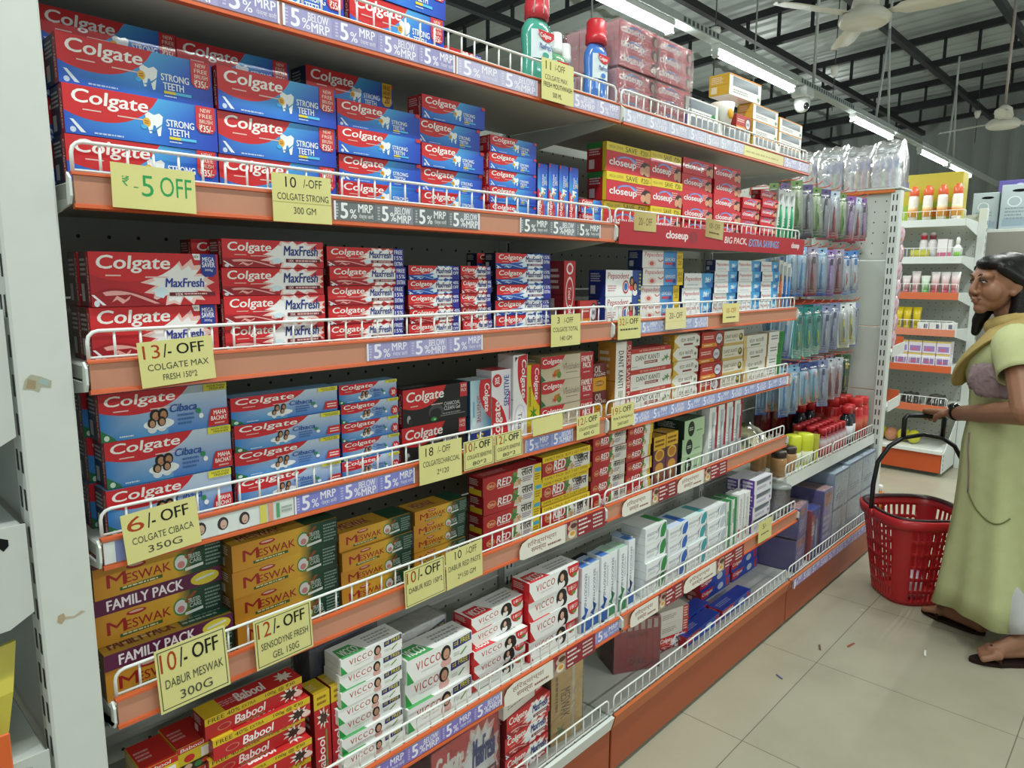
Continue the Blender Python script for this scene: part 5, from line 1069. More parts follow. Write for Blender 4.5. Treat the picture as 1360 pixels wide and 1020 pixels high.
strip('S1', .389, .727, 'grey strip on second shelf edge, touching the yellow card', GRY, 'eceeee', 0); strip('S1', .848, 1.136, 'grey strip on second shelf edge, before the joint', GRY, 'eceeee', 0)
strip('S2', .449, .737, 'lavender strip on third shelf edge, under the small red cartons', LAV, seed=0); strip('S2', 1.325, 1.70, 'pale blue strip on third shelf edge, past the joint', 'a4aed4', seed=0)
def papers(A):
    A.rect(.05, 0, .1, 1, '8088b8'); A.text('ताजगी', .18, .4, .34, .8, '8c9094', .0)
    for cx in (.46, .58, .70): A.face_icon(cx, .5, .36, '3a3436', 'c8a898', 'dfe6e4')
    A.rect(.79, .0, .83, 1, 'd8cc60'); A.rect(.84, 0, .87, 1, 'd89a80'); A.rect(.89, .1, .91, .9, '5aa070'); A.lines(.92, .3, .99, .7, 2, '9aa69c')
plainstrip('S3', .008, .30, ('dde2e0', 'd8e0dc'), 'white paper strip with printed faces, fourth shelf edge by post', papers)
strip('S3', .301, .560, 'lavender strip on fourth shelf edge, under pale blue cartons', '7f82c8', seed=0); strip('S3', .884, 1.058, 'lavender strip on fourth shelf edge, under beige cartons', '8492cc', seed=0); strip('S3', 1.315, 2.37, 'long pale blue strip on fourth shelf edge, past the joint', '98a4d2', seed=1)
def hindi(shelf, x0, x1, label, dz=0.0):
    """tooth-care notice: cream lobe with lettering, a food bowl, a maroon block of white lettering"""
    t = MB(); w = x1 - x0; h = .046
    zz = lambda u: .0
    pts = [(0.0, .1), (.0, .55), (.03, .85), (.10, 1), (.52, 1), (.52, 0), (.04, 0)]
    t.prism([(p[0] * w, p[1] * h) for p in pts], 'y', 0, .0008, 'e2ded2')
    t.box(.5 * w, .0, 0, w, .0008, h * 1.06, '8e3038', 0)
    A = Art(t, (0, 0, 0), (w, 0, 0), (0, 0, h))
    A.text('हिरड्यांच्या', .08, .5, .40, .86, '7c3c3c', .0); A.text('समस्या', .12, .14, .28, .44, '7c3c3c', .01); A.lines(.3, .16, .46, .36, 1, '8c5c54')
    A.poly([(.50, 0), (.64, 0), (.64, 1), (.56, 1), (.54, .5)], 'a89880'); A.ell(.58, .3, .045, .22, 'ddd4c0'); A.ell(.585, .34, .03, .13, 'd09a3c'); A.ell(.56, .7, .03, .16, 'c8a890'); A.ell(.6, .75, .04, .14, '5a3c34')
    for i, (a, b) in enumerate(((.66, .8), (.66, .82), (.66, .78), (.66, .74))): A.lines(a, .78 - i * .24, b, .98 - i * .24, 1, 'eadcd8', i + 2)
    for i in range(4): A.lines(.84, .78 - i * .22, .98, .98 - i * .22, 1, 'd8ccc4', i + 9)
    o = t.build('notice_strip', PAPER, None, (x0, LIPY[shelf] - .0085, LIPB[shelf] - .002 + dz), (-.03, 0, 0)); return tag(o, label, 'notice strip', 'gum care notices')
hindi('S4', .858, 1.192, 'cream and maroon notice on fifth shelf edge, before the joint'); hindi('S4', 1.272, 1.56, 'cream and maroon notice on fifth shelf edge, first past joint'); hindi('S4', 1.565, 1.888, 'cream and maroon notice on fifth shelf edge, second past joint')
hindi('S5', .745, 1.078, 'cream and maroon notice on sixth shelf edge, before the joint'); hindi('S5', 1.236, 1.515, 'cream and maroon notice on sixth shelf edge, first past joint'); hindi('S5', 1.52, 1.92, 'cream and maroon notice on sixth shelf edge, second past joint')
strip('S5', .30, .742, 'lavender strip on sixth shelf edge, under white cartons', '8478c0', seed=1); strip('S5', 1.08, 1.192, 'lavender strip on sixth shelf edge, ending at joint', '8c90cc', seed=0)
o = MB(); w = 1.19; h = .056; o.box(0, 0, 0, w, .001, h, 'b52a34', 0); A = Art(o, (0, 0, 0), (w, 0, 0), (0, 0, h))
A.text('closeup', .185, .3, .285, .78, 'f4e8e8', .045); A.ell(.31, .55, .022, .3, '983038'); A.text('BIG PACK,', .47, .34, .60, .74, 'c8202c', .08, .1); A.text('BIG PACK,', .47, .34, .60, .74, 'f2e4e2', .03, .1); A.text('EXTRA SAVINGS', .61, .32, .81, .72, 'e8f0fa', .06, .1); A.text('EXTRA SAVINGS', .61, .32, .81, .72, '4a7cc0', .02, .1); A.text('closeup', .90, .3, .96, .76, 'f4e8e8', .045)
tag(o.build('shelf_banner', CARD, None, (1.205, LIPY['S1'] - .009, LIPB['S1'] - .004), (.04, 0, 0)), 'long glossy red banner strip along second shelf edge', 'banner')
LIPY['B3'] = -.0475; LIPB['B3'] = .148
strip('B3', 2.42, 3.47, 'lavender strip on base edge below grey-blue packs', '9a90c4', seed=0, z0=.004, z1=.038, out=.0)
# ------------------------------------------------------------------ toothbrush wall
def hook(x, z, label, y1=.075):
    t = thing('display_hook', label, 'hook', (x, BACK - .001, z), 0, 'toothbrush hooks')
    m = MB(); m.box(-.008, -.004, -.02, .008, 0, .012, 'b04a38'); m.build('plate', METAL, t)
    L = BACK - y1; m = MB(); m.tube([(0, -.004, 0), (0, -L * .5, -.001), (0, -L + .03, 0), (0, -L + .012, .004), (0, -L, .016)], .0022, 'c4523c', 6); m.build('wire', METAL, t)
def brush_mesh(name, key, col, head, grip):
    m = MB(); m.tube([(0, 0, -.155), (0, -.001, -.11), (0, .001, -.075), (0, 0, -.055), (0, 0, -.03)], [.0055, .0068, .005, .003, .0036], col, 8)
    m.tube([(0, -.0022, -.145), (0, -.0075, -.11), (0, -.004, -.08)], [.003, .003, .002], grip, 6)
    m.box(-.005, -.012, -.046, .005, -.003, -.018, head, 0, .001); return m.mesh(name, PLAST)
def pack_mesh(w, h, top, mid, bot):
    m = MB(); m.box(-w / 2, 0, -h, w / 2, .0012, .012, mid, 0); A = Art(m, (-w / 2, 0, -h), (w, 0, 0), (0, 0, h + .012))
    A.rect(0, .82, 1, 1, top); A.grad(0, 0, 1, .3, bot, bot, mid, mid); A.rect(.1, .05, .9, .18, mixc(bot, 'ffffff', .25)); A.ell(.5, .94, .12, .02, '303438'); A.lines(.12, .84, .88, .9, 1, 'f0f0f0'); A.lines(.16, .06, .8, .16, 2, mixc(bot, '000000', .4)); return m.mesh('backing_card', CARD)
def blis_mesh(w, h):
    m = MB(); rows = []
    for z, q in ((-h + .006, .5), (-h + .02, 1), (-.04, 1), (-.014, .8), (-.006, .3)): rows.append([(-w * .4 * q ** .5, -.0008, z), (-w * .34 * q, -.016 * q, z), (w * .34 * q, -.016 * q, z), (w * .4 * q ** .5, -.0008, z)])
    m.grid(rows, 'ffffff', 0, False, True); return m.mesh('blister', BLISTER)
PK = {  # width, height, header, card, foot, brush colour, bristles, grip, words
 'char': (.05, .19, '5a4c7c', 'b8bcc4', '50505c', '2c2c34', '4a4a4a', '8a8a92', 'charcoal black toothbrush pack'), 'grn': (.05, .19, '6c8a50', 'c8d4bc', '3a5a34', '7ab04c', 'e8f0e0', '2f5a34', 'lime green toothbrush pack'),
 'pnk': (.05, .19, 'd8e4cc', 'e4d4d4', 'c46a70', 'd07a84', 'f4f4f0', 'e8c0c4', 'pink and pale green toothbrush pack'), 'pur': (.05, .19, '8a5ca8', 'c8b4d4', 'b03040', '7a4a98', '3a2c4a', 'c8a0d8', 'purple toothbrush pack with red foot'),
 'red': (.045, .19, 'b8c8d8', 'c8ccd4', 'a82838', '8a3038', 'd8dce4', 'c8563c', 'red-footed toothbrush pack'), 'blu': (.055, .19, '8cb8dc', 'b8d4e8', '2f5ca8', '4a8cc8', 'e8f0f4', 'a8d0ec', 'sky blue toothbrush pack'),
 'mar': (.05, .19, 'a8a0b8', 'b8a8b8', '8a2434', '7a2838', '5a4a5a', 'c84a54', 'maroon toothbrush pack'), 'lil': (.05, .19, '9a7cbc', 'c4b0d8', '7a5aa0', '9a78c0', '2c2838', 'd8c8e8', 'lilac toothbrush pack'),
 'wbr': (.048, .19, '4a80c0', 'dce4ec', '6a8cc0', 'e4e8ec', '4a80c8', 'c83c48', 'white toothbrush pack with blue header'), 'teal': (.05, .20, '2a8480', '5ab0a4', '8ccabc', '2a908a', '1c6a68', 'c8d84a', 'teal toothbrush pack'),
 'sil': (.05, .20, '8a94b8', 'c4cce0', '8898c8', '7a88b8', '48547c', 'd8dcec', 'pale violet toothbrush pack'), 'clr': (.055, .19, 'dfe4e4', 'd4dcdc', 'd8dcc4', 'd8cc48', 'e8ecf0', '5868b0', 'clear toothbrush pouch'),
 'kid': (.055, .17, '3a4c8c', 'b4d4e8', 'c87850', '4aa8c8', 'f0c8d0', 'e8a8b8', 'short sky blue childrens toothbrush pack'), 'fam': (.045, .18, 'c8ccd8', 'd8cfd8', 'c8b4c8', 'b85a48', 'e4e4ea', '6a4a7a', 'pale mauve toothbrush pack'), 'gry': (.04, .18, '4a6a4a', '3c5a44', '2f4a38', '2f6a48', 'd8c040', 'e0b83c', 'dark green and yellow toothbrush pack')}
_pm = {}
def pack(kind, x, y, z, label):
    w, h, top, mid, bot, bc, head, grip, words_ = PK[kind]
    if kind not in _pm: _pm[kind] = (pack_mesh(w, h, top, mid, bot), brush_mesh('toothbrush', kind, bc, head, grip), blis_mesh(w, h))
    t = thing('toothbrush_pack', label, 'toothbrush pack', (x, y, z), random.uniform(-.9, -.2), 'hanging toothbrush packs')
    t.rotation_euler[0] = random.uniform(-.05, .02); t.rotation_euler[1] = random.uniform(-.07, .07)
    a, b, c = _pm[kind]; obj('backing_card', a, t); obj('toothbrush', b, t, (0, -.003, -.01)); obj('blister', c, t)
HX = [2.56 + .106 * i for i in range(9)]
ROWS = ((1.762, 'highest row', ('char', 'char', 'grn', 'char', 'pnk', 'grn', 'pur', 'red', 'red')), (1.512, 'second row', ('wbr', 'blu', 'mar', 'blu', 'lil', 'mar', 'wbr', 'wbr')), (1.270, 'third row', ('kid', 'teal', 'teal', 'teal', 'sil', 'sil', 'clr', 'clr', 'clr')), (1.022, 'lowest row', ('kid', 'blu', 'kid', 'kid', 'fam', 'fam', 'fam', 'gry')))
POS = ('front', 'middle', 'rear')
for z, rn, kinds in ROWS:
    for i, k in enumerate(kinds):
        y1 = .075 if i < 8 else .09
        hook(HX[i], z, f'red wire display hook, {NTH[i]} along the {rn} of toothbrushes', y1)
        for j in range(3):
            kk = k if (i * 3 + j * 2) % 4 else {'char': 'grn', 'pnk': 'red', 'pur': 'red', 'grn': 'char', 'teal': 'sil', 'fam': 'sil', 'wbr': 'blu', 'red': 'pur', 'blu': 'mar', 'clr': 'sil', 'kid': 'blu'}.get(k, k)
            pack(kk, HX[i] + random.uniform(-.004, .004), y1 + .022 + j * .045, z - .014 - random.random() * .012, f'{PK[kk][8]}, {POS[j]} of {NTH[i]} hook, {rn}')
# packs standing at the ends of the carton shelves
def standing(x, y, z, w, h, c1, c2, label):
    t = thing('toothbrush_box', label, 'toothbrush box', (x, y, z), 0, 'toothbrush boxes on the shelves')
    m = MB(); m.box(0, 0, 0, w, .03, h, 'e8ebe8', 0, .0008); A = Art(m, (0, 0, 0), (w, 0, 0), (0, 0, h)); A.rect(.0, .0, 1, .34, c1); A.rect(.72, .3, 1, 1, c2); A.lines(.1, .36, .6, .5, 3, c1); m.build('carton', CARD, t)
    m = MB(); m.tube([(w * .4, -.002, h * .08), (w * .4, -.004, h * .5), (w * .4, -.002, h * .72)], [.005, .0055, .003], c1, 8); m.box(w * .4 - .005, -.009, h * .72, w * .4 + .005, -.001, h * .92, 'dfe6e8'); m.build('toothbrush', PLAST, t)
for i in range(3): standing(2.243 + i * .05, .03, SURF['S1'] + .0004, .046, .19 - .004 * (i == 1), '3aa070', 'e4e9e4', f'white and green toothbrush box, {NTH[i]} of three standing, second shelf end')
for i in range(3): standing(2.286 + i * .037, .03, SURF['S2'] + .0004, .034, .182 - .006 * i, ('c87850', '3a6cb4', '4a88c8')[i], 'e0d8d0', f'white toothbrush box with {("orange", "deep blue", "light blue")[i]} foot, third shelf end')
for i in range(4): standing(1.806 + i * .068, .03 + .004 * i, SURF['S4'] + .0004, .06, .205, 'b8bcc0', '9a2c38', f'tall white and maroon toothbrush box, {NTH[i]} of four standing, fifth shelf')
t = thing('pouch', 'crumpled olive foil pouch lying past the toothbrush boxes, fifth shelf', 'pouch', (2.10, .03, SURF['S4'] + .0004))
m = MB(); rows = []
for i in range(9):
    q = math.sin(PI * (i + .6) / 9.6); rows.append([(i * .03, .01 + .12 * (j / 12) + .008 * math.sin(i * 2.1 + j), max(0, .075 * q * math.sin(PI * j / 12) + .012 * math.sin(i * 3 + j * 2) * q)) for j in range(13)])
m.grid(rows, '8a8c5c', 0, False, True, colf=lambda i, j: ('b4ac84', '6a7048', '2f3430', 'c8c4a4')[(i + j // 4) % 4]); m.build('foil', GLOSS, t)
m = MB(); m.box(0.0, .02, .0, .26, .12, .004, 'b0a030'); m.build('base_seal', GLOSS, t)
# plastic bags of brushes on the divider's top tray
for i in range(4):
    y = .380 - i * .128; t = thing('brush_bag', f'clear plastic bag of toothbrushes on the divider, {("first", "second", "third", "last")[i]} from shelf joint side', 'bag', (3.49, y, 1.8125), random.uniform(-.04, .04), 'bags of toothbrushes')
    cs = ('d05a6a', '4aa8a0', 'e0c848', '6a78c0', 'c8d8e0', '58b070', 'd88a50', '7a5ab0')
    for j in range(7):
        m = MB(); yy = .008 + j * .0145; c = cs[(i * 3 + j * 5) % 8]; x = .03 + .02 * (j % 2)
        m.box(x, yy - .006, .006, x + .012, yy + .006, .145, mixc(c, 'e4ecf0', .45), 0, .002); m.box(x - .002, yy - .005, .09, x, yy + .005, .14, '5a6cae'); m.build('boxed_brush', PLAST, t)
    m = MB(); m.box(.066, -.002, .004, .068, .112, .20, 'f4f8f8', 0); m.box(.064, .004, .15, .066, .108, .198, 'e4e8ee', 0); m.box(.03, .0, .165, .066, .11, .168, 'dfe6ea'); m.build('insert_card', CARD, t)  # white card enlarged to brighten the bag against the dark behind
    m = MB(); rows = []; hh = .215 + .012 * (i % 2)
    for a, q in ((0.002, 1), (.07, 1.12), (.14, 1.05), (.18, .7), (hh, .16)):
        rows.append([(.085 - .085 * q + .004 * math.sin(j * 2 + a * 40 + i), -.004 + (.12) * j / 8, a + .006 * math.sin(j * 1.7 + i)) for j in range(9)] + [(.085 + .09 * q, -.004 + .12 * (8 - j) / 8, a + .005 * math.sin(j + i)) for j in range(9)])
    rows[0] = [(p[0], p[1], .001) for p in rows[0]]
    m.grid(rows, 'ffffff', 0, True, True); m.build('bag_film', BAGFILM, t)
# bottles and jars on the white-lipped shelf
Z3 = .5904
def bottle(name, prof, x, y, z, label, cat, group, parts=None, n=14, sx=1, sy=1):
    t = thing(name, label, cat, (x, y, z), 0, group)
    for pn, pr, c, mt in prof:
        m = MB(); m.lathe(pr, 0, 0, 0, n, 0, c, sx, sy); m.build(pn, mt, t)
    return t
def copies(t, pts, labels):
    for i, p in enumerate(pts):
        c = t if i == 0 else copy_tree(t)
        c.location = p; c['label'] = labels(i)
small = bottle('small_bottle', (('body', [(.023, 0, 'b8283a'), (.024, .03, 'c84858'), (.024, .07, 'd8d4d8'), (.022, .09, '8a1c2c'), (.014, .1, '8a1c2c')], 'b02030', PLAST), ('cap', [(.019, .098), (.0195, .118), (.018, .124), (.003, .125)], 'b4222c', PLAST)), 0, 0, 0, '', 'bottle', 'small red-capped bottles')
pts = [(2.905 + i * .049 + .012 * (j % 2), .05 + j * .056, Z3) for j in range(3) for i in range(6)]
copies(small, pts, lambda i: f'small red-capped bottle, {NTH[i % 6]} from the yellow packets in {("front", "middle", "back")[i // 6]} row')
dark = bottle('dark_bottle', (('body', [(.03, 0), (.031, .1), (.028, .13), (.018, .145), (.016, .155)], '23242c', GLOSS), ('label_wrap', [(.0312, .03), (.0315, .095)], 'd4d6da', PAPER), ('cap', [(.024, .152), (.025, .18), (.022, .186), (.003, .187)], 'c0282c', PLAST)), 0, 0, 0, '', 'bottle', 'dark red-capped bottles')
copies(dark, [(3.215, .05, Z3), (3.285, .06, Z3), (3.10, .225, Z3), (3.19, .215, Z3)], lambda i: ('dark bottle with white label touching the fence', 'dark bottle with red cap beside the front one', 'dark bottle behind the small red caps', 'dark bottle standing second behind small red caps')[i])
redb = bottle('red_bottle', (('body', [(.033, 0), (.035, .06), (.034, .15), (.03, .165)], 'c42a2c', GLOSS), ('label_wrap', [(.0352, .04, 'c8503a'), (.0355, .09, 'd87860'), (.035, .12, 'b8242a')], 'c8503a', PAPER), ('cap', [(.03, .163), (.031, .2), (.028, .207), (.003, .208)], 'd03230', PLAST)), 0, 0, 0, '', 'bottle', 'bright red bottles')
copies(redb, [(3.36, .055, Z3), (3.44, .055, Z3), (3.36, .13, Z3), (3.44, .13, Z3), (3.28, .14, Z3), (3.43, .207, Z3), (3.345, .212, Z3)], lambda i: 'bright red bottle ' + ('at the fence second from the upright', 'at the fence touching the upright', 'second row, away from the upright', 'second row, by the upright', 'second row, third from the upright', 'third row, by the upright', 'third row, behind the others')[i])
pump = bottle('maroon_bottle', (('body', [(.036, 0), (.037, .12), (.036, .19), (.032, .2)], '5c1418', GLOSS), ('cap', [(.036, .198), (.036, .25), (.033, .256), (.003, .257)], '6c1a1e', PLAST)), 0, 0, 0, '', 'bottle', 'tall maroon bottles')
copies(pump, [(2.86 + i * .088, .31 - .02 * (i % 2), Z3) for i in range(6)], lambda i: f'tall maroon bottle against the back board, {NTH[i]} from the toothpaste bay')
jar = bottle('amber_jar', (('body', [(.030, 0), (.032, .03), (.032, .066), (.028, .08)], 'b88c5c', GLOSS), ('lid', [(.030, .078), (.031, .098), (.028, .104), (.003, .105)], '3a2e26', PLAST)), 0, 0, 0, '', 'jar', 'amber jars')
copies(jar, [(2.46, .058, Z3), (2.56, .058, Z3), (2.48, .15, Z3), (2.57, .13, Z3)], lambda i: 'amber jar with dark brown lid, ' + ('at the fence by the joint', 'at the fence beside yellow tubs', 'behind the jar by the joint', 'behind the jar beside yellow tubs')[i])
tub = bottle('yellow_tub', (('body', [(.032, 0), (.034, .1), (.033, .128), (.03, .132), (.003, .133)], 'd2d83a', PLAST), ('base_label', [(.0335, .01), (.0345, .06)], 'd8dcc0', PAPER)), 0, 0, 0, '', 'tub', 'yellow tubs')
copies(tub, [(2.655, .08, Z3), (2.725, .056, Z3)], lambda i: ('neon yellow tub behind, touching the amber jars', 'neon yellow tub in front, touching the yellow packets')[i])
for i in range(10):
    m = MB(); m.box(0, 0, 0, .004, .11, .105, 'a8a83c', 0, .001, {'-x': 'b8b440', '-y': 'd0c850'}); A = Art(m, (0, .11, 0), (0, -.11, 0), (0, 0, .105)); A.rect(.1, .1, .9, .5, '7a7c30')
    o = m.build('sachet_card', CARD, None, (2.772 + i * .0105, -.035 + .055 + .003 * i, Z3), (0, .06, .12)); tag(o, f'yellow sachet card, {NTH[i]} of ten standing beside the yellow tubs', 'sachet card', 'yellow sachet cards')
for i in range(6):
    m = MB(); m.tube([(0, 0, 0), (0, .0, .07)], [.011, .012], 'd8d0bc', 10); m.tube([(0, 0, .07), (0, 0, .09)], [.008, .007], 'efe8dc', 10); o = m.build('white_vial', PLAST, None, (2.60 + i * .045, .225 - .008 * (i % 2), Z3)); tag(o, f'small white vial behind the yellow tubs, {NTH[i]} from the joint', 'vial', 'white vials')
t = thing('glass_mug', 'clear lidded glass mug at the fence beside the purple-ended cartons', 'mug', (2.338, .0, SURF['S5'] + .001))
m = MB(); m.lathe([(.036, 0), (.04, .06), (.042, .12), (.042, .128), (.038, .126), (.036, .06), (.03, .006)], 0, 0, 0, 20, 0, 'dfe6e6'); m.build('body', BLISTER, t); m = MB(); m.lathe([(.045, .128), (.046, .136), (.003, .14)], 0, 0, 0, 18, 0, '7c8480'); m.build('lid', PLAST, t)
# base shelf, third bay
for i, (x, zz, w, h, k) in enumerate(((2.90, 0, .185, .165, 'grey'), (2.90, .168, .185, .165, 'grey'), (3.09, 0, .185, .17, 'grey'), (3.09, .173, .185, .17, 'grey'), (3.28, 0, .19, .17, 'grey'), (3.28, .173, .19, .17, 'grey'))):
    wrapped('wrapped_block', k, x, -.022, SURF['S6'] + .0008 + zz, w, h, .16, 0, f'film-wrapped grey-blue pack, {"lower" if not zz else "upper"}, {("beside violet packs", "in the middle", "by the end upright")[i // 2]}, base shelf')
wrapped('wrapped_block', 'purw', 2.50, -.02, SURF['S6'] + .0008, .13, .13, .2, .1, 'film-wrapped violet pack, lower one beside the joint, base shelf'); wrapped('wrapped_block', 'purw', 2.50, -.024, SURF['S6'] + .14, .13, .13, .2, .12, 'film-wrapped violet pack, upper one beside the joint, base shelf')
wrapped('wrapped_block', 'blue', 2.66, -.02, SURF['S6'] + .0008, .10, .22, .15, .05, 'film-wrapped blue pack between violet packs, base shelf'); wrapped('wrapped_block', 'purw', 2.78, -.022, SURF['S6'] + .0008, .105, .28, .15, 0, 'film-wrapped violet pack touching grey-blue packs, base shelf')
# end shelves beyond the divider
for i, (z, lb) in enumerate(((1.045, 'upper'), (.765, 'middle'), (.18, 'lowest'))):
    t = thing('side_shelf', f'small orange-backed shelf end beyond the slotted upright, {lb} one', 'shelf', (3.566, 0, z), 0, 'shelf ends beyond the divider')
    m = MB(); m.box(0, -.03, -.05, .20, .3, -.03, WHITE, 0, .002); m.build('deck', METAL, t)
    m = MB(); m.prism([(0, -.055), (.2, -.045), (.2, .01), (0, .0)], 'y', -.035, -.031, 'd9ddd8'); m.build('bracket', METAL, t)
    m = MB(); m.box(.19, -.03, -.03, .196, .3, .035, 'c8582c', 0, .001); m.build('price_rail', PLAST, t)
for i in range(2):
    bottle('oil_bottle', (('body', [(.03, 0), (.034, .03), (.034, .09), (.02, .11)], ('d8a03c', 'c87838')[i], GLOSS), ('cap', [(.02, .108), (.021, .135), (.018, .14), (.003, .141)], 'e4e4de', PLAST)), 3.62 + i * .08, .012, .1505, ('amber oil bottle with white cap beside the upright', 'orange oil bottle with white cap beyond the amber one')[i], 'bottle', 'oil bottles')
for i in range(7):
    z = 1.62 - i * .085; m = MB(); rows = []
    for a in range(5): rows.append([(.0 + .05 * j / 6, .012 * math.sin(PI * j / 6) * math.sin(PI * a / 4) * -1 + .004 * math.sin(j * 2 + a), -.075 + .085 * a / 4) for j in range(7)])
    m.grid(rows, 'd4b4c4', 0, False, True, colf=lambda a, j: ('e0c4cc', 'c8a8c4', 'd8d0dc', 'c87868')[(a * 2 + j + i) % 4]); o = m.build('sachet_strip', GLOSS, None, (3.575 + .01 * (i % 2), -.02, z)); tag(o, f'pink sachet in the hanging strip beyond the upright, {NTH[i]} from the top', 'sachet', 'hanging pink sachets')
# ------------------------------------------------------------------ mouthwash and cup on the top shelf
def mouthwash(x, y, w, h, caph, body, liquid, cap, capw, label, ribs=False):
    t = thing('mouthwash_bottle', label, 'bottle', (x, y, SURF['T0'] + .0006), 0, 'mouthwash bottles')
    a = w / 2; dpt = .62
    m = MB(); m.lathe([(a * .86, 0), (a * .96, .006), (a, h * .3), (a * .92, h * .5), (a, h * .72), (a * .96, h * .84), (a * .7, h * .95), (a * .45, h)], 0, 0, 0, 22, 0, body, 1, dpt); m.build('body', GLOSS, t)
    m = MB(); rows = []
    for z in (h * .42, h * .80): rows.append([(a * 1.015 * math.sin(q), -a * dpt * 1.03 * math.cos(q), z) for q in [(-.95 + 1.9 * k / 12) for k in range(13)]])
    m.grid(rows, 'd8e6ea', 0, False, True)
    lab = Art(m, (-a * .62, -a * dpt * 1.06, h * .42), (a * 1.24, 0, 0), (0, 0, h * .38)); lab.bez([(0, .98), (.2, .56), (.7, .5), (1, .8)], 'c42c34', [(1, .98)]); lab.text('Colgate', .14, .7, .82, .9, 'f4f0ee', .02, .1); lab.text('MaxFresh', .1, .34, .9, .54, '2a4a8c', .02, .1); lab.ell(.5, .14, .2, .1, body); m.build('label', PAPER, t)
    m = MB(); b = capw / 2; prof = [(b * .8, h * .97), (b, h * .98)]  + [(b * 1.0, h + caph * .35), (b * .94, h + caph * .36), (b * .9, h + caph * .9), (b * .8, h + caph), (.002, h + caph)]
    m.lathe(prof, 0, 0, 0, 18, 0, cap, 1, .9)
    if ribs:
        for k in range(4): m.tube([(b * math.cos(k * .8 - 2.6), b * .9 * math.sin(k * .8 - 2.6), h + .004), (b * math.cos(k * .8 - 2.4) * .94, b * .85 * math.sin(k * .8 - 2.4), h + caph * .95)], .0016, 'e8c8c8', 5)
    m.build('cap', PLAST, t)
mouthwash(.962, .055, .086, .155, .075, '4aa08c', '2a8a78', 'c23440', .058, 'tall green mouthwash bottle with red cap on top shelf', True)
mouthwash(1.040, .065, .070, .100, .045, '6cae7c', '', 'dfe4e2', .036, 'small green mouthwash bottle with clear cap next to tall green one'); mouthwash(1.098, .085, .062, .096, .042, '7cb8b4', '', 'e2e6e4', .034, 'small teal mouthwash bottle with clear cap beside blue bottle')
mouthwash(1.168, .045, .074, .148, .052, '4a7ccc', '2a54b0', 'c42832', .056, 'tall blue mouthwash bottle with red cap on top shelf')
t = thing('printed_cup', 'white printed cup with yellow motif among the white cartons, top shelf', 'cup', (1.802, .035, SURF['T0'] + .0525))
m = MB(); m.lathe([(.026, 0), (.034, .04), (.037, .064), (.035, .065), (.032, .04), (.022, .004)], 0, 0, 0, 20, 0, 'eceae4'); m.build('body', PAPER, t)
m = MB(); m.ell(-.006, -.031, .03, .016, .005, .016, 'd8a22c', 12, 6); m.build('motif', PAPER, t)
# ------------------------------------------------------------------ shelving across the far end of the aisle
def far_unit():
    t = thing('far_shelving', 'white shelving unit with orange rails across the aisle end', 'shelving', (5.23, 0, 0))
    m = MB(); m.box(.40, .03, .1, .415, 1.4, 1.82, 'a7a697', 0, .002); m.build('back_board', PEG, t)
    m = MB(); m.box(.36, -.02, 0, .42, .03, 1.86, WHITE, 0, .003)
    for k in range(34): m.box(.375, -.0206, .1 + k * .05, .38, -.02, .125 + k * .05, '2a2c2c'); m.box(.395, -.0206, .1 + k * .05, .40, -.02, .125 + k * .05, '2a2c2c')
    m.build('upright', METAL, t)
    m = MB(); m.box(0, .04, .03, .012, 1.4, .165, 'c05226', 0, .002); m.build('kick_plate', METAL, t)
    m = MB(); m.prism([(0, .03), (.355, .03), (.355, .38), (.05, .18), (0, .17)], 'y', .03, .036, WHITE); 
    for k in range(4): m.box(.015, .0285, .05 + k * .032, .021, .03, .066 + k * .032, '202222')
    m.build('end_plate', METAL, t)
    m = MB(); m.box(-.02, .036, .165, .36, 1.4, .19, 'd8dcd6', 0, .002); m.build('base_deck', METAL, t)
    return t
FU = far_unit()
FX = 5.23
for z, col, lb in ((1.725, WHITE, 'topmost'), (1.478, WHITE, 'second'), (1.235, 'cc6a44', 'third'), (.985, 'd28468', 'fourth'), (.735, 'cc6038', 'fifth'), (.455, 'cc6c48', 'lowest')):
    t = thing('far_shelf', f'shelf of the far end unit, {lb} from top, {"white" if col == WHITE else "orange"} rail', 'shelf', (FX, 0, z), 0, 'shelves of the far end unit')
    m = MB(); m.box(.006, .036, .02, .36, 1.4, .04, 'd0d4ce', 0, .002); m.build('deck', METAL, t)
    m = MB(); m.box(0, .034, 0, .006, 1.4, .048, col, 0, .001); m.build('price_rail', PLAST, t)
    m = MB(); m.prism([(.0, .0), (.36, -.05), (.36, .045), (.0, .05)], 'y', .028, .033, WHITE); m.build('bracket', METAL, t)
    m = MB()
    m.tube([(.004, .04, .045), (.004, .04, .10), (.004, .05, .105), (.004, 1.38, .105)], .0028, 'e2e6e2', 6)
    for k in range(34): m.tube([(.004, .05 + k * .04, .045), (.004, .05 + k * .04, .105)], .0018, 'dfe3df', 5)
    m.build('wire_grille', METAL, t)
def lotion(y, c, label):
    return bottle('lotion_bottle', (('body', [(.034, 0), (.038, .05), (.038, .15), (.034, .175)], 'ece6dc', PLAST), ('label_print', [(.0383, .03, 'e8b060'), (.0386, .07, 'd8923a'), (.0384, .10, 'e8d8b8')], 'd8923a', PAPER), ('cap', [(.034, .173), (.036, .178), (.036, .215), (.022, .225), (.021, .24), (.003, .242)], c, PLAST)), FX + .06, y, 1.7655, label, 'bottle', 'orange-capped lotion bottles', None, 14, 1, .8)
for i in range(4): lotion(.105 + i * .088, 'd8603c', f'white lotion bottle with orange cap, {NTH[i]} from the grey boxes, far top shelf')
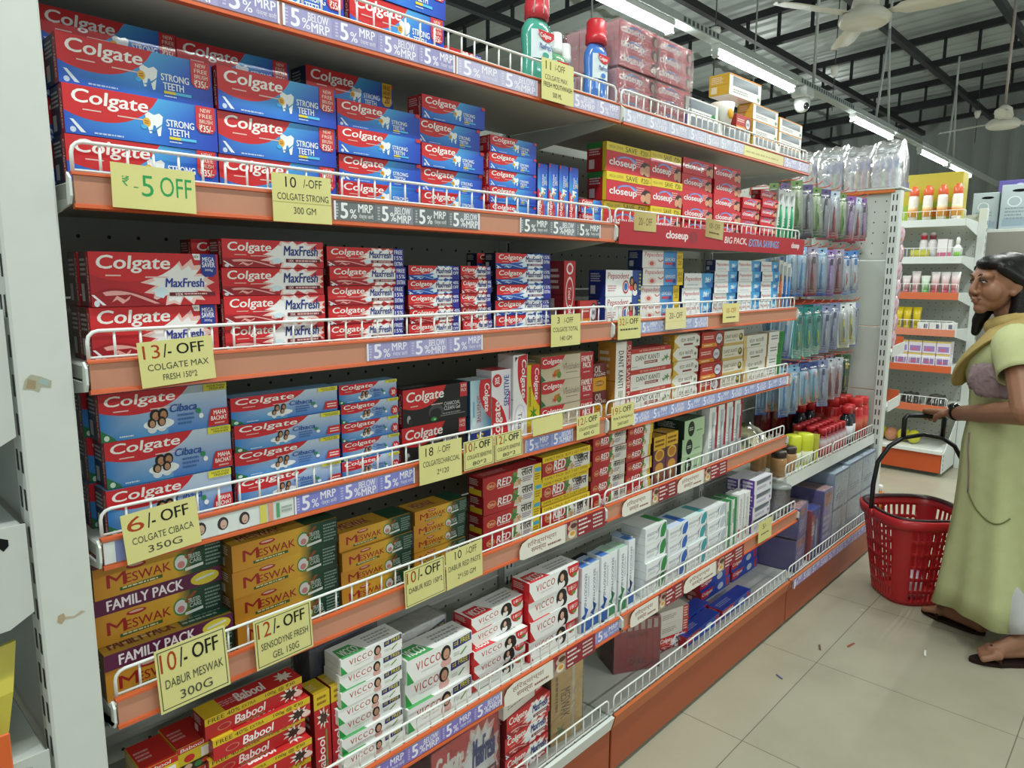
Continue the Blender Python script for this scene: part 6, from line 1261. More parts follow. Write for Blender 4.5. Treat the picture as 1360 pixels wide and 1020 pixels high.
t = thing('yellow_carton', 'large yellow-green carton behind the orange-capped bottles', 'carton', (FX + .14, .10, 1.7655)); m = MB(); m.box(0, 0, 0, .16, .55, .33, 'b9aa36', 0, .003); A = Art(m, (0, .55, 0), (0, -.55, 0), (0, 0, .33)); A.bez([(0, .2), (.3, .35), (.6, .5), (1, .35)], '8fae3c', [(1, 0), (0, 0)]); A.rect(.12, .66, .4, .86, '7c6aa0'); A.lines(.14, .68, .38, .84, 2, 'c8c060'); A.rect(.62, .1, .9, .3, 'c87a2c'); m.build('carton', CARD, t)
def simple(name, label, cat, loc, parts, rz=0, group=None):
    t = thing(name, label, cat, loc, rz, group)
    for pn, fn, mt in parts:
        m = MB(); fn(m); m.build(pn, mt, t)
    return t
def tubes_row(z, ys, hs, cols, lab, group):
    for i, y in enumerate(ys):
        h = hs[i % len(hs)]; c, c2 = cols[i % len(cols)]
        def body(m, h=h, c=c, c2=c2):
            rows = [[(.0 + .018 * math.cos(2 * PI * k / 12), .022 * math.sin(2 * PI * k / 12), .022) for k in range(12)], [(.016 * math.cos(2 * PI * k / 12), .024 * math.sin(2 * PI * k / 12), .022 + h * .5) for k in range(12)], [(.003 * math.cos(2 * PI * k / 12), .03 * math.sin(2 * PI * k / 12), .022 + h) for k in range(12)]]
            m.grid(rows, c, 0, True, True, True, colf=lambda a, j: (c2, mixc(c2, c, .6), c)[a])
        simple('cream_tube', lab(i), 'tube', (FX + .06, y, z), (('body', body, PLAST), ('cap', lambda m, c2=c2: m.lathe([(.02, 0), (.021, .022), (.018, .024)], 0, 0, 0, 12, 0, c2, .9, 1), PLAST)), 0, group)
Z = 1.5185
for i, (y, c) in enumerate(((.235, '7a3040'), (.29, 'b03040'))): bottle('spray_bottle', (('body', [(.024, 0), (.027, .03), (.027, .1), (.02, .125)], 'dcd8da', PLAST), ('cap', [(.02, .123, c), (.022, .15, c), (.016, .17, 'e8e4e4'), (.003, .175, 'e8e4e4')], c, PLAST)), FX + .09, y, Z, ('slim white bottle with maroon band on far second shelf', 'slim white bottle with red band on far second shelf')[i], 'bottle', 'slim banded bottles')
for i in range(3): simple('skin_cream_box', ('pink-footed white box, wide one, far second shelf', 'pink-footed white box, narrow one, far second shelf', 'small yellow box in front of the banded bottles')[i], 'box', (FX + .012 + .03 * (i < 2), (.135, .11, .24)[i], Z), (('carton', lambda m, i=i: (m.box(0, 0, 0, .04, (.06, .022, .11)[i], (.125, .12, .055)[i], ('e8e4e4', 'e0dcdc', 'c8c452')[i], 0, .001), m.box(-.0006, .001, 0, 0, (.059, .021, .109)[i], (.035, .035, .02)[i], ('c86a8c', 'c86a8c', 'a8a030')[i])), CARD),), 0, 'far small boxes')
bottle('serum_bottle', (('body', [(.02, 0), (.022, .06), (.019, .075), (.01, .085)], 'e4e8e2', PLAST), ('label_wrap', [(.0222, .004), (.0224, .035)], '7ab04c', PAPER), ('cap', [(.011, .083), (.012, .12), (.008, .135), (.003, .136)], 'f0f0ec', PLAST)), FX + .05, .075, Z, 'small white pump bottle with green foot at far second shelf end', 'bottle', None)
tubes_row(1.2755, (.07, .13, .19, .25, .31, .37, .43), (.125, .125, .125, .1, .13, .1), (('e4e2e0', 'c86070'), ('e6e4e2', 'c8586c'), ('e4e4e0', 'c85464'), ('e2e6de', '7cc070'), ('e6e2e0', 'd09098'), ('e2e0de', 'b87080')), lambda i: f'white cream tube with coloured foot, {NTH[i]} from the woman, far third shelf', 'white cream tubes')
tubes_row(1.0255, (.285, .345, .40), (.13,), (('d8c020', 'c8b01c'),), lambda i: f'yellow cream tube, {NTH[i]} from the white boxes, far fourth shelf', 'yellow cream tubes')
for i in range(3): simple('flat_box', f'flat white box, {NTH[i]} from the woman, far fourth shelf', 'box', (FX + .03, .05 + i * .075, 1.0255), (('carton', lambda m: (m.box(0, 0, 0, .12, .07, .05, 'e6e6e4', 0, .001), m.box(-.0006, .008, .01, 0, .03, .04, '6a6c84')), CARD),), .0, 'flat white boxes')
k = 0
for j in range(2):
    for i in range(4):
        simple('lilac_box', f'white and lilac box, {NTH[i]} from the woman, {("lower", "upper")[j]} layer, far fifth shelf', 'box', (FX + .03, .055 + i * .087, .7755 + j * .087), (('carton', lambda m: (m.box(0, 0, 0, .1, .083, .085, 'e0d8e4', 0, .001), m.box(-.0006, .008, .012, 0, .075, .05, '9a80b8'), m.box(-.0012, .03, .016, -.0006, .06, .034, 'c86a8c'), m.box(-.0006, 0, .074, 0, .083, .085, 'd8c060')), CARD),), 0, 'lilac boxes')
for i in range(4):
    def cl(m, i=i):
        m.grid([[(.05 + (.1 - .012 * a) * math.cos(2 * PI * j / 14), .07 * (1 - .1 * a) * math.sin(2 * PI * j / 14), a * .022 + .006 * math.sin(j * 2.2 + i)) if a else (.05 + .1 * math.cos(2 * PI * j / 14), .07 * math.sin(2 * PI * j / 14), .0) for j in range(14)] for a in range(4)], '3a3634', 0, True, True, True)
    simple('dark_packet', f'black packet in clear wrap on far lowest shelf, {NTH[i]} from the woman', 'packet', (FX + .06, .12 + i * .15, .4955), (('packet_body', cl, GLOSS),), .3 * i, 'black packets')
t = thing('yellow_fruit_bag', 'clear bag of yellow packs on far base deck', 'bag', (FX + .05, .2, .1905))
for i in range(5):
    m = MB(); m.ell(.08 + .03 * (i % 2), .05 + i * .075, .05, .06, .045, .05, ('c8c22c', 'd8d040', 'b87a5c')[i % 3], 12, 8); m.build('pack', GLOSS, t)
# a second unit beyond it, facing the aisle, with boxed sets on top
t = thing('side_shelving', 'white shelving run behind the woman with boxed sets on top', 'shelving', (5.72, -.28, 0))
m = MB()
for z in (.12, .5, .95, 1.35, 1.70): m.box(0, 0, z, 3.2, .4, z + .022, 'd0d4ce', 0, .002)
m.build('deck', METAL, t)
m = MB(); m.box(0, .4, 0, 3.2, .415, 1.74, '9a998c'); m.build('back_board', METAL, t)
m = MB(); m.box(0, -.004, 1.68, 3.2, .0, 1.728, WHITE); m.build('price_rail', PLAST, t)
m = MB(); m.box(-.02, -.0, 0, 0, .42, 1.70, '8a8880'); m.build('end_plate', METAL, t)
for i, (x, y, z, w, d, h, lb) in enumerate(((5.74, -.255, 1.7225, .22, .19, .30, 'silver boxed set with black handle slot, beside the woman'), (5.78, -.05, 1.7225, .2, .16, .26, 'silver boxed set with black handle slot, behind lotion bottles'))):
    t = thing('silver_box', lb, 'box', (x, y, z), 0, 'silver boxed sets')
    def f(m):
        m.box(0, 0, 0, w, d, h, 'aebcc2', 0, .003); A = Art(m, (0, d, 0), (0, -d, 0), (0, 0, h)); A.ell(.42, .62, .22, .12, 'd8e2e4'); A.ell(.42, .62, .18, .1, 'a4b4bc'); A.lines(.15, .2, .8, .5, 4, '8496a0'); A.rect(.1, .06, .9, .22, '94a8b8')
    m = MB(); f(m); m.build('carton', CARD, t)
    m = MB(); A = Art(m, (0, d, 0), (0, -d, 0), (0, 0, h)); A.k = 8; A.poly([(.3 + .26 + .24 * math.cos(q) * (1 if abs(math.cos(q)) > .01 else 0), .86 + .035 * math.sin(q)) for q in [2 * PI * k / 14 for k in range(14)]], '101214'); m.build('handle_slot', MATTE, t)
t = thing('violet_box', 'violet box lying on the silver set, topmost behind the woman', 'box', (6.0, -.26, 1.7225 + .0)); m = MB(); m.box(0, 0, 0, .3, .26, .36, '5a5294', 0, .003); A = Art(m, (0, .26, 0), (0, -.26, 0), (0, 0, .36)); A.ell(.5, .82, .14, .12, 'a8a0cc'); A.rect(.1, .1, .9, .5, '8078b4'); m.build('carton', CARD, t)
for i in range(3):
    def fb(m, i=i): m.grid([[(.02 + .16 * (.5 + .5 * math.cos(2 * PI * j / 12)) , .14 * (.5 + .5 * math.sin(2 * PI * j / 12)), a * .085) for j in range(12)] for a in range(4)], 'c8c8cc', 0, True, True, True, colf=lambda a, j: ('b8c0c8', 'c8b0b8', 'd8dce0', 'e4e8ea')[(a + j // 3 + i) % 4])
    simple('clear_pack', f'clear-wrapped household pack standing on the far shelf run, {NTH[i]} one', 'packet', (6.32 + i * .25, -.26, 1.7225), (('pack', fb, GLOSS),), 0, 'clear-wrapped packs')
for i in range(4):
    def fr(m, i=i): m.grid([[(.0 + .2 * (.5 + .5 * math.cos(2 * PI * j / 12)), .2 * (.5 + .5 * math.sin(2 * PI * j / 12)), a * .05 + .01 * math.sin(j * 2 + i)) if a else (.2 * (.5 + .5 * math.cos(2 * PI * j / 12)), .2 * (.5 + .5 * math.sin(2 * PI * j / 12)), 0) for j in range(12)] for a in range(4)], 'a82c2c', 0, True, True, True, colf=lambda a, j: ('8a2422', 'a83a34', 'c8ccd0', 'd8dce0')[min(3, a + (j % 3 == 0) + (i % 2))])
    simple('wrapped_goods', f'red and clear wrapped goods under the far shelf run, {NTH[i]} one', 'packet', (5.76 + i * .26, -.25, 1.3725), (('pack', fr, GLOSS),), 0, 'red wrapped goods')
# litter on the floor
for i, (x, y, rz, l, c, lb) in enumerate(((2.32, -.20, .4, .022, '5a4a3c', 'brown scrap of paper'), (2.42, -.28, -.2, .025, '8a4a3c', 'reddish scrap of paper'), (2.02, -.17, 1.1, .016, '5c5c8c', 'violet scrap of paper'), (2.55, -.50, .2, .025, 'e0e0dc', 'white scrap of paper'), (2.75, -.22, .9, .01, 'd8d4c8', 'tiny pale scrap'))):
    m = MB(); m.grid([[(-l, -.004, .001), (l, -.003, .001)], [(-l, .004, .003), (l * .9, .004, .0015)]], c, 0, False, False); o = m.build('paper_scrap', PAPER, None, (x, y, .0005), (0, 0, rz)); tag(o, lb + ' lying on the floor near the basket', 'scrap', 'floor scraps')
# ------------------------------------------------------------------ red shopping basket with a tall black handle
def basket():
    cx, cy = 3.065, -.312; rot = math.radians(-46)
    t = thing('shopping_basket', 'red slotted plastic shopping basket standing on the floor, held by the woman', 'basket', (cx, cy, 0), rot)
    H = .385; N = 96
    def ring(a, b, z, e=3.2):
        M = 720; P = []
        for k in range(M + 1):
            q = 2 * PI * k / M; c, s = math.cos(q), math.sin(q)
            P.append((a * abs(c) ** (2 / e) * (1 if c >= 0 else -1), b * abs(s) ** (2 / e) * (1 if s >= 0 else -1)))
        L = [0.0]
        for k in range(M): L.append(L[-1] + math.hypot(P[k + 1][0] - P[k][0], P[k + 1][1] - P[k][1]))
        pts = []; i = 0                                     # evenly spaced round the outline
        for k in range(N):
            t_ = L[-1] * k / N
            while L[i + 1] < t_: i += 1
            f = (t_ - L[i]) / max(L[i + 1] - L[i], 1e-9)
            pts.append((P[i][0] + (P[i + 1][0] - P[i][0]) * f, P[i][1] + (P[i + 1][1] - P[i][1]) * f, z))
        return pts
    zs = [.004, .022, .060, .074, .118, .132, .176, .190, .234, .248, .292, .306, .350, H]
    A = lambda z: .130 + .055 * (z / H); B = lambda z: .126 + .059 * (z / H)
    m = MB(); rows = [ring(A(z), B(z), z) for z in zs]; k0 = N
    n = len(m.v); m.v += [p for r in rows for p in r]; m.c += [C('b01e24')] * (len(zs) * N)
    open_rows = {1, 3, 5, 7, 9, 11}
    for i in range(len(zs) - 1):
        for j in range(N):
            q = (j % 24); mid = abs(((j + 6) % 24) - 12)
            slot = i in open_rows and j % 2 == 0 and (j % 24) not in (10, 12, 14)
            if slot: continue
            a = n + i * N + j; b = n + i * N + (j + 1) % N
            m.f.append((a, b, b + N, a + N)); m.m.append(0); m.sm.append(True)
    side = m.build('side_wall', PLAST, t); md = side.modifiers.new('thick', 'SOLIDIFY'); md.thickness = .0032; md.offset = 0
    m = MB(); m.grid([ring(A(0), B(0), .004), ring(A(0) * .5, B(0) * .5, .006), ring(.002, .002, .006)], 'a81c22', 0, True, False); b = m.build('floor_plate', PLAST, t); md = b.modifiers.new('thick', 'SOLIDIFY'); md.thickness = .003
    m = MB(); prof = [(.0, .352), (.014, .352), (.016, .37), (.014, .39), (.004, .396), (-.006, .392), (-.006, .36)]
    m.grid([ring(A(z) + d, B(z) + d, z) for d, z in prof], 'b4242a', 0, True, True); m.build('rim', PLAST, t)
    m = MB(); m.grid([ring(A(H) + d, B(H) + d, z) for d, z in ((-.004, .388), (.004, .400), (-.010, .402), (-.014, .39))], '30181a', 0, True, True); m.build('rim_channel', PLAST, t)
    m = MB(); a = A(H)
    arch = [(-a - .012, 0, .375), (-a - .012, 0, .50), (-a + .0, 0, .60), (-a + .045, 0, .67), (-a + .10, 0, .705), (0, 0, .72), (a - .10, 0, .705), (a - .045, 0, .67), (a, 0, .60), (a + .012, 0, .50), (a + .012, 0, .375)]
    m.tube(arch, .0095, '17171a', 10); h = m.build('handle', PLAST, t)
    m = MB(); m.tube([(-.085, 0, .712), (-.085, 0, .79), (-.075, 0, .802), (.075, 0, .802), (.085, 0, .79), (.085, 0, .712)], .0105, '17171a', 10); g = m.build('grip', PLAST, h)
    for s in (-1, 1):
        m = MB(); m.ell(s * (a + .013), 0, .375, .014, .022, .022, '9a1a20', 12, 8); m.build('pivot', PLAST, t)
    w = thing('shopping_packet', 'white and violet packet lying inside the red basket', 'packet', (3.065, -.315, .0095), .3)
    m = MB(); m.grid([[(.08 * math.cos(2 * PI * j / 14) * (1 - .1 * a), .06 * math.sin(2 * PI * j / 14) * (1 - .1 * a), a * .03 + (.006 * math.sin(j * 2.4) if a else 0)) for j in range(14)] for a in range(4)], 'd8d4dc', 0, True, True, True, colf=lambda a, j: ('d8d4dc', 'e8e6ea', '8a5a9c', 'd0ccd8')[(a + j // 3) % 4]); m.build('packet_body', GLOSS, w)
basket()

# ------------------------------------------------------------------ the shopper
def solid(name, hexc, rough=.5, spec=.35, bump=.06, bs=300, var=.08):
    m = bpy.data.materials.new(name); m.use_nodes = True; N = m.node_tree.nodes; L = m.node_tree.links; b = N['Principled BSDF']
    tc = N.new('ShaderNodeTexCoord'); no = N.new('ShaderNodeTexNoise'); no.inputs['Scale'].default_value = 24; L.new(tc.outputs['Object'], no.inputs['Vector'])
    rp = N.new('ShaderNodeValToRGB'); rp.color_ramp.elements[0].color = (*mixc(hexc, '000000', var), 1); rp.color_ramp.elements[1].color = (*mixc(hexc, 'ffffff', var * .5), 1)
    L.new(no.outputs['Fac'], rp.inputs[0]); L.new(rp.outputs[0], b.inputs['Base Color']); b.inputs['Roughness'].default_value = rough; b.inputs['Specular IOR Level'].default_value = spec
    n2 = N.new('ShaderNodeTexNoise'); n2.inputs['Scale'].default_value = bs; L.new(tc.outputs['Object'], n2.inputs['Vector']); bp = N.new('ShaderNodeBump'); bp.inputs['Strength'].default_value = bump; bp.inputs['Distance'].default_value = .002
    L.new(n2.outputs['Fac'], bp.inputs['Height']); L.new(bp.outputs[0], b.inputs['Normal']); return m
SKINM = solid('warm_skin', '8f6246', .48); 
def fuse(name, mb, mat, parent, voxel, smooth=2, loc=None):
    """overlapping solids grown into one continuous surface"""
    me = mb.mesh(name, mat); o = bpy.data.objects.new(name, me); COL.objects.link(o)
    r = o.modifiers.new('remesh', 'REMESH'); r.mode = 'VOXEL'; r.voxel_size = voxel; r.use_smooth_shade = True
    if smooth: s = o.modifiers.new('smooth', 'SMOOTH'); s.iterations = smooth; s.factor = .5
    dg = bpy.context.evaluated_depsgraph_get(); dg.update()
    nm = bpy.data.meshes.new_from_object(o.evaluated_get(dg)); nm.name = name
    bpy.data.objects.remove(o); nm.materials.clear(); nm.materials.append(mat)
    nm.polygons.foreach_set('use_smooth', [True] * len(nm.polygons))
    return obj(name, nm, parent, loc)
HD = (.0, .085, 1.360)
PX, PY = 2.93, -.622                              # the point under her pelvis
YAW = math.radians(6)                           # she faces the shelves, turned a little along the aisle
TURN = math.radians(40)                          # her head is turned a little towards the aisle
TURNED = [True]
def loc2(p):                                     # body frame (left, forward, up) -> her own object space
    x, y, z = p[0], p[1], p[2]
    k = min(1, max(0, (z - 1.215) / .045)) if TURNED[0] else 0
    if k:
        c, s = math.cos(TURN * k), math.sin(TURN * k); dx, dy = x - HD[0], y - HD[1] + .03
        x, y = HD[0] + dx * c + dy * s, HD[1] - .03 + dy * c - dx * s
    return Vector((-x, y, z))
def blob(m, a, b, r1, r2, n=12, steps=5):
    a, b = loc2(a), loc2(b); m.tube([a.lerp(b, k / steps) for k in range(steps + 1)], [r1 + (r2 - r1) * k / steps for k in range(steps + 1)], 'ffffff', n); m.ell(*a, r1, r1, r1, 'ffffff', 12, 8); m.ell(*b, r2, r2, r2, 'ffffff', 12, 8)
def ellb(m, p, r):
    p = loc2(p); m.ell(p.x, p.y, p.z, r[0], r[1], r[2], 'ffffff', 20, 14)
person = bpy.data.objects.new('person', None); COL.objects.link(person); person.location = (PX, PY, 0); person.rotation_euler = (0, 0, YAW)
tag(person, 'woman in pale green tunic and mustard scarf holding the red basket handle', 'person')
# where her hand must be: on the basket grip, in her own frame
inv = (Matrix.Translation((PX, PY, 0)) @ Matrix.Rotation(YAW, 4, 'Z')).inverted()
def W2B(p):
    q = inv @ Vector(p); return (-q.x, q.y, q.z)
grip_dir = Vector((math.cos(math.radians(-46)), math.sin(math.radians(-46)), 0))
gc = Vector((3.065, -.312, .802)) + grip_dir * .035
Hc = W2B(gc)
sh = (.158, -.005, 1.160); el = W2B((2.60, -.715, .935)); wr = W2B(Vector(gc) + Vector((-.125, -.098, .042)))
anL = W2B((2.715, -.775, .105)); anR = W2B((2.872, -.575, .085)); knL = W2B((2.845, -.645, .43)); knR = W2B((2.965, -.565, .43))
HD = (.0, .085, 1.360)                            # head centre
def body():
    m = MB()
    # torso and neck
    blob(m, (0, .0, .80), (0, .0, .95), .115, .098); blob(m, (0, .0, .95), (0, .012, 1.08), .098, .11); ellb(m, (0, .0, .78), (.145, .115, .12)); ellb(m, (0, .015, 1.08), (.14, .10, .12)); blob(m, (-.12, 0, 1.16), (.12, 0, 1.16), .055, .055); blob(m, (0, .0, 1.16), (0, .045, 1.29), .055, .046)
    # head: skull, jaw, chin, nose, lips, brow, cheeks, ears
    x, y, z = HD
    ellb(m, (x, y - .012, z + .025), (.073, .092, .088)); ellb(m, (x, y + .02, z - .025), (.060, .066, .075)); ellb(m, (x, y + .058, z - .088), (.026, .024, .022)); ellb(m, (x, y + .042, z - .062), (.042, .04, .035))
    blob(m, (x, y + .081, z + .022), (x, y + .098, z - .022), .0085, .0115); ellb(m, (x - .012, y + .092, z - .031), (.010, .010, .008)); ellb(m, (x + .012, y + .092, z - .031), (.010, .010, .008)); ellb(m, (x, y + .099, z - .026), (.0105, .0105, .0095))
    ellb(m, (x, y + .084, z - .052), (.022, .012, .007)); ellb(m, (x, y + .081, z - .062), (.020, .012, .008))
    for s in (-1, 1):
        ellb(m, (x + s * .028, y + .064, z + .030), (.032, .022, .016)); ellb(m, (x + s * .034, y + .044, z - .026), (.032, .036, .040)); ellb(m, (x + s * .030, y + .066, z + .008), (.018, .016, .014))
        ellb(m, (x + s * .072, y - .018, z - .005), (.010, .022, .032)); ellb(m, (x + s * .071, y - .008, z - .032), (.008, .012, .012))
    # near arm, reaching to the grip
    blob(m, sh, el, .055, .046); blob(m, el, wr, .045, .028)
    # far arm, bent across the body
    blob(m, (-.155, .0, 1.165), (-.195, -.01, .93), .05, .042); blob(m, (-.195, -.01, .93), (-.21, .04, .71), .04, .026)
    for k in range(4): blob(m, (-.215, .015 + .019 * k, .69), (-.217, .012 + .021 * k, .62), .014, .011); blob(m, (-.217, .012 + .021 * k, .62), (-.212, .014 + .022 * k, .585), .0095, .009, 10, 3); blob(m, (-.212, .014 + .022 * k, .585), (-.198, .016 + .022 * k, .555), .009, .0078, 10, 3)
    blob(m, (-.205, .085, .675), (-.195, .10, .62), .012, .009, 10, 3)
    # legs
    for s, hip, kn, an in ((1, (.06, .0, .78), knL, anL), (-1, (-.06, .0, .78), knR, anR)):
        blob(m, hip, kn, .078, .052); blob(m, kn, an, .055, .035)
    return m
bm = body()
# hands: palm, four fingers curled over the grip, thumb below
def hand(m):
    w, g = Vector(wr), Vector(Hc); f = (g - w); d = f.normalized()
    side = Vector(W2B(gc + grip_dir)) - Vector(Hc); side.normalize()
    up = side.cross(d)
    if up.z < 0: up = -up
    palm0 = w + d * .012; palm1 = g - d * .012 + up * .018
    for k in (-1.5, -.5, .5, 1.5): blob(m, palm0 + side * k * .010, palm1 + side * k * .0185, .0155, .0125, 10)
    for k, (o, L) in enumerate(((-1.5, .95), (-.5, 1.08), (.5, 1.05), (1.5, .86))):
        b = palm1 + side * o * .0195; p1 = b + d * .024 * L + up * .006; p2 = p1 + d * .012 * L - up * .026 * L; p3 = p2 - d * .020 * L - up * .012
        blob(m, b, p1, .0098, .0092, 10, 3); blob(m, p1, p2, .0092, .0085, 10, 3); blob(m, p2, p3, .0085, .0076, 10, 3)
    tb = palm0 + side * -.030 + d * .018; t1 = tb + d * .03 - side * .012 - up * .010; t2 = t1 + d * .026 + side * .006 - up * .016
    blob(m, tb, t1, .013, .011, 10, 3); blob(m, t1, t2, .011, .0088, 10, 3)
hand(bm)
def foot(m, an, toe, lift=0.0):
    a, t = Vector(an), Vector(toe); d = (t - a); d.z = 0; d.normalize(); s = Vector((-d.y, d.x, 0))
    heel = a - d * .045; heel.z = a.z - .045
    ball = a + d * .105; ball.z = t.z + .024
    blob(m, a, heel, .034, .030); blob(m, a + Vector((0, 0, -.01)), ball, .034, .026)
    blob(m, ball - s * .022, ball + s * .022, .023, .021)
    blob(m, heel, ball, .028, .026)
    for k, (o, L) in enumerate(((-.032, .050), (-.014, .046), (.003, .041), (.018, .035), (.031, .028))):
        p = ball + s * o * (1 if an[0] > 0 else -1); q = p + d * L; q.z = t.z + .011
        blob(m, p, q, .0125, .0105 if k else .0125, 10, 3)
ftR = W2B((2.925, -.40, .016)); ftL = W2B((2.648, -.69, .018))
foot(bm, anR, ftR); foot(bm, anL, ftL)
fuse('body', bm, SKINM, person, .0038, 5)
# hair: cap over the skull, hairline, coil and fall behind the neck
HAIRM = solid('black_hair', '0b0a0a', .42, .35, .5, 140, .0)
m = MB(); x, y, z = HD
ellb(m, (x, y - .034, z + .034), (.079, .092, .086)); ellb(m, (x, y + .016, z + .076), (.066, .064, .034)); ellb(m, (x, y - .085, z - .03), (.062, .045, .075)); blob(m, (x, y - .08, z - .05), (x + .02, y - .10, z - .16), .052, .040); blob(m, (x + .02, y - .10, z - .16), (x + .02, y - .12, z - .42), .04, .022)
for s in (-1, 1): blob(m, (x + s * .060, y + .034, z + .058), (x + s * .074, y - .035, z + .012), .019, .024); blob(m, (x + s * .066, y - .045, z - .02), (x + s * .062, y - .06, z - .12), .028, .034)
blob(m, (x - .055, y - .02, z - .06), (x - .05, y + .04, z - .14), .03, .026); blob(m, (x - .05, y + .04, z - .14), (x - .038, y + .052, z - .185), .024, .016)
fuse('hair', m, HAIRM, person, .005, 2)
# face details
def child(name, mb, mat): return mb.build(name, mat, person)
for s in (-1, 1):
    m = MB(); p = loc2((x + s * .0300, y + .0755, z + .0085)); m.ell(p.x, p.y, p.z, .0118, .0085, .0048, 'b8aea4', 12, 8); e = child('eye', m, GLOSS)
    m = MB(); p = loc2((x + s * .0300, y + .0822, z + .0085)); m.ell(p.x, p.y, p.z, .0062, .004, .0050, '120c0a', 10, 6); m.build('iris', GLOSS, e)
    m = MB(); m.tube([loc2((x + s * q, y + yy, z + zz)) for q, yy, zz in ((.014, .0892, .030), (.026, .0890, .0365), (.039, .0822, .0345), (.050, .0700, .027))], [.0022, .0034, .0032, .0014], '120e0c', 6); child('eyebrow', m, HAIR)
    m = MB(); m.tube([loc2((x + s * q, y + yy, z + zz)) for q, yy, zz in ((.018, .0840, .012), (.026, .0855, .0165), (.036, .082, .0155), (.045, .0735, .009))], .0026, '140e0c', 6); child('eyelash', m, HAIR)
m = MB(); m.tube([loc2((x + q, y + yy, z + zz)) for q, yy, zz in ((-.023, .072, -.056), (-.012, .0875, -.0535), (0, .0905, -.055), (.012, .0875, -.0535), (.023, .072, -.056))], [.0015, .0042, .0042, .0042, .0015], '6e3a34', 8); m.tube([loc2((x + q, y + yy, z + zz)) for q, yy, zz in ((-.021, .071, -.058), (-.011, .0845, -.0625), (0, .087, -.0645), (.011, .0845, -.0625), (.021, .071, -.058))], [.0015, .0045, .005, .0045, .0015], '7a4038', 8); child('lips', m, SKIN)
TURNED[0] = False
# tunic: short-sleeved, flaring to the calf, with soft folds
m = MB(); rows = []; NN = 72
TR = ((.115, -.05, .270, .232, .020), (.20, -.045, .258, .215, .018), (.32, -.035, .235, .195, .015), (.46, -.02, .205, .165, .012), (.60, -.01, .185, .150, .009), (.74, .0, .170, .140, .006), (.82, .0, .150, .132, .004), (.88, .006, .124, .122, .003), (.95, .010, .124, .122, .003), (1.03, .02, .148, .136, .003), (1.08, .02, .162, .134, .002), (1.13, .012, .166, .116, .002), (1.172, .002, .152, .088, .0), (1.20, .004, .112, .072, 0), (1.222, .014, .070, .060, 0))
for z_, fy, a, b, rip in TR:
    ring = []
    for k in range(NN):
        q = 2 * PI * k / NN; r = 1 + rip / .2 * (math.sin(q * 7 + z_ * 2) * .6 + math.sin(q * 12 + 1.3) * .4)
        ring.append(tuple(loc2((a * r * math.cos(q), fy + b * r * math.sin(q), z_ + (.012 * math.sin(q * 3) if z_ < .2 else 0)))))
    rows.append(ring)
TUNIC = solid('tunic_cotton', 'b6bc88', .9, .12, .4, 600, .1)
m.grid(rows, 'ffffff', 0, True, True)
for s in (1, -1):
    e = el if s == 1 else (-.19, .0, .93); E0 = Vector((s * .158, -.005, 1.148)); pp = [Vector((s * .06, 0, 1.146)), Vector((s * .105, 0, 1.150))] + [E0.lerp(Vector(e), q) for q in (.0, .1, .2, .3, .4, .47)]
    m.tube([loc2(v) for v in pp], [.062, .072, .078, .078, .076, .073, .071, .072], 'ffffff', 20, 0, False)
tn = m.build('tunic', TUNIC, person); md = tn.modifiers.new('thick', 'SOLIDIFY'); md.thickness = .004; md.offset = 0
m = MB()                                             # the slit edge at the side and the curved seam, lying on the cloth
def on_tunic(q, z_, o=.004):
    zr = [r_[0] for r_ in TR]; i = max(k for k in range(len(zr) - 1) if zr[k] <= z_); f_ = (z_ - zr[i]) / (zr[i + 1] - zr[i]); v = [TR[i][k] * (1 - f_) + TR[i + 1][k] * f_ for k in range(5)]
    r = 1 + v[4] / .2 * (math.sin(q * 7 + z_ * 2) * .6 + math.sin(q * 12 + 1.3) * .4)
    return loc2(((v[2] * r + o) * math.cos(q), v[1] + (v[3] * r + o) * math.sin(q), z_))
m.tube([on_tunic(.95 - .18 * math.sin(k / 10 * PI / 2), .80 - .22 * k / 10) for k in range(11)], .0032, '8a7470', 6)
m.tube([on_tunic(.77 - .95 * k / 16, .58 - .085 * math.sin(PI * .75 * k / 16)) for k in range(17)], .0026, '6a6f48', 6)
m.build('tunic_seam', CLOTH, person)
# scarf: over the near shoulder and down the front, and round the neck
SCARF = solid('scarf_cotton', 'b39c58', .92, .1, .5, 500, .16)
m = MB(); path = [(-.02, -.12, 1.17), (.06, -.10, 1.225), (.105, -.03, 1.235), (.100, .055, 1.20), (.070, .115, 1.135), (.030, .150, 1.07), (-.01, .165, 1.01), (-.03, .165, .965)]
wd = [.045, .05, .055, .062, .068, .070, .060, .045]; rows = []
for i, p in enumerate(path):
    p0 = Vector(path[max(i - 1, 0)]); p1 = Vector(path[min(i + 1, len(path) - 1)]); d = (p1 - p0).normalized(); out = Vector((p[0] * .8, p[1], .25)); out = (out - d * out.dot(d)).normalized(); sd = d.cross(out)
    rows.append([tuple(loc2(Vector(p) + sd * wd[i] * math.cos(2 * PI * k / 18) + out * (.017 + .009 * math.sin(k * 2.1 + i * .4)) * math.sin(2 * PI * k / 18))) for k in range(18)])
m.grid(rows, 'ffffff', 0, True, True, True)
ring = []
for z_, r in ((1.195, .085), (1.212, .096), (1.235, .092), (1.246, .078)): ring.append([tuple(loc2((r * math.cos(2 * PI * k / 24), .022 + r * .95 * math.sin(2 * PI * k / 24), z_ + .012 * math.sin(2 * PI * k / 24 + 2.2) - .012 * math.sin(2 * PI * k / 24)))) for k in range(24)])
m.grid(ring, 'ffffff', 0, True, True)
sc_ = m.build('scarf', SCARF, person); md = sc_.modifiers.new('soft', 'SUBSURF'); md.levels = 1; md.render_levels = 1
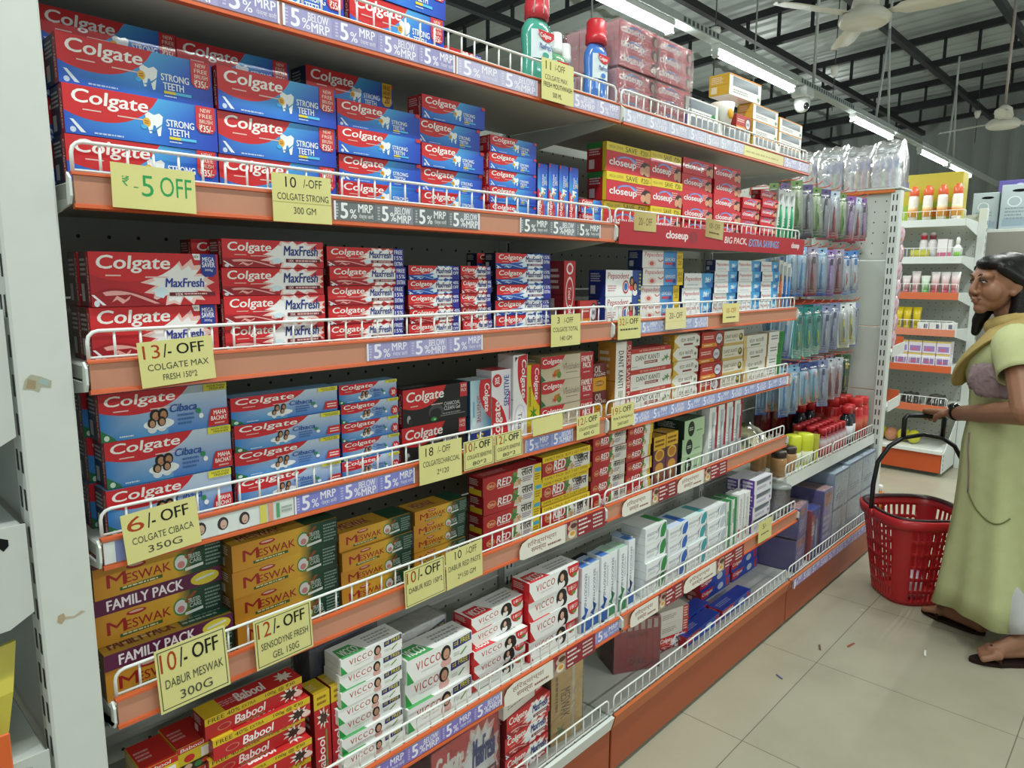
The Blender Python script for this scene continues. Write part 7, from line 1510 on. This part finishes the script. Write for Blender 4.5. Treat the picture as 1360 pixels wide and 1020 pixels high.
# trousers, sandals, watch, ring
TROU = solid('white_trousers', 'b9bcba', .85, .15, .4, 400, .1)
for s, kn, an in ((1, knL, anL), (-1, knR, anR)):
    m = MB(); m.tube([loc2(Vector(kn).lerp(Vector(an), .3 + .68 * k / 6)) for k in range(7)], [.066, .064, .062, .060, .058, .057, .056], 'ffffff', 20, 0, False); o = m.build('trouser_leg', TROU, person); md = o.modifiers.new('thick', 'SOLIDIFY'); md.thickness = .003
for an, toe in ((anR, ftR), (anL, ftL)):
    a, t_ = Vector(an), Vector(toe); d = t_ - a; d.z = 0; d.normalize(); s = Vector((-d.y, d.x, 0)); zb = .001; a.z = 0
    m = MB(); outl = []
    for k in range(24):
        q = 2 * PI * k / 24; u = .125 * math.cos(q) + .06; v = (.042 if math.cos(q) > 0 else .036) * math.sin(q); p = a + d * u + s * v; outl.append((-p.x, p.y))
    m.prism(outl, 'z', zb, zb + .012, '2a1e1a'); sd = m.build('sandal', MATTE, person)
    m = MB(); c0 = a + d * .10
    m.tube([loc2((c0 + s * .044) + Vector((0, 0, zb + .010))), loc2((c0 + s * .030 + d * .005) + Vector((0, 0, zb + .050))), loc2((c0 + d * .012) + Vector((0, 0, zb + .062))), loc2((c0 - s * .030 + d * .005) + Vector((0, 0, zb + .050))), loc2((c0 - s * .044) + Vector((0, 0, zb + .010)))], .006, '3a2620', 8); m.build('strap', MATTE, sd)
m = MB(); a, b = Vector(el), Vector(wr); d = (b - a).normalized(); c = b - d * .03
m.tube([loc2(c - d * .009), loc2(c + d * .009)], .0305, '16171a', 18); wt = m.build('watch', MATTE, person)
o_ = (Vector((.6, .1, .8)) - d * Vector((.6, .1, .8)).dot(d)).normalized(); pc = c + o_ * .029; pcl = loc2(pc); m = MB(); m.ell(pcl.x, pcl.y, pcl.z, .022, .022, .016, '0c0d10', 16, 8); m.build('watch_face', GLOSS, wt)
# the crumpled mauve bag under her arm
bag = thing('cloth_bag', 'crumpled mauve cloth bag tucked under the woman\'s near arm', 'bag', (PX, PY, 0), YAW)
m = MB(); rows = []
for a in range(11):
    f_ = a / 10; rr = .35 + .65 * math.sin(PI * (.08 + .84 * f_)) ** .6
    rows.append([tuple(loc2((.170 + (.020 + .004 * math.sin(k * 2.3 + a * 1.9)) * rr * math.cos(2 * PI * k / 26), .045 + (.075 + .006 * math.sin(k * 1.7 + a)) * rr * math.sin(2 * PI * k / 26) + .02 * f_, .955 + .115 * f_ + .007 * math.sin(k * 1.9 + a * 1.4)))) for k in range(26)])
m.grid(rows, 'ffffff', 0, True, True, True); m.build('bag_body', solid('mauve_cloth', '8a7478', .8, .2, .5, 300, .2), bag)
